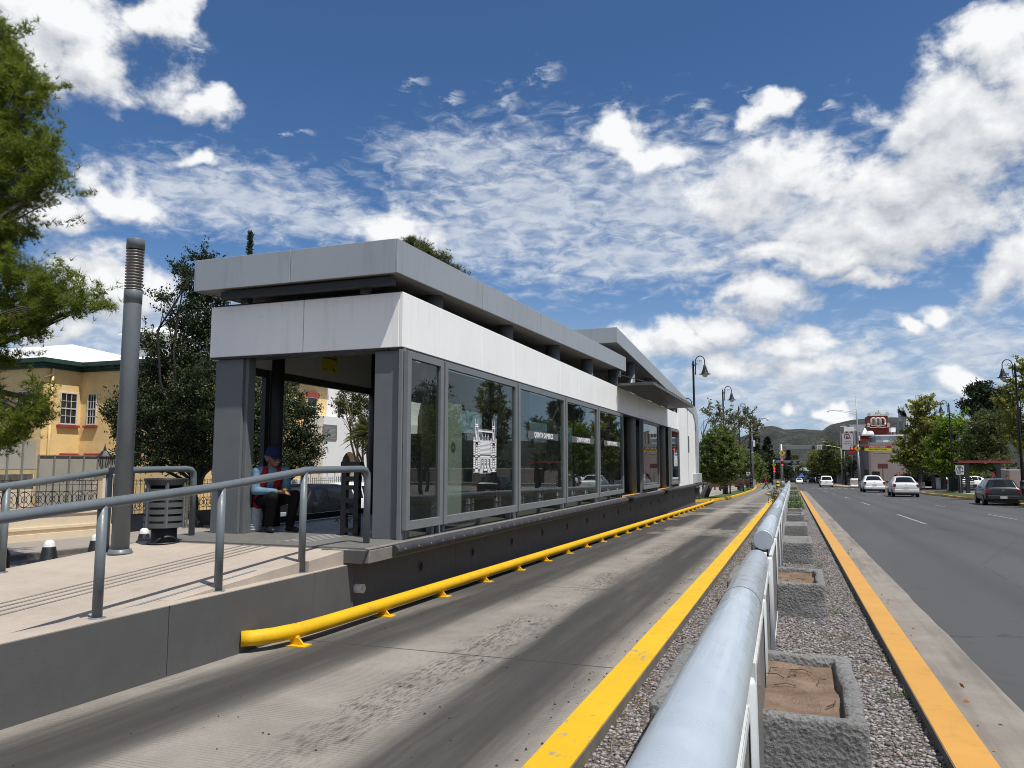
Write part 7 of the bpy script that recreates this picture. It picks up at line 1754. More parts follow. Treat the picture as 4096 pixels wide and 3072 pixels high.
gantry('second traffic signal behind the nearest one, its red lamps lower and smaller', 168, 542, 1045, 500, 1065, 508, 564, [('back', 560, 890), ('head', 912), ('head', 1045)], diamond=(535, 605, 90), signal=(540, 718, 95))
gantry('farthest bare grey gantry over the avenue', 235, 797, 900, 795, 1145, 612, 655, [('back', 820, 1060), ('head', 1105)])
gantry('grey gantry panel partly behind the first signal post', 250, 570, 900, 565, 740, 612, 682, [('back', 572, 735)])
def caution(label, Y, px0, py0, px1, py1, postx, posty0, dpx, dpy, dw, rpx, conv, bpx=None):
    a, b = at(*conv(px0, py0), Y), at(*conv(px1, py1), Y); g = at(*conv(postx, posty0), Y); z0 = gb(Y); t = thing('pedestrian_sign', (g.x, Y, z0), label, 'overhead sign')
    W_, H_ = b.x-a.x, a.z-b.z; zm = (a.z+b.z)/2
    mb = MB(); mb.tube([(g.x, Y+.1, z0), (g.x, Y+.1, a.z+.2)], [.22, .14], 12); mb.build('post', M['pole_grey'], t)
    rp = at(*conv(rpx, dpy), Y); mb = MB(); mb.bar((rp.x-.3, Y+.06, zm), (b.x, Y+.06, zm), .12); mb.bar((rp.x-.3, Y+.06, zm+.5), (b.x, Y+.06, zm+.5), .08); mb.build('arm', M['pole_grey'], t)
    mb = MB(); mb.box(a.x, b.x, Y-.06, Y, zm+.002, a.z); up_ = mb.build('red_panel', M['sign_red'], t)
    mb = MB(); mb.box(a.x, b.x, Y-.06, Y, b.z, zm-.002); lo_ = mb.build('lime_panel', M['sign_lime'], t)
    text('lettering', 'PRECAUCIÓN', H_*.36, M['sign_white'], up_, ((a.x+b.x)/2, Y-.065, zm+H_*.25), (1, 0, 0), (0, 0, 1), bold=.02, depth=.006, squeeze=W_*.75/(H_*.36*7.3))
    text('lettering', 'PASO PEATONAL', H_*.36, M['sign_black'], lo_, ((a.x+b.x)/2, Y-.065, zm-H_*.25), (1, 0, 0), (0, 0, 1), bold=.02, depth=.006, squeeze=W_*.83/(H_*.36*9.3))
    d = at(*conv(dpx, dpy), Y); ped_sign(t, (d.x, Y-.1, d.z), dw*W_)
    signal_head(t, (rp.x, Y-.2, d.z), H_*.62, H_*.62, [0])
    if bpx: q = at(*conv(bpx, dpy), Y); signal_head(t, (q.x, Y-.2, d.z), H_*.55, H_*.55, [])
caution('overhead red and lime PRECAUCIÓN PASO PEATONAL sign at the near right corner', 129, 470, 800, 942, 886, 388, 1480, 345, 845, .245, 250, lambda x, y: (3350+x/4.367, 1600+y/4.367), 438)
caution('distant overhead red and yellow pedestrian sign across the far avenue', 260, 1430, 522, 1672, 584, 1700, 900, 1348, 556, .34, 1288, C5, 1408)
def post_sign(label, px, pyc, wpx, pyf, conv, scale, h=.14, kind='turn', Y=None):
    g = gp(*conv(px, pyf), h); Y = Y or g.y; c = at(*conv(px, pyc), Y); w = (at(*conv(px+wpx/2, pyc), Y)-at(*conv(px-wpx/2, pyc), Y)).length; t = thing('road_sign', (c.x, Y, gb(Y)+h), label, 'sign')
    mb = MB(); mb.tube([(c.x, Y+.05, gb(Y)+h), (c.x, Y+.05, c.z)], .035, 8); mb.build('post', M['pole_grey'], t)
    if kind == 'turn': no_turn(t, (c.x, Y, c.z), w)
    if kind == 'back': mb = MB(); mb.box(c.x-w/2, c.x+w/2, Y-.02, Y, c.z-w/2, c.z+w/2); mb.build('plate', M['sign_back'], t)
    if kind == 'park':
        mb = MB(); mb.box(c.x-w/2, c.x+w/2, Y-.02, Y, c.z-w*.42, c.z+w*.5); b = mb.build('plate', M['sign_white'], t)
        mb = MB(); mb.box(c.x-w*.48, c.x+w*.48, Y-.02, Y, c.z-w*.70, c.z-w*.45); b2 = mb.build('lower_plate', M['sign_white'], t)
        mb = MB(); r = w*.37; mb.tube([(c.x+r*math.cos(q), Y-.03, c.z+.05*w+r*math.sin(q)) for q in np.linspace(-.15, 2*PI-.75, 26)], w*.035, 6); mb.build('ring', M['sign_black'], b)
        text('letter', 'E', w*.62, M['sign_black'], b, (c.x-.01*w, Y-.03, c.z+.05*w), (1, 0, 0), (0, 0, 1), bold=.03)
        mb = MB(); mb.box(c.x-w*.4, c.x+w*.1, Y-.026, Y-.022, c.z-w*.60, c.z-w*.54); mb.box(c.x-w*.35, c.x+w*.3, Y-.026, Y-.022, c.z-w*.52, c.z-w*.49); mb.build('small_print', M['sign_back'], b2)
        mb = MB(); mb.lathe((c.x+w*.36, Y-.03, c.z-w*.26), [(.001, -.002), (w*.10, .0), (w*.10, .004)], 10, ax='y'); mb.build('red_sticker', M['sign_red'], b)
    return t
C4 = lambda x, y: (3650+x/4.96, 1750+y/4.96)
post_sign('white square parking sign with a black circled E in the verge', 935, 630, 168, 1105, C4, 1, kind='park')
post_sign('small white no-turn sign by the right street light', 2138, 800, 76, 1040, C5, 1)
C9 = lambda x, y: (2750+x/5.53, 1750+y/5.53)
post_sign('white no-turn sign beside the left camera mast', 1345, 803, 86, 1090, C9, 1)
post_sign('grey back of a square sign over the plaza benches', 933, 815, 88, 1150, C9, 1, kind='back')
C6 = lambda x, y: (3350+x/4.367, 1600+y/4.367)
for (x, y, w, lab) in [(1015, 935, 90, 'upper round turn sign among the leaves right of the pedestrian sign'), (1022, 1080, 92, 'lower round turn sign among the leaves right of the pedestrian sign')]: post_sign(lab, x, y, w, 1480, C6, 1, Y=127)
# red bus-stop blade on the footway
g = at(*C6(797, 1420), 140); t = thing('stop_sign', (g.x, 140, gb(140)), 'small dark red rectangular sign on a thin post before the pink building', 'sign'); c = at(*C6(790, 1155), 140)
mb = MB(); mb.tube([(g.x, 140, gb(140)), (c.x, 140, c.z)], .07, 8); mb.build('post', M['lamp_black'], t); mb = MB(); mb.box(c.x-.75, c.x+.75, 139.9, 139.95, c.z-.40, c.z+.40); mb.build('plate', M['maroon'], t)

# ------------------------------------------------------------------ right corner buildings
M['pinkish'] = paint('pinkish_grey_render', (.25, .205, .19), .85, var=.10, scale=.18, dirt=(.3, (.19, .155, .145)))
def corrugated(name, c, per):
    t = NT(name); X, Y, Z = t.sep(); s = t.math('SINE', t.math('MULTIPLY', t.math('ADD', X, Y), 2*PI/per)); base = t.mix(t.maprange(s, -1, 1), tuple(x*.6 for x in c), c); n = t.noise(.2, 5, .6); base = t.mix(t.maprange(n, .5, .75, 0, .4), base, tuple(x*.5 for x in c)); t.set(base, .8, 0, .3); t.bump(s, .8, .2); return t.m
M['corrug'] = corrugated('ribbed_concrete', (.20, .185, .175), 1.6); M['corrug_l'] = corrugated('ribbed_grey_cladding', (.30, .285, .26), 1.1)
M['redwall'] = paint('oxide_red_render', (.20, .03, .026), .8, var=.12, scale=.2); M['bluewall'] = paint('pale_blue_render', (.30, .38, .44), .8, var=.08, scale=.2); M['cream_trim'] = paint('cream_stone_trim', (.55, .50, .42), .8, var=.12)
def at6(x, y, Y): return at(*C6(x, y), Y)
Yb = 150.0
PB = thing('clinic_building', (at6(560, 1480, Yb).x, Yb, gb(Yb)), 'pinkish grey windowless corner building with ribbed left wall', 'building')
l, r_ = at6(560, 740, Yb), at6(1330, 740, Yb); zg = gb(Yb)-.5
mb = MB(); mb.box(l.x, r_.x, Yb, Yb+40, zg, l.z); mb.build('wall', M['pinkish'], PB)
mb = MB(); ll = at6(395, 780, Yb+34); mb.box(l.x-.3, l.x-.002, Yb-.3, Yb+60, zg, l.z+.15); mb.build('ribbed_wall', M['corrug'], PB)
mb = MB(); d0, d1 = at6(500, 1250, Yb), at6(606, 1480, Yb); mb.box(l.x-.35, l.x-.305, Yb+1, Yb+9, zg, d0.z+.3); mb.box(l.x+.2, l.x+1.4, Yb-.06, Yb-.002, zg, d0.z); mb.build('shopfront', M['hole'], PB)
for (x0, y0, x1, y1) in [(630, 1200, 700, 1245), (640, 890, 930, 925)]:
    a_, b_ = at6(x0, y0, Yb), at6(x1, y1, Yb); mb = MB(); mb.box(a_.x, b_.x, Yb-.03, Yb-.003, b_.z, a_.z); mb.build('patched_render', paint('patched_render', (.29, .245, .23), .85), PB)
Yc = 210.0
CB = thing('ribbed_building', (at6(345, 560, Yc).x, Yc, gb(Yc)), 'tall ribbed concrete building behind the clinic sign', 'building')
a_, b_ = at6(38, 550, Yc), at6(388, 1480, Yc); mb = MB(); mb.box(a_.x, b_.x, Yc, Yc+30, gb(Yc)-1, a_.z); mb.build('wall', M['corrug_l'], CB)
a_, b_ = at6(932, 535, 262), at6(1500, 640, 262); mb = MB(); mb.box(a_.x, b_.x, 262, 270, gb(Yc)-1, a_.z); mb.build('rear_wall', M['corrug_l'], CB)
a_, b_ = at6(200, 432, Yc+24), at6(500, 545, Yc+5); mb = MB(); mb.add([(at6(300, 545, Yc+5).x, Yc+5, b_.z-.2), (at6(440, 545, Yc+5).x, Yc+5, b_.z-.2), (at6(500, 440, Yc+24).x, Yc+24, a_.z), (a_.x, Yc+24, a_.z)], [(0,1,2,3)]); mb.build('sheet_roof', corrugated('grey_sheet_roof', (.20, .21, .22), .9), CB, fixn=False)
a_, b_ = at6(118, 465, Yc), at6(300, 550, Yc); mb = MB(); mb.box(a_.x, b_.x, Yc+2, Yc+2.3, b_.z, a_.z); mb.build('roof_screen', M['sign_white'], CB)
a_, b_ = at6(955, 475, Yc), at6(1035, 530, Yc); mb = MB(); mb.box(a_.x, b_.x, Yc+2, Yc+6, b_.z-.2, a_.z); mb.build('roof_box', M['roof_white'], CB)
# clinic sign
Ys = 165.0; a_, b_ = at6(60, 575, Ys), at6(288, 875, Ys); W_, H_ = b_.x-a_.x, a_.z-b_.z
CS = thing('clinic_sign', ((a_.x+b_.x)/2, Ys, gb(Ys)), 'tall white clinic signboard with maroon logo on two posts', 'signboard')
mb = MB(); mb.box(a_.x, b_.x, Ys, Ys+.4, b_.z, a_.z); mb.build('frame', M['maroon'], CS)
mb = MB(); mb.box(a_.x+W_*.05, b_.x-W_*.05, Ys-.05, Ys-.002, b_.z+H_*.02, a_.z-H_*.03); bd = mb.build('board', paint('aged_white_board', (.48, .46, .45), .6, var=.06), CS)
mb = MB(); mb.tube([(a_.x+W_*.2, Ys+.2, gb(Ys)), (a_.x+W_*.2, Ys+.2, b_.z)], .2, 8); mb.tube([(a_.x+W_*.8, Ys+.2, gb(Ys)), (a_.x+W_*.8, Ys+.2, b_.z)], .2, 8); mb.build('legs', M['lamp_black'], CS)
cx = (a_.x+b_.x)/2; y_ = Ys-.06; L_ = MB()
def lg(p): return (a_.x+W_*(p[0]-180)/(850-180), a_.z-H_*(p[1]-410)/(1280-410))
def bar2(p, q, w): p, q = lg(p), lg(q); L_.bar((p[0], y_, p[1]), (q[0], y_, q[1]), w*W_/670, .01, up=(0, 1, 0))
for p, q in [((400, 490), (590, 490)), ((400, 480), (360, 650)), ((355, 650), (420, 690)), ((590, 480), (630, 560)), ((490, 560), (460, 700)), ((460, 690), (600, 690)), ((600, 690), (620, 600)), ((590, 600), (650, 600)), ((630, 590), (690, 700)), ((500, 570), (560, 690))]: bar2(p, q, 42)
L_.build('logo', M['maroon'], bd)
text('lettering', 'CLINICA', H_*.10, M['sign_back'], bd, (cx, y_, lg((0, 840))[1]), (1, 0, 0), (0, 0, 1), bold=.01, squeeze=1.05, depth=.01)
text('lettering', 'LABICALPA', H_*.10, M['sign_back'], bd, (cx, y_, lg((0, 945))[1]), (1, 0, 0), (0, 0, 1), bold=.01, squeeze=.88, depth=.01)
mb = MB(); p0, p1 = at6(165, 890, Ys), at6(300, 945, Ys); mb.box(p0.x, p1.x, Ys, Ys+.1, p1.z, p0.z); mb.build('lower_panel', M['sign_red'], CS)
# dome building and red tower
Yd = 225.0
DB = thing('domed_building', (at6(520, 740, Yd).x, Yd, gb(Yd)), 'small oxide red building with a white stepped dome', 'building')
a_, b_ = at6(388, 622, Yd), at6(662, 1400, Yd); mb = MB(); mb.box(a_.x, b_.x, Yd, Yd+10, gb(Yd)-1, a_.z); mb.build('wall', M['redwall'], DB)
mb = MB(); mb.box(a_.x-.2, b_.x+.3, Yd-.2, Yd+10, a_.z, a_.z+.35); mb.box(b_.x-.3, b_.x+.15, Yd-.15, Yd-.002, gb(Yd), a_.z); mb.build('cornice', M['roof_white'], DB)
c0, c1 = at6(410, 610, Yd), at6(555, 502, Yd); mb = MB(); cx = (c0.x+c1.x)/2-.2; R_ = (c1.x-c0.x)*.62; hh = c1.z-a_.z
mb.lathe((cx, Yd+4, a_.z+.35), [(R_, 0), (R_*.98, hh*.15), (R_*.80, hh*.5), (R_*.62, hh*.80), (R_*.50, hh*.96), (R_*.2, hh*1.0)], 10); mb.lathe((cx+R_*1.25, Yd+3, a_.z+.35), [(R_*.75, 0), (R_*.7, hh*.3), (R_*.5, hh*.5), (R_*.2, hh*.55)], 8, smooth=False)
mb.box(cx+R_*.5, cx+R_*1.7, Yd+2, Yd+2.4, a_.z+.35+hh*.1, a_.z+.35+hh*.2); mb.build('dome', M['roof_white'], DB)
Yt = 240.0
TW = thing('red_tower', (at6(710, 620, Yt).x, Yt, gb(Yt)), 'oxide red tower with three cream arched openings and ornate parapet', 'tower')
a_, b_ = at6(512, 290, Yt), at6(905, 480, Yt); bs0, bs1 = at6(552, 480, Yt), at6(875, 625, Yt); D_ = 9.0; wT = b_.x-a_.x; mT = wT/393
xs = lambda px: at6(px, 0, Yt).x
zs_ = lambda py: at6(0, py, Yt).z
mb = MB(); mb.box(xs(552), xs(878), Yt+.2, Yt+D_, gb(Yt)-1, zs_(480)); mb.build('shaft', M['redwall'], TW)
# belfry front with three real openings
mb = MB(); ops = [(585, 638), (662, 714), (737, 790)]; zt0, zb0 = zs_(345), zs_(447); X0, X1 = xs(512), xs(862)
def col_(xa, xb, z0, z1): mb.box(xa, xb, Yt, Yt+.6, z0, z1)
edges = [X0]+[xs(v) for o in ops for v in o]+[X1]
for k in range(0, 8, 2): col_(edges[k], edges[k+1], zs_(480), zs_(290))
for (p, q) in ops:
    xa, xb = xs(p), xs(q); r = (xb-xa)/2; xc = (xa+xb)/2; zc = zt0-r; col_(xa, xb, zs_(480), zb0)
    n = 8; arc = [(xc-r*math.cos(PI*k/n), zc+r*math.sin(PI*k/n)) for k in range(n+1)]
    mb.prism([(xa, zs_(290))]+arc+[(xb, zs_(290))], Yt, Yt+.6, 'y')
mb.box(X1-.6, X1, Yt+.602, Yt+D_, zs_(480), zs_(290)); mb.box(X0, X0+.6, Yt+.602, Yt+D_, zs_(480), zs_(290)); mb.box(X0+.602, X1-.602, Yt+D_-.6, Yt+D_, zs_(480), zs_(400))
mb.build('belfry', M['redwall'], TW)
for (p, q) in ops:
    xa, xb = xs(p), xs(q); r = (xb-xa)/2+.25; xc = (xa+xb)/2; zc = zt0-(xb-xa)/2; mb = MB()
    mb.tube([(xc-r, Yt-.12, zb0), (xc-r, Yt-.12, zc)]+[(xc-r*math.cos(t_), Yt-.12, zc+r*math.sin(t_)) for t_ in np.linspace(.2, PI-.2, 9)]+[(xc+r, Yt-.12, zc), (xc+r, Yt-.12, zb0)], .30, 6); mb.build('arch_surround', M['cream_trim'], TW)
mb = MB(); mb.box(xs(565), xs(812), Yt-.35, Yt-.003, zs_(462), zs_(447)); mb.box(xs(540), xs(880), Yt-.3, Yt-.003, zs_(496), zs_(482)); mb.box(xs(655), xs(728), Yt-.34, Yt-.301, zs_(488), zs_(474)); mb.box(xs(508), xs(870), Yt-.25, Yt-.003, zs_(292), zs_(282)); mb.build('string_course', M['cream_trim'], TW)
for sx_, px_ in ((0, 500), (1, 845)):
    mb = MB()
    for k in range(4): y0 = 415+k*18; mb.box(xs(px_-(8 if k % 2 else 0)), xs(px_+38+(8 if k % 2 else 0)), Yt-.6, Yt-.004, zs_(y0+14), zs_(y0))
    mb.build('corner_scroll', M['cream_trim'], TW)
mb = MB()
for (p0, p1, y0, y1) in [(512, 545, 288, 262), (530, 570, 280, 236), (625, 700, 284, 256), (650, 740, 258, 228), (735, 790, 286, 262), (840, 885, 284, 250), (850, 878, 250, 226)]: mb.box(xs(p0), xs(p1), Yt-.2, Yt+.8, zs_(y0), zs_(y1))
for k in range(6): mb.box(X1-.6, X1+.1, Yt+1+k*1.3, Yt+1.7+k*1.3, zs_(288), zs_(262))
mb.build('parapet', M['cream_trim'], TW)
mb = MB(); mb.bar((xs(714), Yt+1, zs_(230)), (xs(714), Yt+1, zs_(192)), .12); mb.build('finial', M['lamp_black'], TW)
BB = thing('blue_building', (at6(900, 740, 205).x, 205, gb(205)), 'pale blue flat-roofed building beneath the red tower', 'building')
a_, b_ = at6(668, 632, 205.), at6(1200, 1400, 205.); mb = MB(); mb.box(a_.x, b_.x, 205, 222, gb(205)-1, a_.z); mb.build('wall', M['bluewall'], BB); mb = MB(); mb.box(a_.x-.1, b_.x+.1, 204.8, 222.1, a_.z+.002, a_.z+.3); mb.build('coping', M['roof_white'], BB)
a_, b_ = at6(790, 705, 204.), at6(880, 735, 204.); mb = MB(); mb.box(a_.x, b_.x, 203, 204.7, b_.z, a_.z); mb.build('rooftop_unit', M['roof_white'], BB)
# white block with aerials behind the trees
C7 = lambda x, y: (3300+x/2.212, 1350+y/2.212)
Yw = 290.0; a_, b_ = at(*C7(708, 645), Yw), at(*C7(836, 900), Yw)
WB = thing('white_block', ((a_.x+b_.x)/2, Yw, gb(Yw)), 'plain white rooftop block with aerials behind the tall yellow-green tree', 'building')
mb = MB(); mb.box(a_.x, b_.x, Yw, Yw+16, gb(Yw)-1, a_.z); mb.build('wall', M['roof_white'], WB)
mb = MB()
for px_, py_ in ((800, 590), (815, 500), (824, 600)): q = at(*C7(px_, py_), Yw); mb.bar((q.x, Yw+3, a_.z), (q.x, Yw+3, q.z), .18)
mb.build('aerials', M['sign_back'], WB)
AN = thing('antenna_cluster', (at(*C7(680, 720), 270).x, 270, gb(270)), 'cluster of dark mobile-phone antennas right of the red tower', 'antennas'); mb = MB(); ms = MB()
for px_, y0, y1 in ((648, 608, 700), (660, 625, 690), (672, 612, 730), (684, 625, 735), (692, 612, 735), (704, 640, 735), (710, 660, 730)):
    p, q = at(*C7(px_, y0), 270), at(*C7(px_, y1), 270); mb.bar((p.x, 270, q.z-2), (p.x, 270, p.z), .22); ms.box(p.x-.3, p.x+.3, 269.6, 269.85, q.z+(p.z-q.z)*.35, q.z+(p.z-q.z)*.7)
for y0 in (672, 700, 720): p, q = at(*C7(648, y0), 270), at(*C7(710, y0), 270); mb.bar((p.x, 270, p.z), (q.x, 270, p.z), .15)
p, q = at(*C7(655, 735), 270), at(*C7(715, 735), 270); mb.box(p.x, q.x, 270.5, 276, gb(270), p.z)
mb.build('frame', M['sign_back'], AN); ms.build('panels', M['lamp_black'], AN)
# far-off buildings at the end of the avenue
for i, (x0, y0, x1, y1, Y, c, lab) in enumerate([(1130, 672, 1330, 780, 420., M['roof_white'], 'low white building at the end of the avenue'), (1325, 665, 1470, 720, 430., M['bluewall'], 'pale building with flat roof at the end of the avenue'), (930, 660, 985, 690, 430., M['roof_white'], 'small white house far behind the gantries'), (1380, 655, 1475, 700, 400., M['roof_white'], 'white roof sign far along the avenue')]):
    a_, b_ = pc(x0, y0, Y), pc(x1, y1, Y); t = thing('far_building', ((a_.x+b_.x)/2, Y, gb(Y)), lab, 'building'); mb = MB(); mb.box(a_.x, b_.x, Y, Y+15, gb(Y)-1, a_.z); mb.build('wall', c, t); mb = MB()
    for k in range(4): xx = a_.x+(b_.x-a_.x)*(k+.3)/4; mb.box(xx, xx+(b_.x-a_.x)*.1, Y-.1, Y-.01, a_.z-3.2, a_.z-1.4)
    mb.build('windows', M['pane'], t)
t = thing('awning', (pc(1120, 880, 235).x, 235, gb(235)), 'blue market awning far along the avenue', 'awning'); a_, b_ = pc(1045, 868, 235), pc(1200, 840, 235)
mb = MB(); mb.add([(a_.x, 233, a_.z), (b_.x, 233, a_.z), (b_.x-1, 238, b_.z+.6), (a_.x+1.5, 238, b_.z+.6)], [(0,1,2,3)]); mb.build('canopy', paint('blue_awning', (.03, .09, .30), .7), t, fixn=False); mb = MB(); [mb.bar((x, 233, gb(233)), (x, 233, a_.z), .1) for x in (a_.x+.1, b_.x-.1)]; mb.build('posts', M['pole_grey'], t)
# red-roofed building behind the median trees
Yr = 165.0; C8 = lambda x, y: (2750+x/5.53, 1750+y/5.53); a_, b_ = at(*C8(925, 275), Yr), at(*C8(1245, 275), Yr); pk0, pk1 = at(*C8(985, 85), Yr), at(*C8(1110, 85), Yr)
RB = thing('red_roofed_building', (a_.x, Yr, gb(Yr)), 'building with steep dark red roof behind the left lamp posts', 'building')
mb = MB(); mb.add([(a_.x-6, Yr, a_.z), (b_.x, Yr, a_.z), (pk1.x, Yr+5, pk1.z), (pk0.x-4, Yr+5, pk1.z), (a_.x-6, Yr+10, a_.z), (b_.x, Yr+10, a_.z)], [(0,1,2,3), (1,5,2), (4,3,2,5), (0,3,4)]); mb.build('roof', paint('dark_red_roof', (.26, .018, .022), .6, var=.1), RB)
mb = MB(); mb.box(a_.x-5.5, b_.x-.5, Yr+.5, Yr+9.5, gb(Yr)-.5, a_.z); mb.build('wall', M['cream_trim'], RB)
mb = MB(); mb.box(a_.x-6, b_.x+.1, Yr-.1, Yr+10, a_.z-.25, a_.z-.002); mb.build('eaves', M['white_paint'], RB)
q0, q1 = at(*C8(1258, 262), Yr-8), at(*C8(1350, 322), Yr-8); mb = MB(); mb.box(q0.x, q1.x, Yr-8, Yr-2, q1.z, q0.z); t = thing('white_gable', (q0.x, Yr-8, gb(Yr)), 'bright white parapet beside the dark red roof', 'building'); mb.build('parapet', M['white_plaster'], t)
q0, q1 = at(*C8(1210, 322), Yr-8), at(*C8(1300, 430), Yr-8); mb = MB(); mb.box(q0.x, q1.x+.3, Yr-7.9, Yr-2.1, gb(Yr)-.5, q0.z); mb.build('wall', paint('red_panel_wall', (.26, .016, .024), .6), t)

# ------------------------------------------------------------------ plaza furniture on the left
M['bench_wood'] = paint('brown_bench_slat', (.10, .045, .028), .7, var=.2, local=True)
def bench(px, py, label):
    g = gp(*C9(px, py), .13); t = thing('bench', (g.x, g.y, gb(g.y)+.13), label, 'bench', 'plaza benches')
    mb = MB()
    for x in (-.85, .85): mb.tube([(x, -.25, 0), (x, -.25, .62), (x, -.15, .68), (x, .15, .66), (x, .25, .55), (x, .25, 0)], .028, 8); mb.bar((x, -.25, .42), (x, .25, .42), .04); mb.tube([(x, .22, .42), (x, .34, .95)], .028, 8)
    mb.build('frame', M['lamp_black'], t, local=True)
    for k in range(4): mb = MB(); mb.box(-.95, .95, -.24+k*.12, -.15+k*.12, .44, .47); mb.build('seat_slat', M['bench_wood'], t, local=True)
    for k in range(3): mb = MB(); mb.box(-.95, .95, .24+k*.035, .27+k*.035, .58+k*.13, .68+k*.13); mb.build('back_slat', M['bench_wood'], t, local=True)
    t.scale = (1.35,)*3; return t
bench(645, 1250, 'brown slatted bench nearest the station end'); bench(985, 1190, 'slatted bench between the litter bins on the plaza'); bench(1110, 1160, 'slatted bench farther along the plaza near the camera mast')
def pbin(px, py, label):
    g = gp(*C9(px, py), .13); t = thing('litter_bin', (g.x, g.y, gb(g.y)+.13), label, 'litter bin', 'dark plaza litter bins')
    mb = MB(); mb.lathe((0, 0, .25), [(.24, 0), (.30, .05), (.34, .95), (.36, 1.0)], 18); mb.build('body', M['dark_grey'], t, local=True); mb = MB(); mb.lathe((0, 0, 1.25), [(.38, 0), (.38, .06), (.2, .2), (.01, .24)], 18); mb.build('lid', M['lamp_black'], t, local=True); mb = MB(); mb.lathe((0, 0, 0), [(.08, 0), (.08, .3)], 10); mb.build('stem', M['lamp_black'], t, local=True); t.scale = (1.2,)*3
pbin(800, 1215, 'dark litter bin behind the second lamp post'); pbin(1120, 1155, 'dark litter bin in the grass by the third lamp post'); pbin(1320, 1110, 'left dark litter bin of the pair by the camera mast'); pbin(1395, 1105, 'right dark litter bin of the pair by the camera mast')
g = gp(*C9(655, 1160), .13); t = thing('notice_panel', (g.x, g.y, gb(g.y)), 'brown upright panel behind the first plaza bench', 'panel'); p0, p1 = at(*C9(565, 900), g.y), at(*C9(740, 1090), g.y); mb = MB(); mb.box(p0.x, p1.x, g.y, g.y+.15, p1.z, p0.z); mb.build('board', M['bench_wood'], t); mb = MB(); mb.box(p0.x+.1, p0.x+.25, g.y+.02, g.y+.13, gb(g.y), p1.z); mb.box(p1.x-.25, p1.x-.1, g.y+.02, g.y+.13, gb(g.y), p1.z); mb.build('legs', M['lamp_black'], t)
g = gp(*C9(830, 1040), .13); t = thing('parked_van', (g.x, g.y, gb(g.y)+.13), 'white van roof seen beyond the plaza benches', 'van')
bpy.data.objects.remove(t)
car('parked_van', 'white van parked beyond the plaza benches under the trees', 'van', (g.x-1, min(g.y, 118), gb(118)+.13), math.radians(80), 1.3, WHITE, 'van')
# yellow hydrant-like bollard and grey barrier at the busway mouth
g = gp(*C5(617, 1125)); t = thing('crash_cushion', (g.x, g.y, gb(g.y)), 'yellow and black striped post at the end of the median kerb', 'barrier post'); mb = MB(); mb.lathe((g.x, g.y, gb(g.y)), [(.26, 0), (.26, .4), (.2, .45), (.2, .9), (.15, 1.0), (.02, 1.06)], 14); mb.build('post', M['kerb_far'], t); mb = MB()
for z in (.15, .6): mb.lathe((g.x, g.y, gb(g.y)+z), [(.27 if z < .5 else .21, 0), (.27 if z < .5 else .21, .2)], 14, caps=False)
mb.build('bands', M['sign_black'], t)
g0, g1 = pc(520, 1010, 150), pc(700, 1040, 150); t = thing('pedestrian_barrier', (g0.x, 150, gb(150)), 'grey tubular pedestrian barrier by the second signal', 'barrier'); z = gb(150); mb = MB(); zt = pc(520, 930, 150).z
for v in (z+.2, (z+zt)/2, zt): mb.bar((g0.x, 150, v), (g1.x, 150, v), .06)
for k in range(9): x = g0.x+(g1.x-g0.x)*k/8; mb.bar((x, 150, z), (x, 150, zt), .05)
mb.build('railing', M['pole_grey'], t)
# right pavement: bus shelter frame, kiosk, white fence, white bollards
C4_ = lambda x, y, Y: at(*C4(x, y), Y)
Yk = 87.0; a_, b_ = C4_(908, 458, Yk), C4_(1990, 503, Yk); cR = C4_(1060, 460, Yk)
SH = thing('bus_shelter', (cR.x, Yk, gb(Yk)+.16), 'bus shelter of black posts carrying a dark red roof beam under the trees', 'shelter')
mb = MB(); mb.box(a_.x, b_.x, Yk-.1, Yk+.1, b_.z, a_.z); mb.box(a_.x, a_.x+.2, Yk+.102, Yk+2.5, b_.z, a_.z); mb.box(a_.x, b_.x, Yk+.102, Yk+2.5, a_.z-.12, a_.z-.06); mb.build('roof_beam', paint('dark_red_steel', (.20, .035, .035), .6, var=.15), SH)
for px_ in (1075, 930, 1700): 
    p = C4_(px_, 500, Yk); mb = MB(); mb.box(p.x-.17, p.x+.17, Yk-.05, Yk+.29, gb(Yk)+.15, b_.z-.002); mb.build('post', M['lamp_black'], SH)
mb = MB(); p = C4_(1020, 900, Yk); mb.box(p.x-1.0, p.x+.2, Yk+2.0, Yk+2.1, gb(Yk)+.3, gb(Yk)+1.6)
for k in range(6): mb.box(p.x-.4, p.x+1.2, Yk+1.5, Yk+1.6, gb(Yk)+.4+k*.22, gb(Yk)+.52+k*.22)
mb.build('slatted_seat', M['dark_grey'], SH)
Yq = 118.0; a_, b_ = C4_(430, 708, Yq), C4_(680, 1010, Yq)
KS = thing('kiosk', (a_.x, Yq, gb(Yq)+.16), 'black-sided street kiosk with open counter behind the silver sedan', 'kiosk')
mb = MB(); z = gb(Yq)+.16; mb.box(a_.x-.5, b_.x+.2, Yq-1, Yq+3, a_.z-.2, a_.z); mb.build('roof', M['dark_grey'], KS); mb = MB(); mb.box(a_.x, a_.x+.12, Yq, Yq+2.6, z, a_.z-.202); mb.box(b_.x-.6, b_.x, Yq, Yq+2.6, z, a_.z-.202); mb.box(a_.x+.122, b_.x-.602, Yq+2.5, Yq+2.6, z, a_.z-.202); mb.build('wall', M['black'], KS); mb = MB(); mb.box(a_.x+.13, b_.x-.61, Yq+.3, Yq+1.4, z, z+1.5); mb.build('counter', M['board'], KS)
mb = MB(); p0, p1 = C4_(85, 890, 124.), C4_(245, 1010, 124.); z = gb(124)+.16
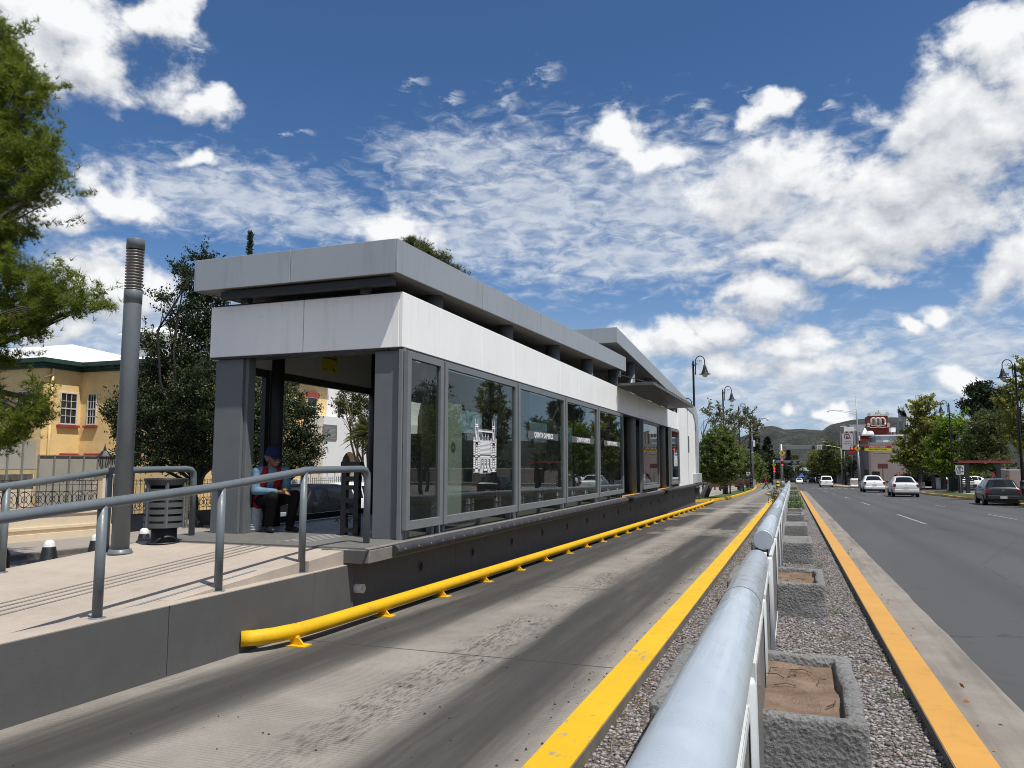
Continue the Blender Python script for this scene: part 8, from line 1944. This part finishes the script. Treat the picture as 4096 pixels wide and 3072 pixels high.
for k in range(5): v = z+.12+(p0.z-z-.12)*k/4; mb.box(p0.x-1.5, p1.x, 124, 124.08, v-.12, v)
for x in np.linspace(p0.x-1.5, p1.x, 4): mb.box(x-.07, x+.07, 124.081, 124.2, z, p0.z+.1)
tag(mb.build('slat_fence', M['white_paint']), 'low white slatted fence in front of the parked white utility vehicle', 'fence')
WBs = None
for k, px_ in enumerate((258, 296, 330)):
    p = at6(px_, 1370, 134.); z = gb(134)+.15
    if WBs is None:
        WBs = thing('white_bollard', (p.x, 134, z), 'round-headed white bollard at the corner footway, left of the camera mast', 'bollard', 'three white bollards'); h = p.z-z
        mb = MB(); mb.lathe((0, 0, 0), [(.36, 0), (.36, h*.78), (.42, h*.82), (.36, h*.92), (.2, h*.98), (.02, h)], 14); mb.build('shaft', M['white_paint'], WBs, local=True); mb = MB(); mb.lathe((0, 0, 0), [(.46, 0), (.46, .25)], 14, caps=True); mb.build('foot', M['white_paint'], WBs, local=True)
    else: copy_tree(WBs, (p.x, 134, z))
RP = thing('advert_board', (C4_(1610, 710, 118).x, 118, gb(118)), 'weathered red advertising panel under the trees at the right', 'panel'); a_, b_ = C4_(1568, 640, 118), C4_(1690, 780, 118); mb = MB(); mb.box(a_.x, b_.x, 118, 118.15, b_.z, a_.z); mb.build('board', paint('weathered_red', (.22, .05, .04), .7, var=.3), RP); mb = MB(); mb.box(a_.x+.2, a_.x+.35, 118.02, 118.12, gb(118), b_.z); mb.box(b_.x-.35, b_.x-.2, 118.02, 118.12, gb(118), b_.z); mb.build('legs', M['lamp_black'], RP)
# low buildings that close the view on the right, behind the trees
HB = thing('low_building', (32, 140, gb(140)), 'long low pale building half hidden behind the right-hand trees', 'building'); a_ = C4_(120, 640, 148.); mb = MB(); mb.box(a_.x+12, 75, 142, 160, gb(140)-.5, a_.z); mb.build('wall', M['pinkish'], HB); mb = MB()
for k in range(6): mb.box(a_.x+15+k*5, a_.x+17+k*5, 141.95, 141.998, gb(140)+.3, gb(140)+2.8)
mb.build('doorways', M['hole'], HB)
